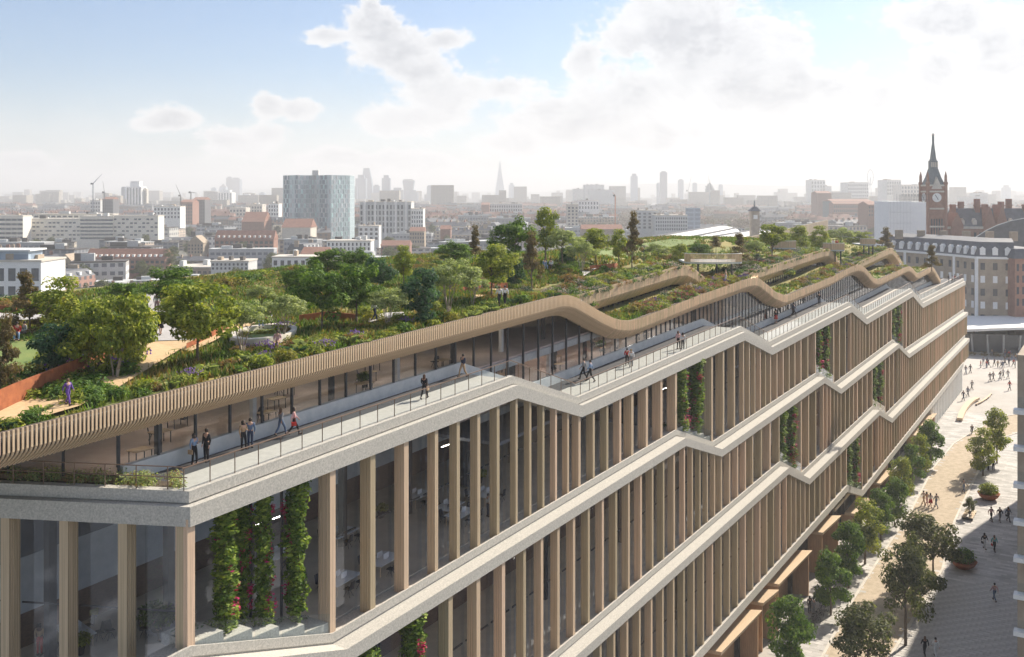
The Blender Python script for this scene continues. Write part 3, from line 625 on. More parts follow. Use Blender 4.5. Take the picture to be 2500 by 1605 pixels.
# upper windows under the rear parapets
for RR, s0, s1 in ((R1, 57, 92), (R2, 108, 158), (R3, 168, 211)):
    s = s0
    while s < s1:
        b0 = interp(T, s) - .8; t0 = interp(RR, s) - 1.9; t1 = interp(RR, s + 2.4) - 1.9
        if t0 > b0 + .2:
            quadbox([(s, -10.3, b0), (s + 2.4, -10.3, b0), (s + 2.4, -10.3, max(t1, b0 + .1)), (s, -10.3, t0)]).build('glass_pane', M['pglass'], B0)
            for q in (0, 1.2):
                o = part('mullion', MU, B0); o.matrix_parent_inverse = winv(B0); o.location = W(s + q, -10.25, b0); o.rotation_euler = (0, 0, FANG); o.scale = (1, 1, t0 - b0)
        s += 2.4

# ---------------------------------------------------------------- roof garden
ZI = [(-20, 31.3), (0, 31.9), (20, 32.4), (45, 33.3), (56, 32.4), (81, 33.3), (86, 32.4), (94.5, 29.6), (98, 28.4), (104, 28.6), (106, 30.7), (108, 31.1), (147, 32.4), (152, 31.0), (161, 28.0), (171, 28.9), (200, 30.2), (214, 25.9), (240, 23)]
ZD = [(-20, 31.3), (0, 32.0), (45, 33.3), (90, 33.0), (104, 32.4), (150, 32.8), (200, 31.2), (245, 29.0)]
def far_off(s): return interp([(-40, -47), (20, -50), (60, -47), (100, -43), (160, -40), (245, -36)], s)
def roof_z(s, o):
    if o > -12.9: return interp(T, s) - .35 + SL * s if s > 50 or o > -5 else interp(T, s) - .35 + SL * s + .1
    zi = interp(ZI, s); k_ = max(0, min(1, (-o - 16) / 8)); z = zi * (1 - k_) + interp(ZD, s) * k_
    berm = 1.1 * max(0, min(1, (-o - 10) / 12)) * (0.5 + 0.5 * math.sin(s * .09 + 1.0)) * (1 if s > 30 else .3)
    return z + berm * max(0, min(1, (o + 48) / 8))
mb = MB(); sl = [-16 + i * 2.0 for i in range(124)]; ol = [-4.15, -6, -8, -10, -12.85, -12.95, -14, -17, -20, -24, -28, -32, -36, -40, -44, -48]
for s in sl:
    fo = far_off(s)
    for o_ in ol:
        oo = max(o_, fo) if o_ > -48 else fo
        x, y, _ = W(s, oo, 0)
        mb.v.append((x, y, roof_z(s, oo) + (0.25 * mn.noise(Vector((s * .2, oo * .2, 0))) if oo < -10 else 0)))
k = len(ol)
mb.f = [(i * k + j, (i + 1) * k + j, (i + 1) * k + j + 1, i * k + j + 1) for i in range(len(sl) - 1) for j in range(k - 1)]
bpart(mb, 'garden_ground', M['meadow'])
def roofpt(x, y):                          # photo point onto the garden
    z = 32.0
    for _ in range(25):
        X, Y = flat(x, y, z); s, o = so(X, Y); z += (roof_z(s, o) - z) * .5
    return X, Y, z
def drape(name, pts, dz, m, th=.12, kind=None, label=None):
    P = [roofpt(*p) for p in pts]; mb = MB(); n = len(P)
    mb.add([(x, y, z + dz - th) for x, y, z in P] + [(x, y, z + dz) for x, y, z in P], [tuple(range(n))[::-1], tuple(range(n, 2 * n))] + [(i, (i + 1) % n, n + (i + 1) % n, n + i) for i in range(n)])
    return mb.build(name, m, B0, kind, label=label)
def strip(name, L_, Rr, dz, m, label=None):
    mb = MB(); n = len(L_); a = [roofpt(*p) for p in L_]; b = [roofpt(*p) for p in Rr]
    mb.add([(x, y, z + dz) for x, y, z in a] + [(x, y, z + dz) for x, y, z in b], [(i, i + 1, n + i + 1, n + i) for i in range(n - 1)])
    mb.add([(x, y, z + dz - .3) for x, y, z in a] + [(x, y, z + dz - .3) for x, y, z in b], [(i, i + 1, n + i + 1, n + i) for i in range(n - 1)])
    return mb.build(name, m, B0, label=label)
# ochre path from bottom left up to the crossing
strip('garden_path', [(-30, 1030), (60, 985), (160, 945), (250, 905), (320, 865), (352, 838), (372, 820)], [(-10, 1062), (60, 1042), (190, 1003), (290, 955), (385, 895), (440, 860), (480, 838)], .22, M['path'])
strip('garden_path', [(350, 842), (368, 815), (372, 795), (366, 770), (360, 742), (352, 715)], [(480, 838), (425, 800), (410, 780), (398, 757), (388, 735), (376, 708)], .24, M['stonepath'])
strip('garden_path', [(440, 862), (500, 832), (560, 802), (600, 785)], [(465, 868), (520, 840), (580, 812), (625, 797)], .26, M['path'])
strip('garden_path', [(-10, 772), (60, 775), (150, 778)], [(-10, 786), (60, 790), (150, 792)], .26, M['stonepath'])
strip('garden_path', [(900, 782), (940, 772), (985, 770)], [(900, 796), (940, 786), (990, 780)], .26, M['stonepath'])
strip('garden_path', [(1160, 728), (1200, 716), (1240, 712)], [(1160, 736), (1200, 724), (1240, 719)], .26, M['path'])
strip('garden_path', [(1420, 668), (1460, 658), (1500, 656)], [(1425, 680), (1465, 672), (1510, 664)], .26, M['stonepath'])
drape('lawn', [(-20, 840), (90, 838), (110, 875), (80, 930), (-20, 950)], .15, M['lawn'])
drape('lawn', [(600, 700), (640, 680), (720, 682), (735, 715), (690, 735), (620, 728)], .2, M['grass_ochre'])
drape('lawn', [(1560, 600), (1640, 588), (1700, 590), (1690, 602), (1600, 612)], .3, M['lawn'])
drape('lawn', [(1390, 640), (1420, 618), (1480, 612), (1540, 622), (1520, 640), (1450, 650)], .2, M['lawn'])
# rusted steel retaining wall beside the path
mb = MB(); a = [roofpt(*p) for p in [(-30, 1028), (40, 995), (110, 965), (180, 935), (250, 895), (300, 872), (318, 852), (322, 838)]]
for (p, q), h_ in zip(zip(a, a[1:]), (0.9, .9, .9, .9, .85, .75, .5)):
    nrm = Vector((q[1] - p[1], p[0] - q[0], 0)).normalized() * .08
    mb.hexa([(p[0], p[1], p[2]), (q[0], q[1], q[2]), (q[0] - nrm.x, q[1] - nrm.y, q[2]), (p[0] - nrm.x, p[1] - nrm.y, p[2]), (p[0], p[1], p[2] + h_ + .3), (q[0], q[1], q[2] + h_ + .3), (q[0] - nrm.x, q[1] - nrm.y, q[2] + h_ + .3), (p[0] - nrm.x, p[1] - nrm.y, p[2] + h_ + .3)])
mb.build('retaining_wall', M['corten'], B0)
for pts in ([(1130, 718), (1190, 706), (1240, 706)], [(1440, 662), (1500, 656), (1570, 656)], [(730, 790), (800, 780), (870, 788)], [(-10, 765), (40, 768)], [(455, 862), (520, 830), (575, 800)]):
    mb = MB(); a = [roofpt(*p) for p in pts]
    for p, q in zip(a, a[1:]): mb.hexa([(p[0], p[1], p[2]), (q[0], q[1], q[2]), (q[0], q[1] + .1, q[2]), (p[0], p[1] + .1, p[2]), (p[0], p[1], p[2] + .6), (q[0], q[1], q[2] + .6), (q[0], q[1] + .1, q[2] + .6), (p[0], p[1] + .1, p[2] + .6)])
    mb.build('retaining_wall', M['corten'], B0)
# round sunken lawn with a stone bench ring
c = roofpt(645, 826); mb = MB()
mb.lathe([(2.05, .05), (2.05, .5), (1.7, .5), (1.7, .12)], 40, 0, 0, 0)
o = mb.build('stone_bench_ring', M['stone'], B0); o.scale = (1, 2.0, 1); o.location = c
mb = MB(); mb.lathe([(1.75, .0), (1.75, .2)], 32); o = mb.build('lawn', M['lawn'], B0); o.scale = (1, 2.0, 1); o.location = c
# curved viewing decks with close-set railings
def deck(px0, px1, ybot, z, floor, lab):
    X0, Y0 = flat(px0, ybot, z); X1, Y1 = flat(px1, ybot, z); cx_, cy_ = (X0 + X1) / 2, Y0 + 3; r = (X1 - X0) / 2
    arc = [(cx_ + r * 1.0 * math.cos(PI + PI * i / 16), cy_ + r * .45 * math.sin(PI + PI * i / 16)) for i in range(17)]
    t = thing('viewing_deck', lab, 'deck', (cx_, cy_, floor))
    m_ = MB(); m_.prism([(x - cx_, y - cy_) for x, y in arc + [(arc[-1][0], cy_ + 5), (arc[0][0], cy_ + 5)]], z - floor - .25, z - floor); part('deck_floor', m_.mesh('deck_floor', M['paleconc']), t)
    m_ = MB()
    for (a, b), (c_, d_) in zip(arc, arc[1:]):
        for q in range(6):
            x, y = a + (c_ - a) * q / 6 - cx_, b + (d_ - b) * q / 6 - cy_; m_.box(x - .03, x + .03, y - .03, y + .03, z - floor, z - floor + 1.15)
    part('railing', m_.mesh('railing', M['slat']), t, kind='stuff')
    m_ = MB()
    for (a, b), (c_, d_) in zip(arc, arc[1:]): m_.tube((a - cx_, b - cy_, z - floor + 1.15), (c_ - cx_, d_ - cy_, z - floor + 1.15), .05, n=5)
    part('handrail', m_.mesh('handrail', M['white']), t)
    for q in (-.55, .1, .62):
        m_ = MB(); m_.tube((q * r, -.3 * r * .4, 0), (q * r, -.3 * r * .4, z - floor - .2), .14, n=8); part('post', m_.mesh('post', M['dark']), t)
deck(1680, 1823, 642, 32.6, 28.4, 'larger curved viewing deck with pale railings over the sunken court')
deck(1893, 1955, 607, 32.9, 29.5, 'small viewing deck behind the second rear parapet crest')
deck(2022, 2075, 612, 32.2, 28.2, 'small railed deck with two people left of the last crest')
deck(2112, 2150, 598, 31.8, 28.2, 'smallest distant viewing deck beside the bushy rooftop tree')
m_ = MB(); q = flat(1745, 690, 28.6)
for i in range(5):
    s, o_ = 101 + i * 2.0, -16.5; m_ = quadbox([(s, o_, 24.6), (s + 1.9, o_, 24.6), (s + 1.9, o_, 28.0), (s, o_, 28.0)]); m_.build('glass_pane' if i != 1 else 'timber_panel', M['pglass'] if i != 1 else M['cladding'], B0)
# ---------------------------------------------------------------- foliage
def leaf_cloud(name, lobes, n, size, m, seed, flat_=0.5, droop=0.0, shell=0.55):
    """leaf-sized quads spread through overlapping lobes [(x, y, z, r, rz)]"""
    rg = random.Random(seed); vs = []; fs = []
    wts = [l[3] ** 2 for l in lobes]
    for i in range(n):
        lx, ly, lz, r, rz = rg.choices(lobes, wts)[0]
        v = Vector((rg.gauss(0, 1), rg.gauss(0, 1), rg.gauss(0, 1))).normalized()
        q = shell + (1 - shell) * rg.random() ** 0.7
        if rg.random() < .08: q *= 1.16
        p = Vector((lx + v.x * r * q, ly + v.y * r * q, lz + v.z * rz * q - droop * q * q))
        nn = (v + Vector((rg.uniform(-1, 1), rg.uniform(-1, 1), rg.uniform(-.4, 1) + flat_)) * .9).normalized()
        u = nn.orthogonal().normalized(); a = rg.uniform(0, 2 * PI); u = u * math.cos(a) + nn.cross(u) * math.sin(a); t = nn.cross(u)
        s_ = size * rg.uniform(.6, 1.35); k = len(vs)
        vs += [p - u * s_, p + t * s_ * .55 + nn * s_ * .15, p + u * s_, p - t * s_ * .55 + nn * s_ * .15]; fs.append((k, k + 1, k + 2, k + 3))
    me = bpy.data.meshes.new(name); me.from_pydata([tuple(v) for v in vs], [], fs); me.update(); me.materials.append(m); return me
def lobes(kind, rg):
    L_ = []
    if kind == 'round':
        for i in range(40):
            v = Vector((rg.gauss(0, 1), rg.gauss(0, 1), rg.gauss(0, 1))).normalized(); q = rg.uniform(.30, .80)
            L_.append((v.x * q, v.y * q, v.z * q * .95, rg.uniform(.14, .34), rg.uniform(.11, .25)))
    elif kind == 'umbrella':
        for i in range(30):
            a = rg.uniform(0, 2 * PI); q = math.sqrt(rg.random()) * .74; z = .45 - q * q * .9 + rg.uniform(-.35, .15)
            L_.append((math.cos(a) * q, math.sin(a) * q, z, rg.uniform(.18, .32), rg.uniform(.12, .2)))
    elif kind == 'cone':
        for i in range(30):
            z = rg.uniform(-.9, .92); q = (1 - (z + .9) / 2) * .72 * rg.uniform(.3, 1); a = rg.uniform(0, 2 * PI)
            L_.append((math.cos(a) * q, math.sin(a) * q, z, rg.uniform(.16, .28), rg.uniform(.08, .15)))
    elif kind == 'oval':
        for i in range(36):
            z = rg.uniform(-.75, .8); q = math.sqrt(max(0, 1 - z * z)) * .62 * rg.uniform(.3, 1); a = rg.uniform(0, 2 * PI)
            L_.append((math.cos(a) * q, math.sin(a) * q, z, rg.uniform(.16, .36), rg.uniform(.12, .25)))
    return L_
def trunk_mesh(kind, rg, bark):
    mb = MB()                              # from z=0 at the ground to z=1 at the crown centre
    stems = 1 if kind != 'multi' else 5
    for k in range(stems):
        a = rg.uniform(0, 2 * PI); sp = .0 if stems == 1 else .32; r = .045 if stems == 1 else .028
        p = Vector((math.cos(a) * sp * .12, math.sin(a) * sp * .12, -.03)); 
        for j in range(4):
            q = Vector((math.cos(a) * sp * (j + 1) / 4 + rg.uniform(-.02, .02), math.sin(a) * sp * (j + 1) / 4 + rg.uniform(-.02, .02), (j + 1) / 4 * .9))
            mb.tube(p, q, r * (1 - j * .18), r * (1 - (j + 1) * .18), 6); p = q
        for j in range(7 if stems == 1 else 3):
            b = rg.uniform(0, 2 * PI); z0 = rg.uniform(.5, .88); s0 = Vector((math.cos(a) * sp * z0, math.sin(a) * sp * z0, z0)); l = rg.uniform(.25, .5)
            mb.tube(s0, s0 + Vector((math.cos(b) * l, math.sin(b) * l, l * .75)), r * .45, r * .15, 5)
    return mb.mesh('trunk', bark, True)
rg = random.Random(11)
CROWN = {}
def crown(key, shape, leaf, n, size, seed):
    CROWN[key] = [leaf_cloud('crown', lobes(shape, random.Random(seed + i)), n, size, M[leaf], seed + i) for i in range(2)]
crown('green', 'round', 'leaf_green', 5200, .052, 1)
crown('dark', 'round', 'leaf_dark', 5200, .052, 11)
crown('pale', 'umbrella', 'leaf_pale', 4200, .046, 21)
crown('blue', 'round', 'leaf_blue', 4200, .055, 31)
crown('bronze', 'cone', 'leaf_bronze', 3200, .048, 41)
crown('street', 'oval', 'leaf_dark', 5200, .055, 51)
crown('streetg', 'round', 'leaf_street', 5600, .042, 61)
crown('olive', 'oval', 'leaf_green', 4400, .05, 71)
TR = {'single': [trunk_mesh('single', rg, M['bark']) for _ in range(2)], 'multi': [trunk_mesh('multi', rg, M['palebark']) for _ in range(2)]}
def tree(name, x, top, bot, wpx, bx, by, key, trunk, lab, group, roof=True, k=0):
    X, Y, Z = roofpt(bx, by) if roof else ground_at(bx, by)
    q = Y / FPX; r = wpx * q / 2; rz = (bot - top) * q / 2; zc = H - ((top + bot) / 2 - HY) * q
    zc = max(zc, Z + rz * .7); cxm = (x - CX) * q
    t = thing(name, lab, 'tree', (X, Y, Z), rg.uniform(0, 6.28), group)
    hc = zc - Z; rot = -t.rotation_euler[2]
    r *= 1.27 if roof else 1.34; rz *= 1.2 if roof else 1.3; tx = min(hc * .75, r * 1.25)
    part('trunk', TR[trunk][k % 2], t, (0, 0, 0), 0, (tx, tx, hc))
    off = Vector((cxm - X, 0, 0)); off.rotate(Matrix.Rotation(rot, 3, 'Z'))
    part('crown', CROWN[key][k % 2], t, (off.x, off.y, hc), 0, (r * 1.08, r * 1.08, max(rz, r * .45) * 1.08))
    return t
RT = [ # crown centre x, top, bottom, width, base x, base y, kind, trunk, label
 (62, 682, 800, 100, 73, 815, 'bronze', 'single', 'bronze leaved slender tree at the far left of the roof garden'),
 (12, 790, 960, 90, 0, 980, 'bronze', 'single', 'brown tree cut by the left edge of the picture beside the lawn'),
 (150, 690, 815, 150, 112, 812, 'olive', 'single', 'mid green layered tree between the bronze tree and the big yellow green one'),
 (225, 730, 900, 150, 240, 925, 'green', 'single', 'left half of the big bushy pair beside the orange path'),
 (312, 708, 895, 130, 280, 930, 'green', 'multi', 'right half of the big bushy pair beside the orange path'),
 (298, 688, 735, 80, 300, 760, 'dark', 'single', 'dark tree top showing behind the big bushy pair'),
 (132, 792, 905, 110, 122, 930, 'blue', 'multi', 'blue green multi stemmed tree in front of the lawn'),
 (428, 650, 742, 120, 430, 770, 'dark', 'single', 'dark round tree left of the stone crossing'),
 (482, 678, 850, 165, 483, 890, 'green', 'single', 'largest rounded green tree right of the stone path'),
 (600, 722, 815, 92, 592, 866, 'pale', 'multi', 'silvery multi stemmed tree in front of the round lawn'),
 (693, 712, 792, 100, 690, 836, 'pale', 'multi', 'silvery multi stemmed tree right of the round lawn bench'),
 (638, 690, 742, 62, 640, 770, 'pale', 'single', 'small grey green tree behind the two silvery ones'),
 (790, 642, 775, 120, 787, 806, 'dark', 'single', 'dark green tree on a straight trunk, left of the tall dark clump'),
 (868, 640, 760, 110, 870, 795, 'dark', 'single', 'broad dark tree in the middle of the dark clump'),
 (728, 645, 720, 80, 730, 740, 'dark', 'single', 'dark tree at the left end of the dark clump'),
 (800, 606, 672, 90, 800, 700, 'dark', 'single', 'rear left tree of the dark clump seen against the roofs'),
 (868, 606, 668, 80, 870, 695, 'dark', 'single', 'rear right tree of the dark clump seen against the roofs'),
 (930, 625, 700, 74, 930, 735, 'blue', 'single', 'blue green tree at the right end of the dark clump'),
 (984, 606, 668, 56, 985, 700, 'olive', 'single', 'narrow olive tree before the hedge gap'),
 (950, 694, 768, 92, 946, 800, 'pale', 'multi', 'small silvery tree near the running man'),
 (1030, 655, 778, 100, 1040, 790, 'blue', 'single', 'bluish tree left of the broad pale tree'),
 (1104, 620, 725, 118, 1095, 770, 'pale', 'multi', 'broad pale tree on many splayed stems near the parapet'),
 (1160, 660, 720, 60, 1153, 748, 'pale', 'multi', 'low pale tree just left of the strolling couple'),
 (1205, 594, 690, 104, 1200, 730, 'green', 'single', 'mid green tree behind the strolling couple'),
 (1110, 588, 640, 84, 1110, 665, 'dark', 'single', 'dark tree behind the broad pale tree'),
 (1160, 560, 628, 46, 1160, 650, 'bronze', 'single', 'sparse bronze tree against the rooftops'),
 (1258, 635, 705, 44, 1258, 722, 'blue', 'single', 'narrow dark blue shrubby tree beside the grey brown cone'),
 (1298, 578, 668, 68, 1298, 706, 'bronze', 'single', 'grey brown cone shaped tree on a thin trunk'),
 (1250, 530, 625, 100, 1258, 660, 'dark', 'single', 'tall green tree left of the highest one'),
 (1332, 515, 602, 72, 1332, 640, 'olive', 'single', 'highest tree of the roof garden against the city'),
 (1385, 553, 625, 90, 1372, 648, 'pale', 'single', 'light green tree right of the highest one'),
 (1422, 582, 638, 70, 1420, 668, 'pale', 'multi', 'small vase shaped tree on pale stems'),
 (1382, 612, 690, 42, 1384, 700, 'blue', 'single', 'dark bluish shrubby tree left of the vase shaped one'),
 (1458, 556, 612, 68, 1455, 640, 'green', 'single', 'olive green tree leaning right behind the vase shaped one'),
 (1510, 566, 624, 48, 1510, 645, 'olive', 'single', 'small rounded tree left of the tall airy cone'),
 (1545, 530, 625, 58, 1543, 655, 'bronze', 'single', 'tall airy cone shaped tree right of the middle'),
 (1607, 592, 626, 54, 1607, 640, 'pale', 'single', 'low ball shaped tree on the far lawn'),
 (1665, 600, 640, 50, 1665, 650, 'olive', 'single', 'bushy tree touching the left end of the large deck'),
 (1710, 590, 624, 50, 1710, 636, 'dark', 'single', 'dark ball shaped tree behind the large deck'),
 (1748, 580, 606, 44, 1748, 620, 'bronze', 'single', 'reddish bush behind the large deck'),
 (1805, 578, 630, 60, 1805, 645, 'bronze', 'single', 'greyish tree at the right end of the large deck'),
 (1845, 580, 628, 50, 1848, 640, 'pale', 'single', 'pale tree right of the greyish one'),
 (1885, 544, 606, 74, 1885, 630, 'green', 'single', 'dense green tree standing highest beyond the large deck'),
 (1955, 556, 606, 58, 1955, 622, 'olive', 'single', 'first of two olive trees beyond the green one'),
 (2002, 556, 602, 52, 2002, 615, 'olive', 'single', 'second of two olive trees beyond the green one'),
 (2052, 550, 594, 60, 2052, 608, 'pale', 'single', 'yellowish tree behind the railed deck with two people'),
 (2100, 563, 606, 50, 2100, 612, 'green', 'single', 'bright green tree right of the yellowish one'),
 (2165, 562, 610, 50, 2165, 618, 'bronze', 'single', 'bushy brown green tree above the last rear crest'),
 (2275, 606, 650, 44, 2275, 662, 'bronze', 'single', 'lone bushy tree above the last small parapet crest')]
for i, q in enumerate(RT): tree('roof_garden_tree', *q, 'trees in the roof garden', True, i)
# street trees
ST = [(1926, 1478, 1610, 96, 1932, 1650, 'street', 'single', 'nearest dark street tree by the timber canopies'),
 (2116, 1476, 1620, 140, 2118, 1668, 'streetg', 'single', 'grey green street tree cut by the bottom edge'),
 (2028, 1362, 1468, 84, 2028, 1503, 'street', 'single', 'second dark street tree along the building'),
 (2071, 1288, 1392, 80, 2072, 1437, 'street', 'single', 'third dark street tree along the building'),
 (2112, 1234, 1330, 86, 2112, 1378, 'olive', 'single', 'fourth street tree along the building'),
 (2150, 1208, 1290, 62, 2150, 1320, 'street', 'single', 'fifth street tree along the building'),
 (2185, 1178, 1252, 58, 2184, 1285, 'street', 'single', 'sixth street tree along the building'),
 (2206, 1128, 1205, 62, 2208, 1228, 'olive', 'single', 'seventh street tree along the building'),
 (2228, 1096, 1170, 50, 2228, 1190, 'street', 'single', 'eighth street tree along the building'),
 (2250, 1072, 1146, 52, 2250, 1166, 'olive', 'single', 'ninth street tree along the building'),
 (2272, 1038, 1118, 58, 2272, 1138, 'street', 'single', 'farthest street tree beside the building base'),
 (2211, 1318, 1492, 118, 2211, 1576, 'streetg', 'single', 'tall thin trunked tree between path and paving'),
 (2275, 1254, 1382, 128, 2278, 1436, 'streetg', 'single', 'broad grey green tree beside the dark planter bowl'),
 (2240, 1370, 1470, 70, 2246, 1497, 'streetg', 'single', 'smaller tree half hidden by the tall thin trunked one'),
 (2400, 1058, 1138, 68, 2400, 1162, 'olive', 'single', 'front tree of the pair beyond the near planter bowl'),
 (2434, 1010, 1092, 62, 2434, 1132, 'olive', 'single', 'rear tree of the pair beyond the near planter bowl')]
for i, q in enumerate(ST): tree('street_tree', *q, 'trees along the street', False, i)
# ---- shrubs, flowers, grasses
SH = {}
def shrub(key, leaf, n, size, seed, flw=None, shape='round', spiky=False):
    rg2 = random.Random(seed); L_ = [(rg2.uniform(-.5, .5), rg2.uniform(-.5, .5), rg2.uniform(.25, .5), rg2.uniform(.35, .6), rg2.uniform(.3, .5)) for _ in range(7)]
    me = leaf_cloud('shrub', L_, n, size, M[leaf], seed, .3, 0, .4)
    if spiky:
        mb = MB()
        for i in range(90):
            a = rg2.uniform(0, 2 * PI); l = rg2.uniform(.5, 1.05); r = rg2.uniform(0, .35); b = Vector((math.cos(a) * r, math.sin(a) * r, 0)); e_ = b + Vector((math.cos(a) * l * .75, math.sin(a) * l * .75, l * .75)); m2 = b + Vector((math.cos(a) * l * .4, math.sin(a) * l * .4, l * .75)); u = Vector((-math.sin(a), math.cos(a), 0)) * .05
            mb.add([b - u, b + u, m2 + u, e_, m2 - u], [(0, 1, 2, 3, 4)])
        me = mb.mesh('shrub', M[leaf])
    if flw:
        bm = bmesh.new(); bm.from_mesh(me); me.materials.append(M[flw])
        for i in range(70):
            a = rg2.uniform(0, 2 * PI); r = rg2.uniform(0, .85); p = Vector((math.cos(a) * r, math.sin(a) * r, rg2.uniform(.55, 1.05) * (1 - r * .35)))
            s_ = .055; h_ = .14 if flw == 'fl_purple' else .06
            v = [bm.verts.new(p + Vector(q)) for q in ((-s_, 0, 0), (0, s_, h_ * .3), (s_, 0, 0), (0, -s_, h_ * .3), (0, 0, h_))]
            for t3 in ((0, 1, 4), (1, 2, 4), (2, 3, 4), (3, 0, 4)): f = bm.faces.new([v[j] for j in t3]); f.material_index = 1
        bm.to_mesh(me); bm.free()
    SH[key] = me
shrub('green', 'leaf_green', 620, .10, 101); shrub('dark', 'leaf_dark', 620, .10, 102); shrub('yellow', 'leaf_yellow', 520, .09, 103)
shrub('rust', 'grass_rust', 560, .10, 104); shrub('purple', 'leaf_green', 300, .1, 105, 'fl_purple'); shrub('pinkfl', 'leaf_blue', 360, .1, 106, 'fl_white')
shrub('crimson', 'leaf_dark', 360, .1, 107, 'fl_pink'); shrub('spiky', 'leaf_pale', 10, .1, 108, spiky=True); shrub('bluespiky', 'leaf_blue', 10, .1, 109, spiky=True)
SHL = {'green': 'rounded mid green shrub', 'dark': 'dark green rounded shrub', 'yellow': 'yellow green shrub', 'rust': 'russet leaved shrub', 'purple': 'shrub with purple flower spikes', 'pinkfl': 'grey green shrub dotted with pale flowers',
       'crimson': 'dark shrub dotted with crimson flowers', 'spiky': 'spiky pale green plant', 'bluespiky': 'spiky blue green plant'}
rs = random.Random(5)
SHN = [0]; REST = {}
def plant(key, loc, sc_, where, grp, zs=1.0):
    REST.setdefault(key, []); SHN[0] += 1; PLQ.append((loc[1] * (0.6 if 'front' in grp else 1.0) * (1.6 / sc_), key, tuple(loc), sc_, where, grp, zs))
PLQ = []
def plant_now(key, loc, sc_, where, grp, zs):
    o = link('shrub', SH[key], loc=loc); o.rotation_euler = (0, 0, rs.uniform(0, 6.28)); o.scale = (sc_, sc_, sc_ * zs)
    tag(o, SHL[key] + ' ' + where, 'shrub', SHL[key] + ' group ' + grp)
s = -13.0
while s < 56:                              # along the front parapet
    k = rs.choices(['green', 'dark', 'yellow', 'spiky', 'bluespiky', 'purple', 'rust'], [5, 4, 2.5, 2.5, 3 if 12 < s < 22 else 1, .8, .4])[0]
    o_ = -rs.uniform(4.5, 6.6); z = roof_z(s, o_); x, y, _ = W(s, o_, 0); pw = 'near the corner terrace' if s < 0 else ('below the round bench' if s < 16 else ('by the jogging man' if s < 30 else 'near the strolling couple')); plant(k, (x, y, z - .1), rs.uniform(.55, 1.0), 'behind the front parapet ' + pw, 'along the front parapet ' + pw, rs.uniform(.75, 1.1)); s += rs.uniform(.55, 1.0)
for RR, s0, s1 in ((R1, 46, 94), (R2, 103, 160), (R3, 165, 212)):       # on the rear parapets
    s = s0
    while s < s1:
        k = rs.choices(['pinkfl', 'crimson', 'rust', 'green', 'dark'], [4, 2.5, 3, 2, 1.5])[0]
        nmr = 'first' if RR is R1 else ('second' if RR is R2 else 'third')
        for o_ in (-8.9, -10.4, -12.2):
            x, y, z = W(s, o_ + rs.uniform(-.4, .3) * (o_ < -9), interp(RR, s) - .45); k = rs.choices(['pinkfl', 'crimson', 'rust', 'green', 'dark'], [3, .8, 1.6, 4, 3])[0]; plant(k, (x, y, z), rs.uniform(.6, .95) * (1 if o_ > -9 else 1.35), 'topping the %s rear timber parapet' % nmr, 'on the %s rear parapet' % nmr, .85)
        s += .95 if s0 < 90 else 1.6
for s0, s1, st in ((63, 92, .62), (120, 148, 1.1), (176, 198, 1.2)):     # in the front planters
    s = s0
    while s < s1:
        for o_ in (-4.8, -6.6):
            k = rs.choices(['rust', 'crimson', 'yellow', 'purple', 'green', 'pinkfl'], [3, 1.2, 2.5, .8, 3, 1.5])[0]
            x, y, z = W(s, o_ + rs.uniform(-.5, .5), interp(T, s) - .45); plant(k, (x, y, z), rs.uniform(.7, 1.1) * (1.25 if o_ < -6 and k == 'rust' else 1), 'in the flower bed of the %s parapet dip' % ('first' if s0 < 90 else 'second' if s0 < 150 else 'last'), 'in the %s parapet bed' % ('first' if s0 < 90 else 'second' if s0 < 150 else 'last'), 1.0)
        s += st
WHERE = ['under the big bushy pair', 'below the rusted wall', 'around the round bench', 'in the long far hedge', 'in the hedge left of the highest trees', 'right of the jogging man', 'behind the strolling couple', 'by the vase shaped tree', 'left of the large deck', 'right of the large deck', 'by the last rear crest', 'at the far left edge', 'by the stone crossing']
for ri, (x0, y0, x1, y1, n, ks, sc_) in enumerate(((80, 850, 330, 930, 40, ['green', 'dark', 'yellow', 'purple', 'dark'], 1.5), (-10, 930, 250, 980, 36, ['dark', 'dark', 'green'], 1.4), (560, 800, 900, 900, 40, ['green', 'yellow', 'rust', 'purple'], 1.1),
        (545, 655, 735, 688, 34, ['dark', 'dark', 'yellow', 'rust', 'green'], 1.9), (930, 640, 1080, 670, 16, ['rust', 'dark', 'yellow'], 1.6), (880, 740, 1080, 830, 20, ['green', 'yellow', 'dark'], 1.3), (1180, 700, 1440, 760, 34, ['green', 'rust', 'dark', 'pinkfl'], 1.2),
        (1350, 650, 1560, 690, 22, ['dark', 'green', 'rust'], 1.3), (1560, 610, 1690, 650, 20, ['rust', 'green', 'pinkfl'], 1.5), (1830, 600, 2060, 650, 26, ['dark', 'green', 'rust', 'pinkfl'], 1.6), (2060, 590, 2160, 640, 14, ['dark', 'rust', 'green'], 1.5), (-10, 700, 60, 780, 8, ['dark', 'rust'], 1.5), (380, 700, 480, 780, 6, ['yellow', 'green'], 1.2))):
    for i in range(n):
        x = rs.uniform(x0, x1); y = rs.uniform(y0, y1) + ((x - x0) / (x1 - x0)) * 0
        if x0 == 545: y = 702 - (x - 545) * .20 + rs.uniform(-3, 4)
        if x0 == 930: y = 668 - (x - 930) * .16 + rs.uniform(-4, 4)
        X, Y, Z = roofpt(x, y)
        s_, o_ = so(X, Y)
        if o_ > -5 or o_ < far_off(s_) + .5: continue
        plant(rs.choice(ks), (X, Y, Z - .1), sc_ * rs.uniform(.6, 1.0), WHERE[ri], WHERE[ri], rs.uniform(.6, .95))
PLQ.sort(key=lambda q: q[0])
for q in PLQ[:285]: plant_now(*q[1:])
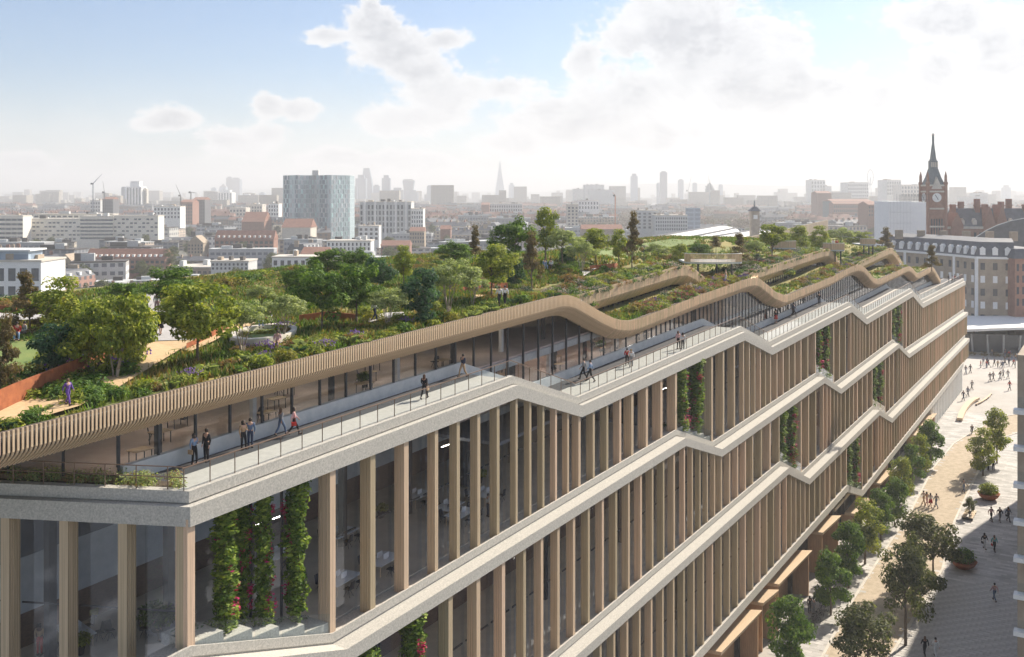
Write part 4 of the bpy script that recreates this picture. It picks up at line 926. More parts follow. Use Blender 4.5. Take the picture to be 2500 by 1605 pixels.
for key in SH:
    vs = []; fs = []; mi = []
    for q in PLQ[285:]:
        if q[1] != key: continue
        me = SH[key]; a = rs.uniform(0, 6.28); c_, s_ = math.cos(a), math.sin(a); k = len(vs); x0, y0, z0 = q[2]; f_ = q[3]
        for v in me.vertices: x, y, z = v.co; vs.append((x0 + (x * c_ - y * s_) * f_, y0 + (x * s_ + y * c_) * f_, z0 + z * f_ * q[6]))
        for p in me.polygons: fs.append(tuple(i + k for i in p.vertices)); mi.append(p.material_index)
    if not vs: continue
    me = bpy.data.meshes.new('shrubbery'); me.from_pydata(vs, [], fs); me.update()
    for m_ in SH[key].materials: me.materials.append(m_)
    me.polygons.foreach_set('material_index', mi); o = link('shrubbery', me, kind='stuff'); tag(o, 'farther mass of ' + SHL[key] + ' plants across the roof', 'shrubs')
# grasses and low flowers: nobody could count them
def tufts(name, n, m, seed, dens, h0=.35, h1=.8, lab='', box=None):
    r = random.Random(seed); vs = []; fs = []; c_ = 0; tries = 0
    while c_ < n and tries < n * 6:
        tries += 1
        s = r.uniform(-14, 232) if r.random() < .45 else r.uniform(-14, 70); o_ = r.uniform(-46, -4.6)
        if s > 45 and -13.4 < o_ < -8.4: continue
        if dens is not None and mn.noise(Vector((s * .11 + seed, o_ * .11, seed))) < dens: continue
        x, y, _ = W(s, o_, 0); z = roof_z(s, o_); px = CX + x / y * FPX; py = HY + (H - z) / y * FPX
        if onpath(px, py): continue
        for q in range(4):
            a = r.uniform(0, 2 * PI); l = r.uniform(h0, h1); b = Vector((x + r.uniform(-.25, .25), y + r.uniform(-.25, .25), z - .05)); u = Vector((math.cos(a), math.sin(a), 0))
            t_ = b + Vector((u.y, -u.x, 0)) * l * .45 + Vector((0, 0, l)); k = len(vs); w_ = .09 if y < 90 else .13; vs += [b - u * w_, b + u * w_, t_]; fs.append((k, k + 1, k + 2))
        c_ += 1
    me = bpy.data.meshes.new(name); me.from_pydata([tuple(v) for v in vs], [], fs); me.update(); me.materials.append(m)
    o = link(name, me, kind='stuff'); tag(o, lab, 'grass'); return o
def inpoly(x, y, p):
    c_ = False; j = len(p) - 1
    for i in range(len(p)):
        if (p[i][1] > y) != (p[j][1] > y) and x < (p[j][0] - p[i][0]) * (y - p[i][1]) / (p[j][1] - p[i][1]) + p[i][0]: c_ = not c_
        j = i
    return c_
KEEP = [[(-40, 1025), (60, 980), (160, 940), (250, 900), (320, 860), (372, 790), (350, 712), (378, 705), (400, 757), (482, 836), (440, 862), (385, 897), (290, 958), (190, 1006), (60, 1045), (-40, 1065)],
        [(440, 862), (500, 832), (600, 785), (625, 797), (520, 840)], [(-20, 838), (90, 836), (112, 875), (82, 932), (-20, 952)], [(-10, 770), (150, 776), (150, 794), (-10, 788)], [(575, 800), (640, 790), (716, 805), (716, 850), (640, 862), (573, 850)],
        [(895, 780), (990, 766), (992, 784), (898, 800)]]
def onpath(px, py): return any(inpoly(px, py, p) for p in KEEP)
tufts('meadow_grass', 20000, M['grass_green'], 3, -.4, .25, .55, lab='green meadow grass between the roof garden trees')
tufts('meadow_grass', 9000, M['grass_ochre'], 4, -.05, .25, .55, lab='dry golden grass between the roof garden trees')
tufts('meadow_grass', 900, M['grass_rust'], 8, .25, .25, .5, lab='russet grass in drifts across the roof garden')
tufts('meadow_flowers', 220, M['fl_purple'], 9, .3, .3, .5, lab='purple flowers in drifts across the roof garden')
tufts('groundcover', 16000, M['leaf_dark'], 12, -.1, .2, .5, lab='dark green ground cover under the roof garden trees')
# low planting on the near corner terrace
r = random.Random(77); L_ = []
for i in range(110):
    t_ = r.uniform(.9, 30); q = r.uniform(.85, 1.8); L_.append((P0[0] + d2.x * t_ + .14 * q, P0[1] + d2.y * t_ + q, 27.95, .45, .42))
me = leaf_cloud('terrace_planting', L_, 12000, .06, M['leaf_pale'], 78, .3, 0, .2); o = link('terrace_planting', me, kind='stuff'); tag(o, 'low mixed planting behind the rail of the near corner terrace', 'plants')
me = leaf_cloud('terrace_planting', L_[::3], 1500, .06, M['grass_rust'], 79, .3, 0, .5); o = link('terrace_planting', me, kind='stuff'); tag(o, 'orange and russet sprigs in the near corner terrace bed', 'plants')
m_ = MB(); m_.hexa([(P0[0] + d2.x * 1.2 + .1, P0[1] + d2.y * 1.2 + .85, 27.3), (P0[0] + d2.x * 33, P0[1] + d2.y * 33 + .85, 27.3), (P0[0] + d2.x * 33, P0[1] + d2.y * 33 + 4.4, 27.3), (P0[0] + d2.x * 1.2 + .5, P0[1] + d2.y * 1.2 + 2.9, 27.3),
                    (P0[0] + d2.x * 1.2 + .1, P0[1] + d2.y * 1.2 + .85, 27.55), (P0[0] + d2.x * 33, P0[1] + d2.y * 33 + .85, 27.55), (P0[0] + d2.x * 33, P0[1] + d2.y * 33 + 4.4, 27.55), (P0[0] + d2.x * 1.2 + .5, P0[1] + d2.y * 1.2 + 2.9, 27.55)])
m_.build('planting_bed', M['soil'], B0)
# ---- hanging vines
def vine_mesh(seed):
    r = random.Random(seed); L_ = []
    for i in range(46):
        z = -i / 46 * 8.0 - .2; L_.append((math.sin(i * 1.9 + seed) * .16, math.cos(i * 2.3 + seed) * .16, z, (.30 * (1 - .3 * i / 46) + r.uniform(-.06, .12)), r.uniform(.25, .6)))
    me = leaf_cloud('leaves', L_, 3400, .105, M['leaf_vine'], seed, -.2, .1, .5)
    fl = []; 
    for c_ in range(11): zc = r.uniform(-7.5, -1.5); fl += [(math.cos(c_) * .28, -.25 + math.sin(c_ * 2) * .2, zc + r.uniform(-.5, .5), .16, .35) for _ in range(3)]
    mf = leaf_cloud('flowers', fl, 380, .07, M['fl_pink'], seed + 1, 0, 0, .3)
    mb = MB(); mb.tube((0, 0, .4), (0, 0, -7.8), .03, n=5); return me, mf, mb.mesh('stem', M['bark'])
VM = [vine_mesh(201), vine_mesh(202)]
def vine(s, o_, top, ln, lab, k=0, wd=1.0):
    t = thing('hanging_vine', lab, 'vine', W(s, o_, top), rs.uniform(0, 6), 'flowering vines hanging in the planted openings')
    for nm, me in zip(('leaves', 'flowers', 'stem'), VM[k % 2]): part(nm, me, t, (0, 0, 0), 0, (wd, wd, ln / 8.2), kind=None if nm == 'stem' else 'stuff')
for i, (x, o_, q) in enumerate(((548, -.8, 'first and leftmost'), (589, -2.0, 'second, set back'), (642, -1.1, 'third'), (723, -.7, 'fourth and broadest'))):
    s, _ = fac(x, 1300, o_); vine(s, o_, 26.3, 26.3 - interp(Bp, s) - .5, q + ' flowering vine in the nearest planted opening', i, 1.55 if i in (0, 3) else 1.25)
for nm, ops, off, topp, foot in (('top floor', openA[1:], 0, Ap, Bp), ('middle floor', openB, 1, [(s, h - 1.44) for s, h in Bp], Cp), ('lower floor', openC, 2, [(s, h - 1.44) for s, h in Cp], Dp)):
    for j, (a, b) in enumerate(ops):
        for k, f in enumerate((.18, .62)):
            s = a + (b - a) * f; s_ = s + .2
            vine(s_, off - .5, interp(topp, s_) + .1, interp(topp, s_) - interp(foot, s_) - .2, '%s vine in the %s planted opening of the %s' % (('left hand', 'right hand')[k], ('nearest', 'second', 'third', 'fourth')[j + (1 if off == 0 else 0)], nm), j + k, 1.9)
# plants at the feet of the vines
for (a, b), off, prof in [((0.3, 10.3), 0, Bp)] + [(q, 0, Bp) for q in openA[1:]] + [(q, 1, Cp) for q in openB] + [(q, 2, Dp) for q in openC]:
    L_ = []
    for i in range(14):
        s = a + .5 + (b - a - 1.3) * i / 13; x, y, z = W(s, off - 1.3 + rs.uniform(-.6, .4), interp(prof, s) + .25); L_.append((x, y, z, .5, .45))
    me = leaf_cloud('underplanting', L_, 1300, .12, M['leaf_blue'], int(a) + 300, .3, 0, .2); o = link('underplanting', me, kind='stuff'); tag(o, 'bushy bluish planting at the foot of hanging vines', 'plants', 'bushy planting under the hanging vines')
# ---------------------------------------------------------------- people
def skin_mesh(name, V, Eg, Rd, m, sub=1):
    me = bpy.data.meshes.new(name); me.from_pydata(V, Eg, []); o = bpy.data.objects.new(name, me); col.objects.link(o)
    md = o.modifiers.new('s', 'SKIN'); sk = me.skin_vertices[0].data
    for i, r_ in enumerate(Rd): sk[i].radius = (r_, r_) if isinstance(r_, float) else r_
    sk[0].use_root = True
    ss = o.modifiers.new('u', 'SUBSURF'); ss.levels = sub; ss.render_levels = sub
    dg = bpy.context.evaluated_depsgraph_get(); r = bpy.data.meshes.new_from_object(o.evaluated_get(dg)); r.name = name
    r.materials.clear(); r.materials.append(m); bpy.data.objects.remove(o); bpy.data.meshes.remove(me)
    r.polygons.foreach_set('use_smooth', [True] * len(r.polygons)); return r
def pose(kind):
    """joints of a 1.75 m figure facing -Y"""
    J = dict(pel=(0, 0, .96), sp=(0, 0, 1.15), ch=(0, .01, 1.36), nk=(0, .01, 1.50), hd=(0, -.01, 1.60), tp=(0, -.01, 1.70),
             hl=(-.095, 0, .92), kl=(-.10, -.01, .50), al=(-.105, .02, .09), tl=(-.11, -.13, .03), hr=(.095, 0, .92), kr=(.10, -.01, .50), ar=(.105, .02, .09), tr=(.11, -.13, .03),
             sl=(-.19, .01, 1.42), el=(-.25, .03, 1.14), wl=(-.25, -.05, .90), ml=(-.25, -.08, .81), sr=(.19, .01, 1.42), er=(.25, .03, 1.14), wr=(.25, -.05, .90), mr=(.25, -.08, .81))
    if kind == 'walk': J.update(kl=(-.10, -.22, .53), al=(-.10, -.32, .12), tl=(-.10, -.46, .10), kr=(.10, .10, .50), ar=(.10, .36, .16), tr=(.10, .28, .03), el=(-.26, .14, 1.17), wl=(-.26, .16, .95), ml=(-.26, .15, .86), er=(.26, -.06, 1.15), wr=(.24, -.24, 1.0), mr=(.23, -.3, .93))
    if kind == 'talk': J.update(er=(.25, .02, 1.15), wr=(.10, -.22, 1.20), mr=(.04, -.26, 1.24), kr=(.13, -.05, .50), ar=(.15, -.05, .09), tr=(.19, -.18, .03))
    if kind == 'sit':
        for k_ in ('pel', 'sp', 'ch', 'nk', 'hd', 'tp', 'sl', 'sr', 'el', 'er', 'wl', 'wr', 'ml', 'mr', 'hl', 'hr'): J[k_] = (J[k_][0], J[k_][1] + .05, J[k_][2] - .44)
        J.update(kl=(-.14, -.42, .50), al=(-.14, -.46, .09), tl=(-.14, -.6, .03), kr=(.14, -.42, .50), ar=(.14, -.5, .09), tr=(.14, -.64, .03), wl=(-.14, -.30, .62), ml=(-.12, -.38, .60), wr=(.14, -.30, .62), mr=(.12, -.38, .60))
    return J
def figure(kind, skirt=False):
    J = pose(kind); r = {}
    def chain(names, radii, nm, m, sub=1, extra=()):
        V = []; Eg = []; idx = {}; Rd = []
        for ch, rd in zip(names, radii):
            for i, (n_, q) in enumerate(zip(ch, rd)):
                if n_ not in idx: idx[n_] = len(V); V.append(J[n_]); Rd.append(q)
                if i: Eg.append((idx[ch[i - 1]], idx[n_]))
        return skin_mesh(nm, V, Eg, Rd, m, sub)
    body = chain([['pel', 'sp', 'ch', 'nk', 'hd', 'tp'], ['pel', 'hl', 'kl', 'al', 'tl'], ['pel', 'hr', 'kr', 'ar', 'tr'], ['ch', 'sl', 'el', 'wl', 'ml'], ['ch', 'sr', 'er', 'wr', 'mr']],
                 [[(.13, .10), (.12, .09), (.15, .10), .055, (.078, .09), (.06, .07)], [.12, .09, .055, .04, .035], [.12, .09, .055, .04, .035], [.12, .058, .042, .028, (.03, .02)], [.12, .058, .042, .028, (.03, .02)]], 'body', M['skin'])
    bm = bmesh.new(); bm.from_mesh(body)      # nose, ears, fingers
    def nub(a, b, w_):
        a = Vector(a); b = Vector(b); d_ = (b - a).normalized(); u = d_.orthogonal().normalized() * w_; v = d_.cross(u)
        q = [bm.verts.new(a + u + v), bm.verts.new(a - u + v), bm.verts.new(a - u - v), bm.verts.new(a + u - v)]; t = [bm.verts.new(b + (p.co - a) * .6) for p in q]
        for i in range(4): bm.faces.new((q[i], q[(i + 1) % 4], t[(i + 1) % 4], t[i]))
        bm.faces.new(t)
    h = Vector(J['hd']); nub(h + Vector((0, -.08, 0)), h + Vector((0, -.115, -.015)), .012)
    for sx in (-1, 1): nub(h + Vector((sx * .07, .01, 0)), h + Vector((sx * .09, .02, .01)), .018)
    for a, b in (('wl', 'ml'), ('wr', 'mr')):
        p = Vector(J[b]); d_ = (p - Vector(J[a])).normalized(); sd_ = d_.cross(Vector((1, 0, 0))).normalized()
        for k_, ln in enumerate((.060, .072, .076, .066, )): nub(p + sd_ * (k_ - 1.5) * .017, p + sd_ * (k_ - 1.5) * .020 + d_ * ln, .007)
        nub(p - d_ * .05 + sd_ * -.03, p + d_ * .005 + sd_ * -.06, .008)
    bm.to_mesh(body); bm.free()
    shirt = chain([['pel', 'sp', 'ch'], ['ch', 'sl', 'el', 'wl'], ['ch', 'sr', 'er', 'wr']], [[(.155, .12), (.14, .11), (.17, .12)], [.14, .078, .060, .042], [.14, .078, .060, .042]], 'top', M['c_white'])
    trou = chain([['sp', 'pel', 'hl', 'kl', 'al'], ['pel', 'hr', 'kr', 'ar']], [[(.13, .10), (.150, .115), .11, .075, .058], [.14, .11, .075, .058]], 'trousers', M['c_black'])
    shoes = MB()
    for a, b in (('al', 'tl'), ('ar', 'tr')):
        p = Vector(J[a]); q = Vector(J[b]); shoes.tube(p + Vector((0, .06, -.045)), q + Vector((0, -.02, 0)), .055, .045, 8)
    hair = MB(); hx, hy, hz = J['hd']
    hair.lathe([(.03, .135), (.075, .115), (.095, .06), (.098, .0), (.09, -.05)], 10, hx, hy + .022, hz + .01)
    longh = MB(); longh.lathe([(.03, .135), (.078, .115), (.10, .06), (.105, .0), (.10, -.10), (.085, -.24), (.05, -.30)], 10, hx, hy + .035, hz + .01)
    r.update(body=body, top=shirt, trousers=trou, shoes=shoes.mesh('shoes', M['c_black']), hair=hair.mesh('hair', M['hair'], True), long=longh.mesh('hair', M['hair'], True))
    sk = MB(); z0 = J['pel'][2]; sk.lathe([(.15, .06), (.20, -.10), (.25, -.42)], 12, 0, 0, z0); r['skirt'] = sk.mesh('skirt', M['c_red'], True)
    bag = MB(); bag.box(-.32, -.24, -.16, .16, .62, .86); bag.tube((-.27, -.1, .86), (-.2, .0, 1.42), .012, n=4); r['bag'] = bag.mesh('bag', M['c_tan'])
    return r
FIG = {k: figure(k) for k in ('stand', 'walk', 'talk', 'sit')}
def person(loc, face, kind, top, bottom, hair, lab, scale=1.0, group=None, skirt=False, bag=None, dark=False):
    F_ = FIG[kind]; t = thing('person', lab, 'person', loc, R(face), group); t.scale = (scale,) * 3
    def pt(nm, me, m):
        o = part(nm, me, t)
        if m is not None: o.material_slots[0].link = 'OBJECT'; o.material_slots[0].material = M[m]
    pt('body', F_['body'], 'skin_dark' if dark else 'skin'); pt('top', F_['top'], 'c_' + top)
    if skirt: pt('skirt', F_['skirt'], 'c_' + bottom)
    else: pt('trousers', F_['trousers'], 'c_' + bottom)
    pt('shoes', F_['shoes'], 'c_black'); pt('hair', F_['long' if hair.startswith('long') else 'hair'], 'hair_brown' if 'brown' in hair else ('hair_fair' if 'fair' in hair else 'hair'))
    if bag: pt('bag', F_['bag'], 'c_' + bag)
    return t
def on_terrace(x, y):
    best = None
    for h in (27.5, 23.94, 20.58, 17.1, 13.3):
        s, o, D = lev(x, y, h)
        if abs(interp(Tf, s) - h) < .3 and -5 < o < -.5: best = W(s, o, h)
    if best is None:
        s, o, D = lev(x, y, 27.5); 
        for _ in range(12): h = interp(Tf, s); s, o, D = lev(x, y, h); o = max(-4.6, min(-1, o))
        best = W(s, o, interp(Tf, s))
    return best
for (x, y, hp, f, k, t_, b_, hr, lab, kw) in (
  (474, 1134, 76, 60, 'talk', 'blue', 'black', 'long', 'woman in pale blue top with tan bag facing the man in a suit', dict(bag='tan')),
  (504, 1128, 82, -30, 'stand', 'black', 'black', 'short', 'man in a dark open suit on the near end of the terrace', {}),
  (594, 1098, 72, 50, 'talk', 'tan', 'black', 'long', 'long haired woman in beige, second pair on the terrace', {}),
  (611, 1094, 74, 200, 'stand', 'denim', 'navy', 'short', 'man in a denim shirt seen from behind, second pair on the terrace', {}),
  (686, 1063, 62, 140, 'walk', 'grey', 'denim', 'long brown', 'woman in patterned trousers walking by the low wall', {}),
  (718, 1062, 68, 100, 'walk', 'pink', 'black', 'long', 'woman with long dark hair carrying a small red bag', dict(bag='red')),
  (1036, 974, 60, 160, 'walk', 'black', 'black', 'long brown', 'lone woman in black with an orange tote on the first terrace', dict(bag='tan')),
  (1130, 922, 58, -40, 'walk', 'navy', 'tan', 'short', 'man in a navy jacket near the end of the first terrace', {}),
  (1425, 928, 54, -100, 'walk', 'grey', 'black', 'short', 'left runner of two on the second terrace', {}),
  (1441, 932, 54, -100, 'walk', 'blue', 'black', 'short', 'right runner of two on the second terrace in pale blue', {}),
  (1531, 892, 42, 170, 'walk', 'red', 'black', 'short', 'person in red beside one in white shirt on the second terrace', {}),
  (1541, 896, 44, 170, 'walk', 'white', 'grey', 'fair', 'person in a white shirt walking on the second terrace', {}),
  (1656, 852, 44, 30, 'talk', 'pink', 'black', 'long brown', 'left one of two women on the far part of the second terrace', {}),
  (1667, 856, 44, 10, 'stand', 'white', 'black', 'long', 'right one of two women on the far part of the second terrace', {}),
  (1894, 790, 38, 20, 'stand', 'black', 'red', 'short', 'woman in a red skirt on the third terrace', dict(skirt=True)),
  (1926, 768, 36, 30, 'stand', 'grey', 'black', 'short', 'left one of a pair in dark trousers on the third terrace', {}),
  (1938, 773, 36, 60, 'walk', 'navy', 'black', 'short', 'right one of a pair in dark clothes on the third terrace', {}),
  (2000, 745, 32, 0, 'stand', 'black', 'black', 'short', 'lone figure in black at the far end of the third terrace', {}),
  (2316, 690, 24, 40, 'stand', 'black', 'grey', 'short', 'left one of three people on the last terrace', {}),
  (2325, 692, 24, 10, 'talk', 'white', 'black', 'long', 'middle one of three people on the last terrace', {}),
  (2333, 690, 24, 80, 'stand', 'red', 'black', 'short', 'right one of three people on the last terrace', {})):
    p = on_terrace(x, y); sc_ = min(1.12, max(.92, hp * p[1] / FPX / 1.75)); person(p, f, k, t_, b_, hr, lab, sc_, **kw)
for (x, y, hp, f, k, t_, b_, hr, lab, kw) in (
  (372, 826, 40, 100, 'walk', 'white', 'black', 'short', 'man pushing forward at the path crossing in a white shirt', {}),
  (392, 826, 50, 30, 'walk', 'pink', 'black', 'long', 'woman in a short dark skirt at the path crossing', dict(skirt=True)),
  (383, 772, 44, 10, 'walk', 'white', 'pink', 'short', 'runner in white shorts on the stone path behind', {}),
  (542, 815, 42, 80, 'walk', 'grey', 'grey', 'short', 'man striding in a grey coat between the trees', {}),
  (636, 806, 26, 20, 'sit', 'pink', 'blue', 'fair', 'fair haired person sitting on the round bench', {}),
  (656, 800, 28, 20, 'sit', 'grey', 'black', 'short', 'person in grey sitting on the round bench', {}),
  (677, 860, 26, 0, 'sit', 'pink', 'tan', 'short', 'bare armed person sitting in the grass by the parapet', {}),
  (166, 1000, 34, 60, 'walk', 'purple', 'purple', 'brown', 'child in a purple coat running beside the rusted wall', {}),
  (22, 838, 30, 60, 'sit', 'black', 'black', 'short', 'left one of three picnickers on the lawn', {}),
  (42, 838, 30, 20, 'sit', 'red', 'blue', 'short', 'middle one of three picnickers on the lawn', {}),
  (58, 836, 32, -40, 'sit', 'grey', 'black', 'short', 'right one of three picnickers on the lawn in grey', {}),
  (915, 792, 44, 60, 'walk', 'white', 'navy', 'fair', 'man in white jogging right of the dark clump', {}),
  (1164, 714, 34, 180, 'stand', 'white', 'white', 'short', 'person in white under the broad pale tree', {}),
  (1179, 714, 34, 190, 'stand', 'tan', 'grey', 'long', 'person in a beige patterned coat under the broad pale tree', {}),
  (1219, 754, 40, 200, 'walk', 'white', 'black', 'brown', 'left one of the strolling couple by the parapet', {}),
  (1233, 752, 42, 190, 'walk', 'white', 'black', 'short', 'right one of the strolling couple by the parapet', dict(bag='tan')),
  (1330, 662, 16, 20, 'sit', 'blue', 'blue', 'short', 'person in blue sitting on the far grass', {}),
  (1345, 662, 18, -20, 'sit', 'white', 'black', 'short', 'person in white sitting on the far grass', {}),
  (1772, 694, 26, 60, 'stand', 'tan', 'white', 'fair', 'fair haired person resting in the sunken court', {}),):
    X, Y, Z = roofpt(x, y)
    person((X, Y, Z + .2), f, k, t_, b_, hr, lab, min(1.1, max(.75 if 'child' in lab else .9, hp * Y / FPX / (1.3 if k == 'sit' else 1.75))), **kw)
for x, lab in ((2044, 'left of two people at the rail of the small deck'), (2053, 'right of two people at the rail of the small deck')):
    X, Y = flat(x, 609, 32.2); person((X, Y + 2.2, 32.2), 0, 'stand', 'white' if x < 2050 else 'red', 'black', 'short', lab)
STP = [(2255, 1233, 38, 20, 'walk', 'white', 'tan', 'short', 'leftmost of four walkers on the sandy path', {}), (2263, 1236, 36, 20, 'walk', 'tan', 'pink', 'long', 'second of four walkers on the sandy path', {}),
  (2272, 1239, 40, 10, 'walk', 'white', 'red', 'long', 'walker in a red skirt on the sandy path', dict(skirt=True)), (2286, 1240, 42, 200, 'walk', 'grey', 'denim', 'short', 'rightmost of four walkers on the sandy path', {}),
  (2353, 1203, 42, 10, 'walk', 'grey', 'denim', 'short', 'man in grey alone on the sandy path', {}), (2413, 1149, 28, 30, 'stand', 'black', 'black', 'short', 'left one of a dark pair behind the round bush planter', {}),
  (2425, 1149, 28, -20, 'stand', 'black', 'black', 'short', 'right one of a dark pair behind the round bush planter', {}), (2420, 1274, 48, 10, 'walk', 'pink', 'black', 'short', 'man in a pink shirt left of two in dark clothes', {}),
  (2441, 1275, 44, 0, 'walk', 'black', 'grey', 'short', 'man in a black jacket between pink shirt and dark dress', {}), (2462, 1274, 42, 20, 'walk', 'navy', 'black', 'long', 'woman in dark clothes near the right building', dict(bag='black')),
  (2404, 1341, 50, 10, 'walk', 'black', 'white', 'long', 'woman with white trousers and a dark bag on the paving', dict(bag='black')), (2428, 1347, 52, 0, 'walk', 'teal', 'black', 'long brown', 'woman in a turquoise top with a red bag', dict(bag='red')),
  (2428, 1468, 56, 190, 'walk', 'pink', 'denim', 'short', 'man in a salmon shirt and jeans walking away', {}), (2258, 1603, 50, 180, 'walk', 'black', 'black', 'long brown', 'dark haired woman at the bottom edge', {}), (2284, 1606, 50, 185, 'walk', 'white', 'white', 'short', 'person in pale clothes at the bottom edge', {}),
  (1977, 1497, 42, 10, 'stand', 'black', 'black', 'long', 'woman in black by the shop fronts', {}), (1986, 1500, 40, 30, 'stand', 'grey', 'grey', 'short', 'person in grey by the shop fronts', {}),
  (2358, 914, 24, 20, 'walk', 'grey', 'denim', 'short', 'left one of a pair at the far corner of the building', {}), (2369, 911, 24, 20, 'walk', 'black', 'black', 'short', 'right one of a pair at the far corner of the building', {}),
  (2352, 978, 30, 20, 'walk', 'navy', 'navy', 'short', 'front walker left of the long curved bench', {}), (2363, 968, 30, 20, 'walk', 'denim', 'black', 'short', 'second walker left of the long curved bench', {}), (2373, 952, 24, 200, 'walk', 'grey', 'black', 'short', 'walker just behind the curved bench end', {}),
  (2417, 932, 26, 20, 'walk', 'black', 'black', 'short', 'left one of a dark pair on the open plaza', {}), (2425, 930, 26, 20, 'walk', 'grey', 'black', 'short', 'right one of a dark pair on the open plaza', {}), (2442, 928, 24, 200, 'walk', 'black', 'grey', 'short', 'front one of a loose pair on the plaza', {}),
  (2449, 922, 22, 20, 'walk', 'white', 'black', 'short', 'rear one of a loose pair on the plaza', {}), (2461, 925, 26, 20, 'walk', 'grey', 'grey', 'short', 'lone grey walker on the plaza', {}), (2465, 953, 28, 20, 'walk', 'red', 'black', 'long', 'walker with a red coat on the plaza', {})]
for (x, y, hp, f, k, t_, b_, hr, lab, kw) in STP:
    X, Y, Z = ground_at(x, y); person((X, Y, Z), f, k, t_, b_, hr, lab, min(1.3, max(1.0, hp * Y / FPX / 1.75)), **kw)
rp = random.Random(91)
for i in range(64):
    x = rp.uniform(2385, 2499); y = rp.uniform(838, 902) if i % 3 else rp.uniform(822, 850)
    if x < 2450 and y < 868: continue
    X, Y, Z = ground_at(x, y); person((X, Y, Z), rp.uniform(0, 360), rp.choice(['walk', 'stand', 'walk']), rp.choice(['black', 'grey', 'navy', 'white', 'tan', 'red', 'denim']), rp.choice(['black', 'navy', 'grey', 'denim']), rp.choice(['short', 'long', 'brown']),
        'tiny pedestrian in the distant plaza crowd', 1.15, 'pedestrians crowding the distant plaza')
# cyclists
def bicycle(loc, rz, lab, group=None, scale=1.0):
    t = thing('bicycle', lab, 'bicycle', loc, R(rz), group); t.scale = (scale,) * 3
    for x in (-.52, .52):
        m_ = MB(); pr = []
        for i in range(20):
            a0, a1 = 2 * PI * i / 20, 2 * PI * (i + 1) / 20; m_.tube((x + .34 * math.cos(a0), 0, .34 + .34 * math.sin(a0)), (x + .34 * math.cos(a1), 0, .34 + .34 * math.sin(a1)), .022, n=4)
        for i in range(6): a0 = PI * i / 6; m_.tube((x + .33 * math.cos(a0), 0, .34 + .33 * math.sin(a0)), (x - .33 * math.cos(a0), 0, .34 - .33 * math.sin(a0)), .006, n=3)
        part('wheel', m_.mesh('wheel', M['c_black']), t)
    m_ = MB()
    for a, b in (((-.52, .34), (-.08, .30)), ((-.52, .34), (-.2, .80)), ((-.2, .85), (-.08, .30)), ((-.18, .75), (.38, .78)), ((-.08, .30), (.40, .72)), ((.36, .92), (.52, .34))): m_.tube((a[0], 0, a[1]), (b[0], 0, b[1]), .025, n=5)
    part('frame', m_.mesh('frame', M['dark']), t)
    m_ = MB(); m_.tube((.34, -.25, .95), (.34, .25, .95), .02, n=5); part('handlebar', m_.mesh('handlebar', M['dark']), t)
    m_ = MB(); m_.box(-.32, -.08, -.06, .06, .86, .92); part('saddle', m_.mesh('saddle', M['c_black']), t); return t
p = ground_at(2373, 1060); bicycle(p, 60, 'bicycle ridden along the edge of the sandy path', scale=1.15)
o = person((p[0], p[1], p[2] + .45), -30, 'sit', 'black', 'black', 'short', 'cyclist in black at the edge of the sandy path', 1.1)
for i in range(7):
    p = ground_at(1958 + i * 10 + rp.uniform(-3, 3), 1562 - i * 13); bicycle(p, 20 + rp.uniform(-8, 8), 'dark parked bicycle in the shade below the street trees', 'bicycles parked below the street trees')

# ---------------------------------------------------------------- furniture seen through the glass
def desk(loc, rz, lab):
    t = thing('desk', lab, 'desk', loc, rz, None)
    m_ = MB(); m_.box(-1.3, 1.3, -.7, .7, .70, .74); part('tabletop', m_.mesh('tabletop', M['white']), t)
    for x in (-1.15, 1.15):
        for y in (-.55, .55): m_ = MB(); m_.tube((x, y, 0), (x * .97, y, .70), .035, n=5); part('leg', m_.mesh('leg', M['slat']), t)
    for y in (-.25, .25): m_ = MB(); m_.box(-.3, .3, y - .01, y + .01, .80, 1.15); m_.box(-.02, .02, y - .02, y + .02, .74, .82); part('screen', m_.mesh('screen', M['white']), t)
def chair(loc, rz, lab, m='dark', group=None):
    t = thing('office_chair', lab, 'chair', loc, rz, group)
    m_ = MB(); m_.box(-.24, .24, -.24, .24, .44, .50); part('seat', m_.mesh('seat', M[m]), t)
    m_ = MB(); m_.hexa([(-.23, .20, .50), (.23, .20, .50), (.23, .25, .50), (-.23, .25, .50), (-.19, .30, .95), (.19, .30, .95), (.19, .34, .95), (-.19, .34, .95)]); part('backrest', m_.mesh('backrest', M[m]), t)
    for a in range(4): b = PI / 4 + a * PI / 2; m_ = MB(); m_.tube((0.05 * math.cos(b), .05 * math.sin(b), .44), (.3 * math.cos(b), .3 * math.sin(b), 0), .02, n=4); part('leg', m_.mesh('leg', M['dark']), t)
FZ = 16.95
def onfloor(x, y, h=FZ): s, o, D = lev(x, y, h); return (s, o, W(s, o, h))
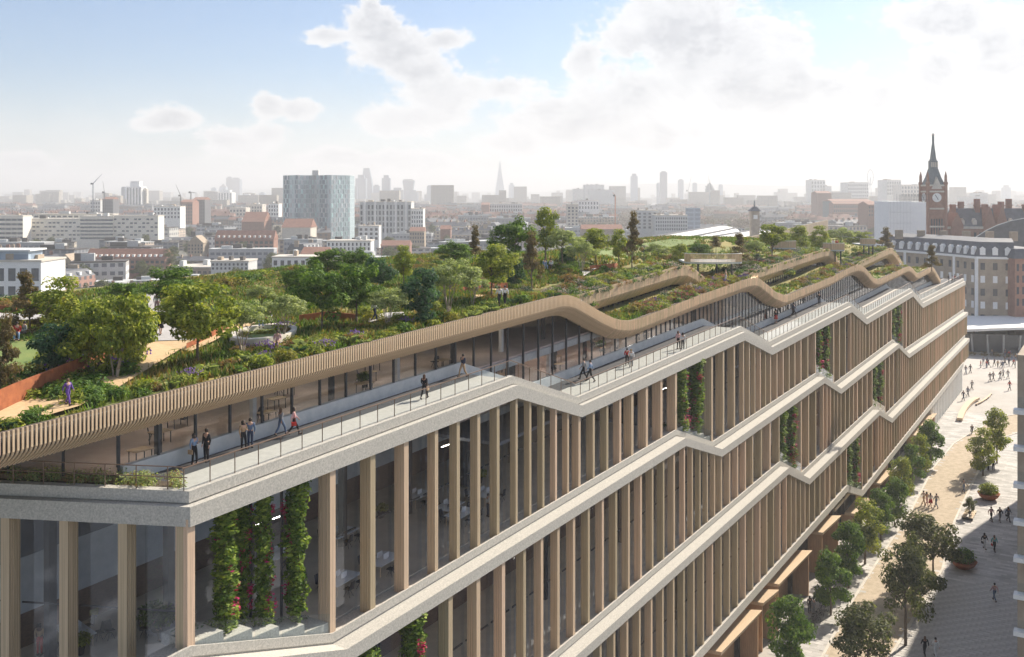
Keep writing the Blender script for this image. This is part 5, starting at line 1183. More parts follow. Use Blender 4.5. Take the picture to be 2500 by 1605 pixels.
for i, (x, y, lab) in enumerate(((74, 1530, 'long white desk behind the first glass bay'), (832, 1325, 'white desk behind the fin right of the vines'), (832, 1440, 'lower white desk behind the fin right of the vines'), (935, 1392, 'white desk in the bay after the second fin'),
        (1018, 1230, 'distant white desk near the back wall'), (1095, 1258, 'white desk in the middle bays'), (1125, 1275, 'white desk with papers in the middle bays'), (1185, 1225, 'white desk beside a seated worker'), (685, 1375, 'white desk seen between the third and fourth vines'))):
    s, o_, p = onfloor(x, y)
    if o_ > -2.3: p = W(s, -2.9, FZ); o_ = -2.9
    if o_ < -12: p = W(s, -12, FZ)
    desk(p, FANG + (1.35 if x == 74 else .1), lab)
    for q in (-1, 1):
        for w_ in (-.6, .6):
            a = FANG + (1.35 if x == 74 else .1); c_ = (p[0] + math.cos(a) * w_ * 1.1 - math.sin(a) * q * 1.05, p[1] + math.sin(a) * w_ * 1.1 + math.cos(a) * q * 1.05, p[2]); chair(c_, a + (0 if q > 0 else PI), 'dark chair pulled up to an indoor desk', group='dark chairs around the indoor desks')
def sofa(loc, rz, m, lab):
    t = thing('lounge_sofa', lab, 'sofa', loc, rz); m_ = MB(); m_.box(-.8, .8, -.4, .4, .15, .45); part('seat', m_.mesh('seat', M[m]), t)
    m_ = MB(); m_.box(-.8, .8, .3, .5, .45, .85); part('backrest', m_.mesh('backrest', M[m]), t)
    for x in (-.7, .7):
        for y in (-.3, .3): m_ = MB(); m_.tube((x, y, 0), (x, y, .15), .03, n=5); part('leg', m_.mesh('leg', M['dark']), t)
def inloc(x, y): s, o_, p = onfloor(x, y); return p
sofa(inloc(205, 1505), .3, 'leaf_yellow', 'yellow green sofa behind the second glass bay'); sofa(inloc(258, 1465), 2.0, 'c_tan', 'beige armchair behind the second glass bay')
sofa(inloc(393, 1555), -.6, 'c_grey', 'pale grey lounge chair near the corner fin')
chair(inloc(268, 1560), .8, 'black shell chair behind the second glass bay'); chair(inloc(352, 1555), 1.8, 'small dark chair beside the pale lounge chair')
m_ = MB(); m_.lathe([(.28, 0), (.12, .2), (.12, .3), (.25, .5)], 12); o = m_.build('side_table', M['cladding']); o.location = inloc(228, 1495); tag(o, 'small turned wooden stool beside the yellow green sofa', 'stool')
person(inloc(97, 1600), 180, 'stand', 'tan', 'red', 'short', 'man in a mustard top and red trousers at the long desk', 1.0, dark=True)
person(inloc(240, 1470), 100, 'sit', 'black', 'black', 'brown', 'person in black seated in the beige armchair', 1.0)
person(inloc(378, 1560), 60, 'sit', 'black', 'black', 'short', 'person in dark clothes seated in the pale lounge chair', 1.0)
person(inloc(1192, 1262), 120, 'stand', 'white', 'navy', 'short', 'office worker standing behind the middle fins', 1.0)
def potplant(loc, lab, sc_=1.0, key='green'):
    t = thing('potted_plant', lab, 'plant', loc, 1.0, 'potted plants in the pavilion' if 'pavilion' in lab else None); m_ = MB(); m_.lathe([(.2, 0), (.3, .5), (.26, .5)], 12); part('pot', m_.mesh('pot', M['dark']), t); part('foliage', SH[key], t, (0, 0, .5), 0, (sc_, sc_, sc_))
potplant(inloc(195, 1598), 'broad leaved plant in a black pot behind the second bay', .8); potplant(inloc(400, 1545), 'bushy dark plant in the corner behind the first fin', 1.5, 'dark'); potplant(inloc(378, 1530), 'second bushy plant beside the corner', 1.2, 'dark')
potplant(inloc(930, 1265), 'cactus like plant by an indoor column', .7); potplant(inloc(1170, 1180), 'indoor plant near the distant desks', .8)
# tables in the pavilion behind the terrace
for i in range(26):
    s = 3 + i * 3.1; o_ = -7.4 - (i % 3) * 2.2; h = 27.4 if s < 34 else 23.8
    t = thing('cafe_table', 'small timber table inside the terrace pavilion', 'table', W(s, o_, h), FANG, 'timber tables inside the terrace pavilion')
    m_ = MB(); m_.box(-.6, .6, -.4, .4, .70, .75); part('tabletop', m_.mesh('tabletop', M['slat']), t)
    for x in (-.5, .5):
        for y in (-.3, .3): m_ = MB(); m_.tube((x, y, 0), (x, y, .7), .03, n=4); part('leg', m_.mesh('leg', M['dark']), t)
    if i % 2: chair(W(s + .2, o_ - .9, h), FANG + i, 'dark chair at a pavilion table', group='dark chairs at the pavilion tables')
    if i % 4 == 2: potplant(W(s + 1.5, o_ - 1.2, h), 'potted plant between the pavilion tables', .8, 'dark')
# ---------------------------------------------------------------- the street
def gpoly(pts): return [ground_at(*p)[:2] for p in pts]
M['paving'] = mat('pale_paving', (0.52, 0.50, 0.47), 0.75, (0.40, 0.385, 0.36), 0.35, 0.1, island=0.22)
M['plaza'] = mat('plaza_stone', (0.46, 0.43, 0.39), 0.8, (0.37, 0.345, 0.31), 0.12, 0.1)
M['sand'] = mat('sandy_path', (0.50, 0.41, 0.30), 0.9, (0.38, 0.31, 0.22), 1.2, 0.1)
m_ = MB()
for a, b in ((40, 90), (90, 140), (140, 190), (190, 238.6)): m_.add([W(a, 0, GH + .004), W(b, 0, GH + .004), W(b, 60, GH + .004), W(a, 60, GH + .004)], [(0, 1, 2, 3)])
q = [W(238.7, -6, 0), W(238.7, 70, 0), W(330, 70, 0), W(330, -6, 0)]; m_.add([(x, y, SKIRT + .004) for x, y, z in q], [(0, 1, 2, 3)])
m_.build('plaza', M['plaza'], kind='structure')
Lp = [(2005, 1612), (2079, 1473), (2157, 1351), (2225, 1248), (2279, 1144), (2329, 1084), (2371, 1058), (2437, 1020), (2510, 1008)]
Rp_ = [(2168, 1612), (2261, 1459), (2300, 1391), (2329, 1276), (2350, 1230), (2379, 1169), (2410, 1110), (2452, 1068), (2510, 1048)]
def lerp_path(P, n):
    o = []; 
    for i in range(n):
        t = i / (n - 1) * (len(P) - 1); k = min(int(t), len(P) - 2); f = t - k; o.append((P[k][0] + (P[k + 1][0] - P[k][0]) * f, P[k][1] + (P[k + 1][1] - P[k][1]) * f))
    return o
A_ = [ground_at(*p) for p in Lp]; Bq = [ground_at(*p) for p in Rp_]
m_ = MB(); m_.add([(x, y, z + .03) for x, y, z in A_] + [(x, y, z + .03) for x, y, z in Bq], [(i, i + 1, len(A_) + i + 1, len(A_) + i) for i in range(len(A_) - 1)]); m_.build('sandy_path', M['sand'], kind='structure')
for E_, sgn in ((A_, 1), (Bq, -1)):
    m_ = MB(); sweep(m_, [(x, y, z) for x, y, z in E_], [(-.2 * sgn, 0), (-.2 * sgn, .12), (.12 * sgn, .12), (.12 * sgn, 0)]); m_.build('kerb', M['stone'], kind='structure')
# paving slabs right of the path, each stone its own
pathpoly = [(x, y) for x, y, z in A_] + [(x, y) for x, y, z in Bq[::-1]]
pv = bpy.data.objects.new('paving', None); col.objects.link(pv); pv['kind'] = 'structure'; pv.location = (W(80, 20, 0)[0], W(80, 20, 0)[1], gz(*W(80, 20, 0)[:2]))
rq = random.Random(3); S1 = MB(); S1.hexa([(-.29, -.88, -.05), (.29, -.88, -.05), (.29, .88, -.05), (-.29, .88, -.05), (-.28, -.87, .02), (.28, -.87, .02), (.28, .87, .02), (-.28, .87, .02)]); S1 = S1.mesh('paving_slab', M['paving'])
cand = []
s = 48.0; row = 0
while s < 205:
    o_ = 2.5 + (row * .61) % 1.8
    while o_ < 60:
        x, y, z = W(s, o_, GH); px = CX + x / y * FPX; py = HY + (H - z) / y * FPX
        if py < 1640 and px < 2515 and px > 1880 and not inpoly(x, y, pathpoly): cand.append((y, s, o_, x, y, z, px))
        o_ += 1.8
    s += .6; row += 1
cand.sort(key=lambda c: c[0] + (0 if c[6] > 2150 else 60))
mb = MB()
for i, (_, s, o_, x, y, z, px) in enumerate(cand):
    dz = rq.uniform(-.008, .012)
    if i < 300:
        o = part('paving_slab', S1, pv); o.matrix_parent_inverse = winv(pv); o.location = (x, y, z + .012 + dz); o.rotation_euler = (-0.0, 0, FANG)
    else:
        c_ = [(s - .28, o_ - .87), (s + .28, o_ - .87), (s + .28, o_ + .87), (s - .28, o_ + .87)]
        mb.add([W(a, b, GH + .03 + dz) for a, b in c_], [(0, 1, 2, 3)])
mb.build('paving_slab', M['paving'], pv, kind='stuff')
# shop fronts and timber canopies
def wbox(mb, s0, s1, o0, o1, h0, h1): mb.hexa([W(s0, o0, h0), W(s1, o0, h0), W(s1, o1, h0), W(s0, o1, h0), W(s0, o0, h1), W(s1, o0, h1), W(s1, o1, h1), W(s0, o1, h1)])
for i in range(27):
    s0 = 50 + i * 6.6; hb = interp(Dp, s0) - .9
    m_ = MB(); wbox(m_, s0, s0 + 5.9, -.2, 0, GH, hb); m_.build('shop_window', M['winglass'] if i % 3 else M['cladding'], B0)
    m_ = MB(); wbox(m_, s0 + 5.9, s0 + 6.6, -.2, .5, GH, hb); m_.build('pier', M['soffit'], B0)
for i, (xa, xb) in enumerate(((1690, 1775), (1784, 1882), (1884, 1916), (1922, 2000), (2027, 2069), (2106, 2142), (2165, 2195), (2251, 2296))):
    s0 = fac(xa, 1000, 3.2)[0]; s1 = fac(xb, 1000, 3.2)[0]; s1 -= min(2.2, (s1 - s0) * .25); ht = interp(Dp, (s0 + s1) / 2) - 2.5
    m_ = MB(); m_.hexa([W(s0, .6, ht - .5), W(s1, .6, ht - .5), W(s1, 2.6, ht - .35), W(s0, 2.2, ht - .35), W(s0, .6, ht - .1), W(s1, .6, ht - .1), W(s1, 2.95, ht + .3), W(s0, 2.25, ht + .0)])
    m_.build('canopy', M['slat'], B0); m_ = MB(); wbox(m_, s0, s0 + .25, .1, 2.1, GH, ht - .4); m_.build('portal_wall', M['cladding'], B0)
    m_ = MB(); wbox(m_, s1 - .25, s1, .1, 2.5, GH, ht - .4); m_.build('portal_wall', M['cladding'], B0)
s = 186
while s < 227:
    m_ = MB(); wbox(m_, s, s + .35, 1.2, 2.0, GH, interp(Dp, s) - .9); m_.build('colonnade_fin', M['white'], B0); s += 1.9
for a, b in ((52, 60), (66, 72), (88, 96), (100, 108)):
    m_ = MB(); m_.box(-.35, .35, -.2, .2, -.12, .12); m_ = m_
# planter bowls, benches
def bowl(x, y, wpx, leaf, lab):
    X, Y, Z = ground_at(x, y); r = wpx * Y / FPX / 2; t = thing('planter_bowl', lab, 'planter', (X, Y, Z), 0, 'round rusty planter bowls')
    m_ = MB(); m_.lathe([(r * .45, 0), (r * .8, r * .28), (r, r * .62), (r * .93, r * .62), (r * .86, r * .5)], 24); part('bowl', m_.mesh('bowl', M['corten'], True), t)
    L_ = [(math.cos(a) * r * .45, math.sin(a) * r * .45, r * .95, r * .52, r * .5) for a in (0, 1, 2, 3, 4, 5)] + [(0, 0, r * 1.15, r * .6, r * .5)]
    part('bush', leaf_cloud('bush', L_, 1800, .14, M[leaf], int(x), .3, 0, .5), t)
bowl(2353, 1388, 62, 'leaf_dark', 'rusty planter bowl with a very dark bush in the building shade')
bowl(2414, 1220, 52, 'leaf_green', 'rusty planter bowl with a bright green bush nearer the plaza')
def curved_bench(pts, wd, ht, lab):
    P = [ground_at(*p) for p in pts]; t = thing('curved_bench', lab, 'bench', P[0]); m_ = MB(); sweep(m_, P, [(-wd / 2, .25), (-wd / 2, ht), (wd / 2, ht), (wd / 2, .25)]); part_ = m_.build('seat', M['slat'], t)
    m_ = MB()
    for p in P[::2]: m_.box(p[0] - .15, p[0] + .15, p[1] - .15, p[1] + .15, p[2], p[2] + .25)
    m_.build('support', M['dark'], t)
curved_bench([(2343, 1030), (2348, 1016), (2355, 1003), (2364, 992), (2374, 984), (2386, 978)], 1.1, .75, 'long curved timber bench on the plaza')
for i, q in enumerate(('nearest', 'second', 'third', 'farthest')): curved_bench([(2383 + i * 6, 991 - i * 4), (2396 + i * 6, 985 - i * 4), (2408 + i * 4, 977 - i * 4)], .25, .45, q + ' of four narrow curved steps beyond the timber bench')
def plain_bench(x, y, lab):
    X, Y, Z = ground_at(x, y); t = thing('tree_bench', lab, 'bench', (X, Y, Z), FANG)
    for q in (-.5, .5):
        for k in range(3): m_ = MB(); m_.box(-2.2, 2.2, q - .28 + k * .2, q - .12 + k * .2, .42, .48); part('slat', m_.mesh('slat', M['slat']), t)
    for q in (-1.8, 1.8): m_ = MB(); m_.box(q - .1, q + .1, -.75, .75, 0, .42); part('leg', m_.mesh('leg', M['dark']), t)
plain_bench(2366, 1262, 'low slatted bench with a small tree rising between its two seats')
tree('street_tree', 2370, 1215, 1250, 26, 2367, 1262, 'streetg', 'single', 'thin young tree rising from the slatted bench', 'trees along the street', False, 1)
# building across the street (right edge)
t = thing('balcony_building', 'pale building with projecting balconies cut by the right edge', 'building', W(72, 30, GH))
m_ = MB(); wbox(m_, 72, 178, 28.55, 46, GH, 24.5); m_.build('wall', M['stock'], t)
for k in range(9):
    m_ = MB(); wbox(m_, 71.0, 72, 28.3, 44, -8 + k * 3.4, -7.6 + k * 3.4); m_.build('balcony_slab', M['white'], t)
    m_ = MB(); wbox(m_, 70.62, 70.66, 28.7, 44, -7.3 + k * 3.4, -6.3 + k * 3.4); m_.build('balcony_glass', M['bglass'], t)
    for w_ in range(3): m_ = MB(); wbox(m_, 71.9, 71.98, 30 + w_ * 4, 32.6 + w_ * 4, -7.2 + k * 3.4, -4.9 + k * 3.4); m_.build('window', M['winglass'], t)

# ---------------------------------------------------------------- the city
GZ0 = SKIRT
OCC = []
def occ(X0, X1, Y0, Y1): OCC.append((min(X0, X1), max(X0, X1), Y0, Y1))
def zpx(y, D): return H - (y - HY) / FPX * D
def xpx(x, D): return (x - CX) / FPX * D
UNITW = {}
def unit_win(m):
    if m not in UNITW: b = MB(); b.box(-.5, .5, -.05, .05, -.5, .5); UNITW[m] = b.mesh('window', M[m])
    return UNITW[m]
def hero(name, lab, x0, x1, ytop, D, dep, wall, cat='building', roof=None, rh=3.0, rows=0, cols=0, wf=.6, hf=.5, wm='winglass', yb=None, ang=0.0, group=None, winrows=None, y0=.06, y1=.94):
    X0, X1 = xpx(x0, D), xpx(x1, D); zt = zpx(ytop, D); wd = X1 - X0; hh = zt - GZ0; occ(X0 - 2, X1 + 2, D - 2, D + dep + 2)
    t = thing(name, lab, cat, ((X0 + X1) / 2, D, GZ0), ang, group)
    b = MB(); b.box(-wd / 2, wd / 2, 0, dep, 0, hh); part('wall', b.mesh('wall', wall if not isinstance(wall, str) else M[wall]), t)
    if roof == 'gable':
        b = MB(); b.hexa([(-wd / 2 - .4, -.4, hh), (wd / 2 + .4, -.4, hh), (wd / 2 + .4, dep + .4, hh), (-wd / 2 - .4, dep + .4, hh), (-wd / 2, dep / 2 - .1, hh + rh), (wd / 2, dep / 2 - .1, hh + rh), (wd / 2, dep / 2 + .1, hh + rh), (-wd / 2, dep / 2 + .1, hh + rh)]); part('roof', b.mesh('roof', M['tile']), t)
    elif roof == 'front':
        b = MB(); b.hexa([(-wd / 2 - .3, -.3, hh), (wd / 2 + .3, -.3, hh), (wd / 2 + .3, dep, hh), (-wd / 2 - .3, dep, hh), (-.1, -.3, hh + rh), (.1, -.3, hh + rh), (.1, dep, hh + rh), (-.1, dep, hh + rh)]); part('roof', b.mesh('roof', M['stock']), t)
    elif roof == 'mansard':
        b = MB(); b.hexa([(-wd / 2 - .4, -.4, hh), (wd / 2 + .4, -.4, hh), (wd / 2 + .4, dep, hh), (-wd / 2 - .4, dep, hh), (-wd / 2 + 1, rh * .6, hh + rh), (wd / 2 - 1, rh * .6, hh + rh), (wd / 2 - 1, dep - 1, hh + rh), (-wd / 2 + 1, dep - 1, hh + rh)]); part('roof', b.mesh('roof', M['slate']), t)
    elif roof == 'flat':
        b = MB(); b.box(-wd / 2 - .3, wd / 2 + .3, -.3, dep + .3, hh, hh + .6); part('parapet', b.mesh('parapet', M['stone']), t)
        rr = random.Random(int(x0 * 7 + x1))
        for q in range(rr.choice((2, 3, 5))): u = rr.uniform(-wd * .42, wd * .3); v = rr.uniform(.1, .6) * dep; b = MB(); b.box(u, u + rr.uniform(.04, .14) * wd, v, v + dep * .25, hh + .6, hh + rr.uniform(1.4, 3.2)); part('plant_room', b.mesh('plant_room', M[rr.choice(('paleconc', 'soffit', 'stock'))]), t)
    top = hh if yb is None else hh; bot = 0 if yb is None else zpx(yb, D) - GZ0
    if rows:
        W_ = unit_win(wm)
        for r_ in range(rows):
            for c_ in range(cols):
                if winrows and not winrows(r_, c_): continue
                u = -wd / 2 + wd * (c_ + .5) / cols; v = bot + (top - bot) * (y0 + (y1 - y0) * (r_ + .5) / rows)
                part('window', W_, t, (u, -.06, v), 0, (wd / cols * wf, 1, (top - bot) / rows * hf))
    return t, wd, hh
# left edge
t, wd, hh = hero('modern_white_building', 'modern white building with large windows at the left edge', -70, 100, 640, 330, 18, 'white', rows=3, cols=6, wf=.62, hf=.62, yb=790, roof='flat')
b = MB(); b.box(-wd / 2, wd / 2 - 5, 2, 12, hh + .5, hh + 3.4); part('glass_penthouse', b.mesh('glass_penthouse', M['tower_pale']), t); b = MB(); b.box(-wd / 2, wd / 2 - 4, 1, 13, hh + 3.4, hh + 3.9); part('penthouse_roof', b.mesh('penthouse_roof', M['white']), t)
hero('estate_block', 'long cream slab block with broken rows of dark windows', 68, 196, 536, 800, 14, 'cream', rows=5, cols=13, wf=.72, hf=.34, yb=592, roof='flat', winrows=lambda r, c: (r * 3 + c) % 4 != 0)
hero('estate_block', 'middle cream slab block with continuous window bands', 196, 276, 530, 800, 14, 'cream', rows=6, cols=8, wf=.96, hf=.42, yb=590, roof='flat')
hero('estate_block', 'right hand cream slab block with scattered dark windows', 276, 386, 528, 802, 14, 'cream', rows=5, cols=11, wf=.66, hf=.36, yb=582, roof='flat', winrows=lambda r, c: (r + c * 2) % 3 != 0)
hero('estate_block', 'cream slab block at the left edge with banded windows', -30, 56, 528, 780, 14, 'cream', rows=5, cols=6, wf=.92, hf=.42, yb=590, roof='flat')
hero('estate_block', 'upper cream block set behind the long slab', 82, 276, 524, 850, 12, 'cream', rows=1, cols=14, wf=.7, hf=.4, yb=534, roof='flat')
t, wd, hh = hero('brick_apartment_house', 'brick house with a long red roof and a row of white dormers', 208, 402, 632, 540, 13, 'brick', rows=3, cols=16, wf=.62, hf=.5, yb=672, roof='gable', rh=5)
for q in range(14): b = MB(); b.box(-.6, .6, -.2, 2.6, 0, 1.2); part('dormer', b.mesh('dormer', M['white']), t, (-wd / 2 + wd * (q + .7) / 14.5, .6, hh + .9))
t, wd, hh = hero('brick_apartment_house', 'smaller brick house with a red roof and dormers nearer the teal tower', 524, 668, 585, 700, 13, 'brick', rows=3, cols=12, wf=.62, hf=.5, yb=622, roof='gable', rh=6)
for q in range(11): b = MB(); b.box(-.6, .6, -.2, 2.6, 0, 1.4); part('dormer', b.mesh('dormer', M['white']), t, (-wd / 2 + wd * (q + .7) / 11.5, .8, hh + 1.2))
hero('gabled_house', 'small yellow gabled house below the estate blocks', 142, 176, 640, 520, 12, 'stock', rows=3, cols=4, wf=.4, hf=.5, yb=668, roof='front', rh=4)
hero('gabled_house', 'yellow gabled house left of the smaller red roof', 458, 496, 594, 690, 14, 'stock', rows=3, cols=5, wf=.4, hf=.5, yb=622, roof='front', rh=5)
hero('warehouse', 'brick block with a bright orange tiled roof', 590, 645, 542, 950, 30, 'brick', roof='gable', rh=9)
hero('warehouse', 'broad pale roofed hall in front of the teal tower', 688, 758, 556, 830, 26, 'stone', roof='gable', rh=7)
hero('low_white_building', 'low white building with two big windows behind the hedge', 664, 765, 630, 440, 16, 'white', rows=1, cols=6, wf=.5, hf=.5, yb=655, roof='flat')
hero('low_white_building', 'low grey white building left of the hedge', 515, 606, 640, 455, 16, 'paleconc', rows=2, cols=9, wf=.45, hf=.5, yb=662, roof='flat')
hero('low_white_building', 'long pale roofed workshop right of the red roofed house', 414, 520, 655, 470, 20, 'stock', rows=1, cols=8, wf=.6, hf=.4, yb=680, roof='flat')
hero('low_white_building', 'low white terrace with tall windows in front of the office tower', 798, 905, 590, 560, 14, 'white', rows=2, cols=11, wf=.4, hf=.6, yb=615, roof='flat')
hero('low_white_building', 'white gabled block with tall windows left of the far grey blocks', 875, 925, 553, 760, 14, 'white', rows=3, cols=4, wf=.5, hf=.5, yb=590, roof='flat')
t, wd, hh = hero('white_office_block', 'tall blue white office block with vertical fins', 878, 1004, 494, 900, 26, 'paleconc', rows=5, cols=14, wf=.5, hf=.62, yb=575, roof='flat')
for q in range(5): b = MB(); b.box(-.9, .9, -1.4, 0, 0, hh + 1); part('fin', b.mesh('fin', M['white']), t, (-wd / 2 + wd * (q + .5) / 5, 0, 0))
hero('white_office_block', 'bright white wing with a grid of windows right of the finned block', 1004, 1033, 511, 895, 20, 'white', rows=5, cols=5, wf=.5, hf=.55, yb=572, roof='flat')
# teal clad tower, angled faces of many panels
X0, X1 = xpx(680, 1000), xpx(848, 1000); zt = zpx(428, 1000) - GZ0; occ(X0, X1, 990, 1060)
t = thing('teal_tower', 'broad angular tower clad in teal and silver panels', 'tower', ((X0 + X1) / 2, 1000, GZ0))
pl = [(-33.6, 20), (-14.5, -2), (-1.5, 14), (-1.0, 14.4), (19, -8), (33.6, 16), (33.6, 46), (-33.6, 46)]
b = MB(); b.prism(pl, 0, zt); part('wall', b.mesh('wall', M['tower_teal']), t)
M['teal'] = mat('teal_panel', (0.30, 0.46, 0.48), 0.35, (0.42, 0.55, 0.56), .3, rnd=.35, metal=.2); M['silver'] = mat('silver_panel', (0.50, 0.53, 0.55), 0.4, (0.38, 0.41, 0.44), .3, rnd=.3, metal=.2)
pmes = {}
for nm in ('teal', 'silver'): b = MB(); b.box(-.5, .5, -.25, .1, 0, 1); pmes[nm] = b.mesh('panel', M[nm])
npan = 0
for (a, c_), (e, f) in zip(pl[:6], pl[1:6]):
    L_ = math.hypot(e - a, f - c_); n = max(1, int(L_ / 3.4)); an = math.atan2(f - c_, e - a)
    if L_ < 1: continue
    for i in range(n):
        for j in range(14):
            if (i + j) % 2 == 0 or npan > 292: continue
            u = (i + .5) / n; o = part('panel', pmes['teal' if (i * 7 + j * 3) % 5 < 3 else 'silver'], t, (a + (e - a) * u, c_ + (f - c_) * u, zt * (j + .06) / 14 * 1.0), an, (L_ / n * .62, 1, zt / 14 * .9)); npan += 1
b = MB(); b.box(-3, 3, 12, 20, zt, zt + 5); part('plant_room', b.mesh('plant_room', M['paleconc']), t)
for (x0, x1, yt, D, dep, wl, lab, rows, cols) in ((1175, 1195, 500, 1500, 30, 'brick', 'brick gable wall among the far flats below the glass spire', 0, 0), (1195, 1275, 498, 1550, 30, 'paleconc', 'long pale flats below the glass spire', 4, 14),
        (1385, 1412, 500, 1000, 20, 'stone', 'tall cream apartment house with dark quoins', 7, 3), (1412, 1462, 490, 1500, 30, 'white', 'white villa like block left of the orange crane', 2, 7), (1555, 1605, 515, 900, 18, 'paleconc', 'grey office wing with window grid, left part', 5, 4),
        (1600, 1678, 527, 880, 18, 'paleconc', 'grey office wing with window grid, right part', 4, 14), (1420, 1520, 560, 700, 16, 'stock', 'dark roofed terraces behind the highest roof tree', 0, 0), (1680, 1710, 508, 1050, 16, 'tower_pale', 'pale blue block on the edge of the woodland', 0, 0),
        (1400, 1440, 462, 2600, 40, 'paleconc', 'stepped grey hospital block on the horizon', 0, 0), (1428, 1475, 452, 2500, 60, 'paleconc', 'higher grey hospital block on the horizon', 0, 0), (1440, 1500, 464, 2400, 60, 'paleconc', 'wide lower grey hospital block on the horizon', 0, 0),
        (1995, 2030, 472, 1500, 30, 'brick', 'plain brick cube left of the green copper roofs', 0, 0), (2030, 2130, 492, 1400, 40, 'slateg', 'long green copper roof right of the brick cube', 0, 0), (2035, 2130, 498, 1380, 20, 'brick', 'long brick front under the copper roof', 2, 20),
        (2120, 2170, 500, 1000, 30, 'brick', 'pinkish brick block left of the wrapped building', 3, 8), (2070, 2120, 446, 2600, 60, 'paleconc', 'pale stone block under the ferris wheel', 5, 10), (2165, 2200, 440, 2400, 60, 'paleconc', 'pale block with rounded top on the right horizon', 4, 6),
        (2200, 2260, 452, 2300, 50, 'stone', 'pale stone block behind the scaffold', 3, 8), (2360, 2410, 480, 2300, 50, 'paleconc', 'pale low blocks right of the clock tower', 0, 0), (2385, 2412, 472, 2400, 40, 'paleconc', 'pale tall block right of the clock tower', 0, 0),
        (1980, 2015, 440, 2800, 50, 'paleconc', 'domed office block left of the ferris wheel', 3, 5), (2005, 2030, 455, 2800, 50, 'paleconc', 'low office block left of the ferris wheel', 0, 0), (930, 1000, 600, 640, 14, 'brick', 'brick and stone mansion with a rounded gable', 3, 9),
        (1000, 1036, 565, 780, 14, 'stock', 'yellow brick terrace front with bay windows', 3, 6), (1075, 1100, 560, 820, 14, 'brick', 'plain orange brick gable end', 0, 0), (790, 870, 625, 520, 14, 'paleconc', 'low flat roofed block with a dark window strip', 1, 6),
        (600, 640, 500, 1500, 24, 'stone', 'cream flats behind the orange roof', 5, 6), (560, 600, 508, 1450, 24, 'stone', 'dull cream flats left of the orange roof', 5, 5), (655, 680, 498, 1300, 20, 'white', 'white corner block beside the teal tower', 3, 4),
        (220, 245, 490, 1500, 20, 'paleconc', 'grey block at the foot of the tall crane', 4, 4), (250, 276, 487, 1300, 20, 'slate', 'dark unfinished concrete frame with a crane', 6, 5), (440, 470, 494, 1200, 25, 'brick', 'dark brick block below the second crane', 7, 5), (470, 500, 488, 1250, 25, 'slate', 'dark grey block below the second crane', 7, 5),
        (375, 440, 505, 1100, 18, 'white', 'white stepped office right of the estate blocks', 3, 8), (735, 800, 620, 500, 14, 'stock', 'low stock brick sheds behind the roof garden hedge', 1, 6)):
    if wl == 'tower_pale': hero('city_building', lab, x0, x1, yt, D, dep, wl)
    else: hero('city_building', lab, x0, x1, yt, D, dep, wl, rows=rows, cols=cols, wf=.5, hf=.5, yb=min(yt + rows * 8 + 8, 680), roof='flat' if wl in ('white', 'paleconc', 'stone') else 'gable')
# skyline towers
for (x0, x1, yt, D, m, lab, cr) in ((308, 345, 456, 2000, 'white', 'white point block with dark window columns', 1), (345, 358, 462, 2010, 'stone', 'cream wing of the white point block', 0), (296, 306, 458, 2600, 'tower_far', 'slim dark tower left of the white point block', 0),
        (552, 566, 434, 5200, 'tower_far', 'left slim tower of the far eastern pair', 0), (563, 585, 438, 5200, 'tower_far', 'right broad tower of the far eastern pair', 0), (515, 527, 460, 4800, 'tower_pale', 'pale blue tower left of the far eastern pair', 0), (532, 566, 470, 3000, 'white', 'white block in front of the far eastern pair', 0),
        (590, 612, 478, 3000, 'white', 'low white block right of the far eastern pair', 0), (632, 646, 472, 4600, 'tower_pale', 'pale tower left of the teal tower', 0), (868, 893, 436, 4300, 'tower_far', 'old broad shouldered tower of the financial district', 1), (864, 872, 457, 4200, 'tower_far', 'narrow slab left of the financial district', 0),
        (911, 926, 454, 4300, 'tower_far', 'short slab between two taller city towers', 0), (932, 952, 435, 4100, 'tower_far', 'brown grey tower with a rounded top', 1), (954, 984, 464, 4200, 'tower_far', 'low cluster left of the curved top tower', 0), (990, 1020, 470, 4000, 'tower_far', 'dark low block under the curved top tower', 0),
        (1042, 1054, 455, 4200, 'tower_far', 'slim tower standing apart right of the financial district', 0), (1036, 1070, 475, 4100, 'tower_far', 'low block at the foot of the separate tower', 0), (1242, 1256, 452, 5000, 'tower_pale', 'stepped tower right of the glass spire', 1),
        (1541, 1557, 430, 3800, 'tower_pale', 'tower with a flared blue crown', 1), (1613, 1629, 421, 3800, 'tower_far', 'taller slab of the southern pair', 0), (1604, 1613, 448, 3900, 'tower_pale', 'shorter slab of the southern pair', 0), (1657, 1669, 440, 4200, 'tower_pale', 'pale slab right of the southern pair', 0),
        (1692, 1702, 448, 4300, 'tower_pale', 'small pale tower beside the dome', 0), (1756, 1765, 452, 4300, 'tower_pale', 'tiny pale slab right of the dome', 0), (2452, 2468, 458, 4500, 'tower_pale', 'slender pale tower at the far right', 1), (2305, 2318, 468, 4500, 'tower_pale', 'faint pale block behind the clock tower', 0)):
    X0, X1 = xpx(x0, D), xpx(x1, D); zt = zpx(yt, D) - GZ0; wd = X1 - X0; t = thing('skyline_tower', lab, 'tower', ((X0 + X1) / 2, D, GZ0))
    b = MB(); b.box(-wd / 2, wd / 2, 0, wd, 0, zt); part('wall', b.mesh('wall', M[m]), t)
    b = MB(); b.box(-wd * .3, wd * .3, wd * .2, wd * .8, zt, zt + wd * .18 * (2 if cr else 1)); part('crown', b.mesh('crown', M[m]), t)
    if m in ('white', 'stone'):
        for q in range(5): b = MB(); b.box(-wd * .04, wd * .04, -.4, .0, zt * .3, zt * .96); part('window_column', b.mesh('window_column', M['winglass']), t, (-wd * .4 + wd * .2 * q, 0, 0))
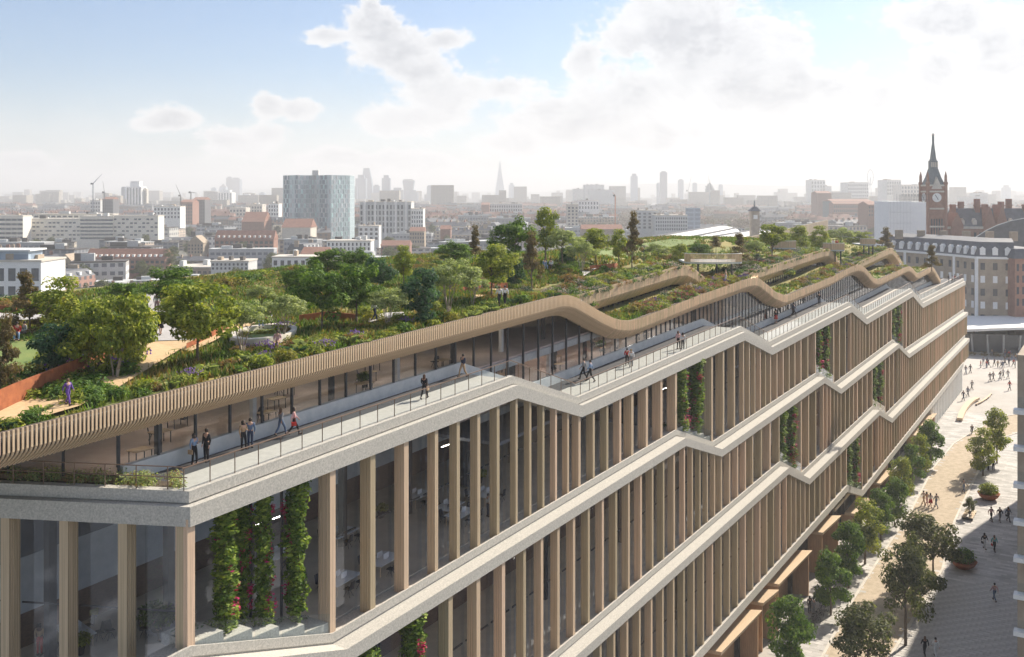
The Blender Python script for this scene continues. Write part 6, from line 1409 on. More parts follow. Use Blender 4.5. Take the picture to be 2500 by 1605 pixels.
# odd shaped towers
def prof_tower(name, lab, prof, D, m, round_=False):
    """prof: (photo y, left x, right x)"""
    xc = sum(a + b for _, a, b in prof) / 2 / len(prof); t = thing(name, lab, 'tower', (xpx(xc, D), D, GZ0)); b = MB(); n = 14 if round_ else 4; vs = []
    for y, a, c_ in prof:
        z = zpx(y, D) - GZ0; l, r_ = xpx(a, D) - xpx(xc, D), xpx(c_, D) - xpx(xc, D)
        for i in range(n): an = 2 * PI * (i + .5) / n; q = 1.0 if round_ else 1.414; vs.append(((l + r_) / 2 + (r_ - l) / 2 * math.cos(an) * q, (r_ - l) / 2 * math.sin(an) * q, z))
    b.add(vs, [(j * n + i, j * n + (i + 1) % n, (j + 1) * n + (i + 1) % n, (j + 1) * n + i) for j in range(len(prof) - 1) for i in range(n)] + [tuple(range(n))[::-1], tuple(range(len(vs) - n, len(vs)))])
    part('wall', b.mesh('wall', M[m]), t); return t
prof_tower('glass_spire', 'tall tapering glass spire tower on the horizon', [(510, 1208, 1234), (462, 1210, 1231), (430, 1215, 1226), (394, 1219.5, 1221.5)], 5200, 'tower_pale')
prof_tower('wedge_tower', 'tall wedge shaped tower leaning to one side in the financial district', [(500, 884, 915), (440, 886, 908), (411, 888, 902)], 4400, 'tower_far')
prof_tower('flared_tower', 'glass tower widening towards its curved top', [(500, 988, 1010), (465, 987, 1009), (442, 984, 1012), (438, 987, 1006)], 4200, 'tower_far')
prof_tower('curved_tower', 'curved sided tower peeping out behind the teal tower', [(520, 838, 858), (470, 836, 858), (440, 838, 852), (430, 840, 846)], 4000, 'tower_far', True)
prof_tower('pyramid_tower', 'pyramid topped tower in front of the far eastern pair', [(500, 536, 556), (470, 536, 556), (457, 538, 553), (449, 545, 546)], 5000, 'tower_pale')
t = prof_tower('domed_church', 'great church dome on the horizon', [(500, 1712, 1756), (478, 1714, 1752), (474, 1722, 1745), (462, 1722, 1744), (452, 1727, 1739), (446, 1732, 1734), (438, 1732.6, 1733.4)], 3000, 'slateg', True)
# cranes
def crane(x, yt, yb, D, jib, m, lab):
    z1 = zpx(yt, D); X = xpx(x, D); t = thing('crane', lab, 'crane', (X, D, GZ0)); k = D / FPX
    b = MB(); hz = z1 - GZ0
    for (u, v) in ((-.8, -.8), (.8, -.8), (.8, .8), (-.8, .8)): b.tube((u * k, v, 0), (u * k, v, hz), .35 * k, n=4)
    for i in range(24): z0 = hz * i / 24; b.tube((-.8 * k, -.8, z0), (.8 * k, -.8, z0 + hz / 24), .2 * k, n=3)
    part('mast', b.mesh('mast', M[m]), t)
    b = MB(); e_ = Vector((jib[0] * k, 0, hz - (jib[1] - yt) * k)); s_ = Vector((0, 0, hz))
    for dz in (-1, 1): b.tube(s_ + Vector((0, 0, dz * k * .8)), e_, .45 * k, .3 * k, 4)
    for i in range(9): p = s_.lerp(e_, i / 9); q = s_.lerp(e_, (i + 1) / 9); b.tube(p + Vector((0, 0, -k * .8 * (1 - i / 9))), q + Vector((0, 0, k * .8 * (1 - i / 9))), .2 * k, n=3)
    part('jib', b.mesh('jib', M[m]), t); b = MB(); b.box(-5 * k, -1 * k, -1, 1, hz - 2 * k, hz + 2 * k); part('counterweight', b.mesh('counterweight', M['dark']), t)
M['orange'] = mat('orange_paint', (0.62, 0.20, 0.06), .6)
crane(227, 449, 540, 1000, (22, 425), 'tower_far', 'tall slate grey crane with its thick jib raised to the right')
crane(255, 470, 500, 1300, (-4, 443), 'dark', 'dark crane with a steep jib beside the tall grey crane')
crane(441, 478, 500, 1200, (-12, 451), 'dark', 'crane with its jib raised to the left above dark blocks'); crane(466, 470, 500, 1250, (15, 472), 'dark', 'small crane with a level jib above dark blocks')
crane(1502, 478, 560, 900, (-6, 470), 'orange', 'orange lattice crane mast in front of the hospital blocks'); crane(1680, 466, 480, 3500, (8, 430), 'dark', 'faint distant crane right of the southern pair'); crane(1727, 456, 470, 3500, (4, 424), 'dark', 'faint distant crane above the dome')
# ferris wheel
D = 3500; k = D / FPX; t = thing('ferris_wheel', 'large ferris wheel seen at an angle on the right horizon', 'ferris wheel', (xpx(2125, D), D, GZ0)); cz = zpx(433, D) - GZ0
b = MB(); P = [(math.cos(2 * PI * i / 32) * 11 * k, math.cos(2 * PI * i / 32) * 16, cz + math.sin(2 * PI * i / 32) * 18 * k) for i in range(32)]
for i in range(32): b.tube(P[i], P[(i + 1) % 32], .65 * k, n=4)
part('rim', b.mesh('rim', M['tower_far']), t)
b = MB()
for i in range(0, 32, 4): b.tube((0, 0, cz), P[i], .12 * k, n=3)
part('spoke', b.mesh('spoke', M['tower_far']), t, kind='stuff')
for i in range(0, 32, 2): b = MB(); b.lathe([(.2, -1.6), (1.6, -.8), (1.6, .8), (.2, 1.6)], 6); part('capsule', b.mesh('capsule', M['tower_far']), t, (P[i][0] * 1.08, P[i][1], (P[i][2] - cz) * 1.05 + cz))
b = MB(); b.tube((-6 * k, 10, 0), (0, 0, cz), .5 * k, n=4); b.tube((6 * k, 10, 0), (0, 0, cz), .5 * k, n=4); part('support', b.mesh('support', M['tower_far']), t)
# clock tower and gothic hotel
D = 440.0; k = D / FPX; X = xpx(2292, D); Y = D + 6
t = thing('clock_tower', 'red brick gothic clock tower with a slate spire', 'tower', (X, Y, GZ0)); hw = 22 * k; Z = lambda y: zpx(y, D) - GZ0; occ(X - 8, X + 60, D - 5, D + 40)
b = MB(); b.box(-hw, hw, -hw, hw, 0, Z(455)); part('wall', b.mesh('wall', M['brick']), t)
for y in (556, 512, 470, 455): b = MB(); b.box(-hw - .25, hw + .25, -hw - .25, hw + .25, Z(y), Z(y) + .7); part('string_course', b.mesh('string_course', M['stone']), t)
for sx in (-1, 1):
    for sy in (-1, 1): 
        b = MB(); b.lathe([(.8, 0), (.8, Z(452)), (1.0, Z(450)), (1.0, Z(446)), (.65, Z(444)), (.6, Z(430)), (.05, Z(418))], 8); part('corner_turret', b.mesh('corner_turret', M['brick']), t, (sx * hw, sy * hw, 0))
for dx_, a in ((0, 0), (-hw, 1)):
    b = MB(); b.lathe([(.01, 0), (1.95, 0), (1.95, .25), (.01, .3)], 24); me = b.mesh('clock_face', M['white']); o = part('clock_face', me, t, (0, -hw - .05, Z(483)) if not a else (-hw - .05, 0, Z(483))); o.rotation_euler = (R(90), 0, 0) if not a else (R(90), 0, R(-90))
    for an, l in ((.6, 1.5), (3.6, 1.0)): b = MB(); b.box(-.12, .12, 0, l, .32, .42); h_ = bpy.data.objects.new('clock_hand', b.mesh('clock_hand', M['dark'])); col.objects.link(h_); h_.parent = o; h_.rotation_euler = (0, 0, an)
b = MB(); b.hexa([(-hw, -hw, Z(455)), (hw, -hw, Z(455)), (hw, hw, Z(455)), (-hw, hw, Z(455)), (-14 * k, -14 * k, Z(432)), (14 * k, -14 * k, Z(432)), (14 * k, 14 * k, Z(432)), (-14 * k, 14 * k, Z(432))])
b.hexa([(-14 * k, -14 * k, Z(432)), (14 * k, -14 * k, Z(432)), (14 * k, 14 * k, Z(432)), (-14 * k, 14 * k, Z(432)), (-9 * k, -9 * k, Z(412)), (9 * k, -9 * k, Z(412)), (9 * k, 9 * k, Z(412)), (-9 * k, 9 * k, Z(412))]); part('roof', b.mesh('roof', M['slateg']), t)
b = MB(); b.box(-8.5 * k, 8.5 * k, -8.5 * k, 8.5 * k, Z(412), Z(392)); 
part('lantern', b.mesh('lantern', M['slateg']), t)
for i in range(4): b = MB(); b.box(-.25, .25, -.2, .2, 0, 2.2); part('louvre', b.mesh('louvre', M['stone']), t, (-1.2 + i * .8, -8.5 * k - .1, Z(408)))
b = MB(); b.lathe([(10.5 * k, Z(393)), (8 * k, Z(388)), (5.4 * k, Z(368)), (2.8 * k, Z(348)), (.5, Z(331)), (.1, Z(322))], 8); part('spire', b.mesh('spire', M['slateg']), t)
b = MB(); b.box(-.8, .8, -.1, .1, Z(328), Z(328) + .2); b.box(-.1, .1, -.1, .1, Z(332), Z(322)); part('finial', b.mesh('finial', M['orange']), t)
b = MB(); g_ = 13 * k; b.add([(-g_, -hw - .3, Z(462)), (g_, -hw - .3, Z(462)), (0, -hw - .3, Z(432)), (-g_, hw * .2, Z(462)), (g_, hw * .2, Z(462)), (0, hw * .2, Z(432))], [(0, 1, 2), (3, 5, 4), (0, 2, 5, 3), (1, 4, 5, 2)]); part('gable', b.mesh('gable', M['stone']), t)
for xx in (-2.2, -1.1, 0, 1.1, 2.2): b = MB(); b.box(-.28, .28, -.1, .1, Z(600), Z(535)); part('lancet_window', b.mesh('lancet_window', M['winglass']), t, (xx, -hw - .06, 0))
t = thing('gothic_hotel', 'long red brick gothic hotel with steep slate roof and chimneys', 'building', (xpx(2410, D), D + 4, GZ0))
x0, x1 = xpx(2322, D) - xpx(2410, D), 34
b = MB(); b.box(x0, x1, 0, 16, 0, Z(556)); part('wall', b.mesh('wall', M['brick']), t)
b = MB(); b.hexa([(x0 + 4, -.3, Z(556)), (x1, -.3, Z(556)), (x1, 16, Z(556)), (x0 + 4, 16, Z(556)), (x0 + 5, 6.5, Z(510)), (x1 - 2, 6.5, Z(510)), (x1 - 2, 9, Z(510)), (x0 + 5, 9, Z(510))]); part('roof', b.mesh('roof', M['slate']), t)
b = MB(); b.box(x0, x1, -.4, 0, Z(560), Z(554)); part('cornice', b.mesh('cornice', M['stone']), t)
for i in range(9):
    u = x0 + 5 + i * 5.3; b = MB(); b.box(-1, 1, -1, 1, Z(530), Z(500) + (i % 3) * 1.2); b.box(-1.2, 1.2, -1.2, 1.2, Z(504), Z(502)); part('chimney', b.mesh('chimney', M['brick']), t, (u, 6 + (i % 2) * 4, 0))
for i in range(8): 
    u = x0 + 7 + i * 5.3; b = MB(); b.add([(-.9, 0, 0), (.9, 0, 0), (.9, 0, 2), (0, 0, 3.2), (-.9, 0, 2), (-.9, 3, 0), (.9, 3, 0), (.9, 3, 2), (0, 3, 3.2), (-.9, 3, 2)], [(0, 1, 2, 3, 4), (2, 7, 8, 3), (3, 8, 9, 4), (1, 6, 7, 2), (4, 9, 5, 0)]); part('dormer', b.mesh('dormer', M['stone']), t, (u, .6, Z(552)))
for x, yt in ((2345, 520), (2425, 505), (2455, 500)):
    u = xpx(x, D) - xpx(2410, D); b = MB(); b.add([(-2.6, -1, 0), (2.6, -1, 0), (2.6, -1, Z(550)), (0, -1, Z(yt)), (-2.6, -1, Z(550)), (-2.6, 8, 0), (2.6, 8, 0), (2.6, 8, Z(550)), (0, 8, Z(yt)), (-2.6, 8, Z(550))], [(0, 1, 2, 3, 4), (2, 7, 8, 3), (3, 8, 9, 4), (1, 6, 7, 2), (4, 9, 5, 0)]); part('gable', b.mesh('gable', M['brick']), t, (u, 0, 0))
for i in range(20):
    for j in range(3): part('window', unit_win('winglass'), t, (x0 + 2.5 + i * 2.4, -.06, Z(600) + j * 4.2 - 4), 0, (1.0, 1, 2.2))
# wrapped building and scaffold
t, wd, hh = hero('wrapped_building', 'building wrapped in white sheeting topped by open scaffold', 2170, 2226, 492, 400, 16, 'sheet', yb=600)
b = MB(); b.box(wd / 2, wd / 2 + 6, 1, 16, 6, hh - .2); part('sheeting', b.mesh('sheeting', M['sheet']), t)
b = MB()
for i in range(12):
    u = -wd / 2 + 5.0 + i * 1.0; b.tube((u, 1, hh), (u, 1, hh + 2.6 + .6 * (i % 2)), .06, n=4); b.tube((u, 5, hh), (u, 5, hh + 2.8), .06, n=4)
for z in (.8, 1.7, 2.5): b.tube((-wd / 2 + 5, 1, hh + z), (-wd / 2 + 16.5, 1, hh + z), .06, n=4)
part('scaffold', b.mesh('scaffold', M['dark']), t)
for i in range(7):
    b = MB(); b.box(-.02, .02, -.05, 0, 0, hh); part('sheet_seam', b.mesh('sheet_seam', M['paleconc']), t, (-wd / 2 + wd * (i + .5) / 7, -.02, 0))
for i in range(9):
    b = MB(); b.box(-wd / 2, wd / 2, -.05, 0, 0, .08); part('sheet_seam', b.mesh('sheet_seam', M['paleconc']), t, (0, -.02, hh * (i + 1) / 10))
# curved hotel with slate mansard and dormers
t = thing('curved_hotel', 'curved stock brick hotel with slate mansard and white dormers', 'building', (xpx(2300, 335), 335, GZ0)); bx, by = xpx(2300, 335), 335
PL = [(xpx(2150, 372), 372), (xpx(2210, 362), 362), (xpx(2270, 350), 350), (xpx(2330, 338), 338), (xpx(2384, 326), 326), (xpx(2476, 322), 322)]; occ(100, 175, 315, 395)
ze = zpx(632, 326) - GZ0; zr = 4.6
loc = [(x - bx, y - by) for x, y in PL]
b = MB(); n = len(loc); back = [(x + 3, y + 14) for x, y in loc]
b.prism(loc + back[::-1], 0, ze); part('wall', b.mesh('wall', M['stock']), t)
b = MB(); sweep(b, [(x, y, ze) for x, y in loc], [(0, 0), (.5, 0), (.5, .7), (0, .7)]); part('cornice', b.mesh('cornice', M['white']), t)
b = MB(); sweep(b, [(x, y, ze + .7) for x, y in loc], [(.2, 0), (-1.8, zr), (-9, zr + 1), (-12, 0)]); part('roof', b.mesh('roof', M['slate']), t)
DM = MB(); DM.box(-.8, .8, 0, 2.4, 0, 1.9); DM.add([(-1, -.1, 1.9), (1, -.1, 1.9), (0, -.1, 2.7), (-1, 2.4, 1.9), (1, 2.4, 1.9), (0, 2.4, 2.7)], [(0, 1, 2), (3, 5, 4), (0, 2, 5, 3), (1, 4, 5, 2)]); DM = DM.mesh('dormer', M['white'])
for (a, c_), (e, f) in zip(loc, loc[1:]):
    L_ = math.hypot(e - a, f - c_); an = math.atan2(f - c_, e - a); nn = max(2, int(L_ / 3.3))
    for i in range(nn):
        u = (i + .5) / nn; px_, py_ = a + (e - a) * u, c_ + (f - c_) * u; nxx, nyy = math.sin(an), -math.cos(an)
        part('dormer', DM, t, (px_ + nxx * .1, py_ + nyy * .1, ze + 1.2), an)
        for j in range(5): part('window', unit_win('white' if j % 2 else 'winglass'), t, (px_ + nxx * .05, py_ + nyy * .05, ze - 2.4 - j * 4.1), an, (1.3, 1, 2.2)); 
    b = MB(); b.box(-.5, .5, -.3, .3, 0, ze); part('pilaster', b.mesh('pilaster', M['white']), t, (e, f, 0), an)
for i in range(11): b = MB(); b.box(-1.2, 1.2, -.7, .7, 0, 3.2); part('chimney', b.mesh('chimney', M['stock']), t, (loc[0][0] + 4 + i * 6.5, 18 - i * 3.4 + 12, ze + zr))
hero('brick_terrace', 'red brick station building at the far right edge', 2478, 2560, 632, 318, 20, 'brick', rows=4, cols=6, wf=.4, hf=.55, yb=760, roof='mansard')
# dark arched train shed roof
t = thing('arched_train_shed', 'great dark arched station roof at the right edge', 'building', (xpx(2530, 390), 390, GZ0)); b = MB(); r_ = 38; n = 24; A0 = [(math.cos(PI * i / n) * r_, (math.sin(PI * i / n)) * 36.5 * (math.sin(PI * i / n) ** .0)) for i in range(n + 1)]
b.add([(x, 0, max(z, 0)) for x, z in A0] + [(x + 40, 60, max(z, 0)) for x, z in A0], [(i, i + 1, n + 2 + i, n + 1 + i) for i in range(n)] + [tuple(range(n + 1))]); part('roof', b.mesh('roof', M['slate'], False), t); occ(xpx(2530, 390) - 33, xpx(2530, 390) + 80, 388, 455)
for j in range(9):
    b = MB(); f = j / 9
    for i in range(n): b.tube((A0[i][0] * 1.005 + 40 * f, 60 * f, A0[i][1] * 1.005), (A0[i + 1][0] * 1.005 + 40 * f, 60 * f, A0[i + 1][1] * 1.005), .18, n=4)
    part('roof_rib', b.mesh('roof_rib', M['paleconc']), t)
# white station canopy with curved edge and glazed drum
cx_, cy_ = xpx(2452, 314), 314
t = thing('station_canopy', 'white curved shell roof of the station hall beyond the building', 'building', (cx_, cy_, GZ0))
def shell(r, a): return (math.cos(a) * 38 * r, math.sin(a) * 26 * r, 6.4 + 1.2 * (1 - r * r) + 3.2 * max(0, math.cos(a * 1.5 - .9)) * r * r * .9 - 1.0 * r)
b = MB(); nr, na = 8, 48; vs = [shell(i / nr, 2 * PI * j / na) for i in range(nr + 1) for j in range(na)]
b.add(vs, [(i * na + j, i * na + (j + 1) % na, (i + 1) * na + (j + 1) % na, (i + 1) * na + j) for i in range(nr) for j in range(na)]); b.add([(x, y, z - .7) for x, y, z in vs], [(i * na + j, i * na + (j + 1) % na, (i + 1) * na + (j + 1) % na, (i + 1) * na + j) for i in range(nr) for j in range(na)])
k_ = nr * na; b.add([vs[k_ + j] for j in range(na)] + [(vs[k_ + j][0], vs[k_ + j][1], vs[k_ + j][2] - .7) for j in range(na)], [(j, (j + 1) % na, na + (j + 1) % na, na + j) for j in range(na)])
part('shell', b.mesh('shell', M['white'], True), t)
for j in range(60):
    a0, a1 = 2 * PI * j / 60, 2 * PI * (j + 1) / 60; b = MB(); b.hexa([(math.cos(a0) * 33, math.sin(a0) * 21.5, 0), (math.cos(a1) * 33, math.sin(a1) * 21.5, 0), (math.cos(a1) * 32.9, math.sin(a1) * 21.4, 0), (math.cos(a0) * 32.9, math.sin(a0) * 21.4, 0), (math.cos(a0) * 33, math.sin(a0) * 21.5, 5.3), (math.cos(a1) * 33, math.sin(a1) * 21.5, 5.3), (math.cos(a1) * 32.9, math.sin(a1) * 21.4, 5.3), (math.cos(a0) * 32.9, math.sin(a0) * 21.4, 5.3)]); part('glass_pane', b.mesh('glass_pane', M['winglass']), t)
for j in range(26): a = PI + PI * j / 25; b = MB(); b.tube((math.cos(a) * 34, math.sin(a) * 22.5, 0), (math.cos(a) * 36, math.sin(a) * 24, 5.4), .25, n=6); part('post', b.mesh('post', M['paleconc']), t)
L_ = [(cx_ + math.cos(PI + PI * j / 40) * 40, cy_ + math.sin(PI + PI * j / 40) * 29, GZ0 + .6, 1.6, .7) for j in range(41)]; o = link('plaza_planting', leaf_cloud('plaza_planting', L_, 3500, .25, M['leaf_bronze'], 55, .3, 0, .3), kind='stuff'); tag(o, 'low planting around the curved glass wall of the station hall', 'plants')
# pale vaulted train shed roofs behind the garden
for i, (xa, ya, xb, yb_) in enumerate(((1470, 608, 1760, 556), (1560, 616, 1850, 566))):
    z = 14.0; A1 = flat(xa, ya, z); B1 = flat(xb, yb_, z); t = thing('vaulted_shed', ('left hand' if i == 0 else 'right hand') + ' long pale vaulted train shed roof behind the garden', 'building', (A1[0], A1[1], GZ0))
    d_ = Vector((B1[0] - A1[0], B1[1] - A1[1], 0)); u = d_.normalized(); v = Vector((u.y, -u.x, 0)); n = 12; wv = 17; b = MB()
    ring = lambda o_: [tuple(o_ + v * math.cos(PI * j / n) * wv + Vector((0, 0, 12 + math.sin(PI * j / n) * 7))) for j in range(n + 1)]
    b.add(ring(Vector((0, 0, 0))) + ring(d_), [(j, j + 1, n + 2 + j, n + 1 + j) for j in range(n)] + [tuple(range(n + 1)), tuple(range(n + 1, 2 * n + 2))]); part('roof', b.mesh('roof', M['white'], False), t)
    b = MB(); o0 = -v * wv; o1 = v * wv; b.hexa([tuple(o0), tuple(o0 + d_), tuple(o1 + d_), tuple(o1)] + [tuple(q + Vector((0, 0, 12))) for q in (o0, o0 + d_, o1 + d_, o1)]); part('wall', b.mesh('wall', M['stock']), t)
    for j in (3, 6, 9):
        b = MB(); q = v * math.cos(PI * j / n) * wv + Vector((0, 0, 12.3 + math.sin(PI * j / n) * 7)); b.tube(q, q + d_, .8, n=4); part('rooflight', b.mesh('rooflight', M['slate']), t)
    occ(A1[0] - 20, B1[0] + 20, A1[1] - 20, B1[1] + 20)
# small station clock turret
D = 620; t = thing('clock_turret', 'small square brick turret with a pagoda like cap behind the garden', 'tower', (xpx(1842, D), D, GZ0)); k = D / FPX; Z = lambda y: zpx(y, D) - GZ0
b = MB(); b.box(-10 * k, 10 * k, -10 * k, 10 * k, 0, Z(515)); part('wall', b.mesh('wall', M['stock']), t); b = MB(); b.hexa([(-14 * k, -14 * k, Z(516)), (14 * k, -14 * k, Z(516)), (14 * k, 14 * k, Z(516)), (-14 * k, 14 * k, Z(516)), (-4 * k, -4 * k, Z(505)), (4 * k, -4 * k, Z(505)), (4 * k, 4 * k, Z(505)), (-4 * k, 4 * k, Z(505))]); part('roof', b.mesh('roof', M['slate']), t)
b = MB(); b.lathe([(2 * k, Z(506)), (2 * k, Z(500)), (.3, Z(490))], 6); part('finial', b.mesh('finial', M['slateg']), t); part('clock_face', unit_win('white'), t, (0, -10 * k - .1, Z(530)), 0, (10 * k, 1, 10 * k)); occ(xpx(1842, D) - 5, xpx(1842, D) + 5, D - 5, D + 5)

# ---- ordinary city blocks, each its own
def proto(kind, wl, rg2):
    """walls, roof, chimneys or plant rooms as separate meshes in local metres"""
    wd, dp, h = {'terrace': (26, 11, 10), 'flat': (24, 16, 13), 'mansard': (22, 13, 12), 'slab': (44, 13, 15)}[kind]
    b = MB(); b.box(-wd / 2, wd / 2, -dp / 2, dp / 2, 0, h); out = [('wall', b.mesh('wall', wl))]
    if kind == 'terrace':
        b = MB(); b.add([(-wd / 2, -dp / 2 - .3, h), (wd / 2, -dp / 2 - .3, h), (wd / 2, dp / 2 + .3, h), (-wd / 2, dp / 2 + .3, h), (-wd / 2, 0, h + 3.6), (wd / 2, 0, h + 3.6)], [(0, 1, 5, 4), (2, 3, 4, 5), (0, 4, 3), (1, 2, 5)]); out.append(('roof', b.mesh('roof', M['slate' if rg2.random() < .5 else 'tile'])))
        for i in range(5): b = MB(); b.box(-.5, .5, -1.1, 1.1, 0, 3.0); b.box(-.35, .35, -.9, .9, 3.0, 3.5); out.append(('chimney', b.mesh('chimney', M['stock' if i % 2 else 'brick']), (-wd / 2 + wd * (i + .5) / 5, rg2.uniform(-1.5, 1.5), h + 1.8)))
    elif kind == 'mansard':
        b = MB(); b.hexa([(-wd / 2, -dp / 2, h), (wd / 2, -dp / 2, h), (wd / 2, dp / 2, h), (-wd / 2, dp / 2, h), (-wd / 2 + 1, -dp / 2 + 2, h + 3.2), (wd / 2 - 1, -dp / 2 + 2, h + 3.2), (wd / 2 - 1, dp / 2 - 2, h + 3.2), (-wd / 2 + 1, dp / 2 - 2, h + 3.2)]); out.append(('roof', b.mesh('roof', M['slate'])))
        for i in range(4): b = MB(); b.box(-.6, .6, -.8, 1.2, 0, 1.7); out.append(('dormer', b.mesh('dormer', M['white']), (-wd / 2 + wd * (i + .5) / 4, -dp / 2 + 1, h + .7)))
        for i in (-1, 1): b = MB(); b.box(-.5, .5, -1.5, 1.5, 0, 3.4); out.append(('chimney', b.mesh('chimney', M['stock']), (i * wd * .46, 0, h + 1.6)))
    else:
        b = MB(); b.box(-wd / 2 - .2, wd / 2 + .2, -dp / 2 - .2, dp / 2 + .2, h, h + .5); out.append(('parapet', b.mesh('parapet', M['paleconc' if kind == 'slab' else 'soffit'])))
        for i in range(3): u = rg2.uniform(2, 4); b = MB(); b.box(-u, u, -u * .6, u * .6, 0, rg2.uniform(1.6, 3.2)); out.append(('plant_room', b.mesh('plant_room', M['paleconc' if i % 2 else 'soffit']), (rg2.uniform(-wd * .35, wd * .35), rg2.uniform(-dp * .2, dp * .2), h + .5)))
    return out
rg3 = random.Random(44); PR = []
for kd, wi, lab in (('terrace', 0, 'brick terrace with a row of chimneys'), ('terrace', 2, 'stock brick terrace with chimneys'), ('flat', 1, 'cream flat roofed block'), ('flat', 4, 'white flat roofed block'), ('mansard', 0, 'brick mansion block with dormers'),
                    ('mansard', 2, 'stock brick block with dormers'), ('slab', 1, 'long cream slab of flats'), ('slab', 3, 'long grey office slab'), ('flat', 3, 'grey flat roofed office block'), ('terrace', 1, 'cream terrace with pitched roof')):
    PR.append((proto(kd, WIN[wi], rg3), lab, kd))
def PLACE(px): return 'by the estate blocks ' if px < 480 else ('by the teal tower ' if px < 900 else ('below the glass spire ' if px < 1400 else ('by the woodland ' if px < 2000 else 'by the clock tower ')))
def copies(pr, X, Y, rz, sc3, grp_extra):
    parts, lab, kd = pr; t = thing('city_block', lab + ' ' + grp_extra, 'building', (X, Y, GZ0), rz, lab + ' ' + grp_extra); t.scale = sc3
    for p_ in parts: part(p_[0], p_[1], t, p_[2] if len(p_) > 2 else (0, 0, 0))
cnt = 0; rows_ = [345, 385, 430, 480, 535, 600, 670, 750, 840, 940, 1060, 1200]
for D in rows_:
    X = -D * .56
    while X < D * .56:
        kx = rg3.uniform(20, 36) * (1 + D / 2200); Xc = X + kx / 2; px = CX + Xc / D * FPX; Yc = D + rg3.uniform(-.03, .03) * D; X += kx
        s_, o_ = so(Xc, Yc)
        if (o_ > -66 and s_ < 255) or (300 > s_ > 150 and o_ > -45): continue
        if any(a - 16 < Xc < b_ + 16 and c_ - 12 < Yc < d_ + 12 for a, b_, c_, d_ in OCC): continue
        if 1480 < px < 1960 and D > 1150: continue
        if px > 2060 and D < 470: continue
        pr = rg3.choice(PR); sw = kx / {'terrace': 27, 'flat': 30, 'mansard': 26, 'slab': 46}[pr[2]] * rg3.uniform(.8, 1.05)
        hs = rg3.uniform(.62, 1.15) * (1.0 if D < 700 else 1 + (D - 700) / 2600); hs = min(hs, 1.5)
        copies(pr, Xc, Yc, rg3.choice([0, 0, .35, -.3, .6, PI / 2 * .9]) + rg3.uniform(-.1, .1), (sw, sw, hs), PLACE(px) + ('in near streets' if D < 650 else ('in mid distance' if D < 1200 else 'far away'))); cnt += 1
# street trees between them
for i in range(230):
    D = rg3.uniform(360, 1300); X = rg3.uniform(-.5, .42) * D; s_, o_ = so(X, D)
    if (o_ > -60 and s_ < 255) or s_ < 0: continue
    t = thing('bare_tree', 'brownish leafless looking tree ' + PLACE(CX + X / D * FPX) + ('in near streets' if D < 650 else 'farther off'), 'tree', (X, D, GZ0), rg3.uniform(0, 6), 'brownish trees ' + PLACE(CX + X / D * FPX) + ('in near streets' if D < 650 else 'farther off')); h_ = rg3.uniform(7, 12)
    part('trunk', TR['single'][0], t, (0, 0, 0), 0, (h_ * .8,) * 2 + (h_,)); part('crown', CROWN['streetg'][i % 2], t, (0, 0, h_), 0, (5.5, 5.5, 5.8))
M['twig'] = leafmat('winter_twigs', (0.20, 0.145, 0.10), (0.12, 0.09, 0.065), .1)
L_ = []
for i in range(420):
    D = rg3.uniform(1150, 2300); px = rg3.uniform(1060, 1960) if D < 1700 or i % 2 else rg3.uniform(700, 2150); X = xpx(px, D); L_.append((X, D, GZ0 + 9, rg3.uniform(12, 22), rg3.uniform(7, 12)))
o = link('woodland', leaf_cloud('woodland', L_, 60000, 1.5, M['twig'], 99, .4, 0, .3), kind='stuff'); tag(o, 'brown winter woodland stretching below the skyline', 'trees')
mb = MB()
for i in range(1700):
    D = rg3.uniform(2300, 7000); X = rg3.uniform(-.56, .56) * D; w_ = rg3.uniform(14, 60); h_ = rg3.uniform(10, 26) + (rg3.random() ** 9) * 55; mb.box(X - w_ / 2, X + w_ / 2, D, D + rg3.uniform(10, 40), GZ0, GZ0 + h_)
o = mb.build('distant_city', WIN[1], kind='stuff'); tag(o, 'mass of distant buildings along the horizon', 'buildings')
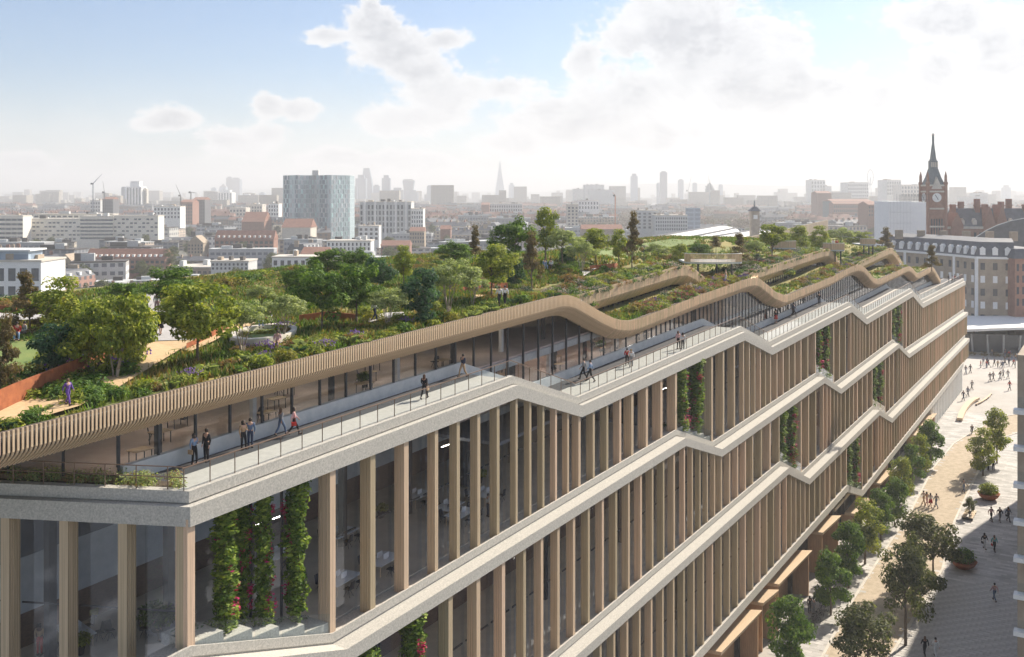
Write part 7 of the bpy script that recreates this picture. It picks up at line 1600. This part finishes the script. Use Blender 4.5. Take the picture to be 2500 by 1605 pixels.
for key_, wi in (('brick', 0), ('stock', 2), ('cream', 1), ('grey', 3)):
    mb = MB(); mr = MB()
    for i in range(420):
        D = 1290 + (rg3.random() ** 1.3) * 1300; X = rg3.uniform(-.56, .56) * D; px = CX + X / D * FPX
        if 1480 < px < 1960 and rg3.random() < .8: continue
        w_ = rg3.uniform(8, 26); d_ = rg3.uniform(8, 14); h_ = rg3.uniform(8, 18) * (1 + (D > 1900) * .3)
        if any(a - w_ < X < b_ + w_ and c_ - 20 < D < e_ + 20 for a, b_, c_, e_ in OCC): continue
        mb.box(X - w_, X + w_, D, D + d_, GZ0, GZ0 + h_)
        mr.add([(X - w_, D - .3, GZ0 + h_), (X + w_, D - .3, GZ0 + h_), (X + w_, D + d_ + .3, GZ0 + h_), (X - w_, D + d_ + .3, GZ0 + h_), (X - w_, D + d_ / 2, GZ0 + h_ + 3.5), (X + w_, D + d_ / 2, GZ0 + h_ + 3.5)], [(0, 1, 5, 4), (2, 3, 4, 5), (0, 4, 3), (1, 2, 5)])
        for q in range(3): u = X + rg3.uniform(-w_, w_) * .9; mr.box(u - .7, u + .7, D + d_ / 2 - .8, D + d_ / 2 + .8, GZ0 + h_ + 2, GZ0 + h_ + 5.6)
    o = mb.build('distant_terraces', WIN[wi], kind='stuff'); tag(o, 'far ranks of %s terraces below the skyline' % key_, 'buildings'); o = mr.build('distant_roofs', M['slate' if wi in (0, 3) else 'tile'], kind='stuff'); tag(o, 'roofs and chimneys of the far %s terraces' % key_, 'roofs')
xs = [-6500 + i * 400 for i in range(33)]; grid('hills', xs, [8600, 9300, 10200, 11200], lambda x, y: GZ0 - 1 + (0 if y < 8700 else 1) * (70 + 70 * mn.noise(Vector((x * .0006, y * .0005, 3))) + (50 if 500 < x < 3500 else 0)) * min(1, (11300 - y) / 900), mat('far_hill', (0.10, 0.12, 0.09), .95, (0.07, 0.09, 0.07), .004))
# ---- the air
hz = MB(); hz.box(-8000, 8000, -300, 12500, -18, 262)
vm = bpy.data.materials.new('haze_air'); vm.use_nodes = True; vt = vm.node_tree; vt.nodes.clear(); vo = vt.nodes.new('ShaderNodeOutputMaterial'); pvn = vt.nodes.new('ShaderNodeVolumePrincipled')
pvn.inputs['Density'].default_value = 0.00027; pvn.inputs['Color'].default_value = (0.96, 0.975, 1.0, 1); pvn.inputs['Anisotropy'].default_value = 0.16; vt.links.new(pvn.outputs[0], vo.inputs['Volume'])
o = hz.build('haze', vm, kind='stuff'); tag(o, 'pale haze filling the air over the city', 'haze'); o.display_type = 'BOUNDS'
sc.cycles.volume_step_rate = 10; sc.cycles.volume_max_steps = 64
print('city blocks', cnt)
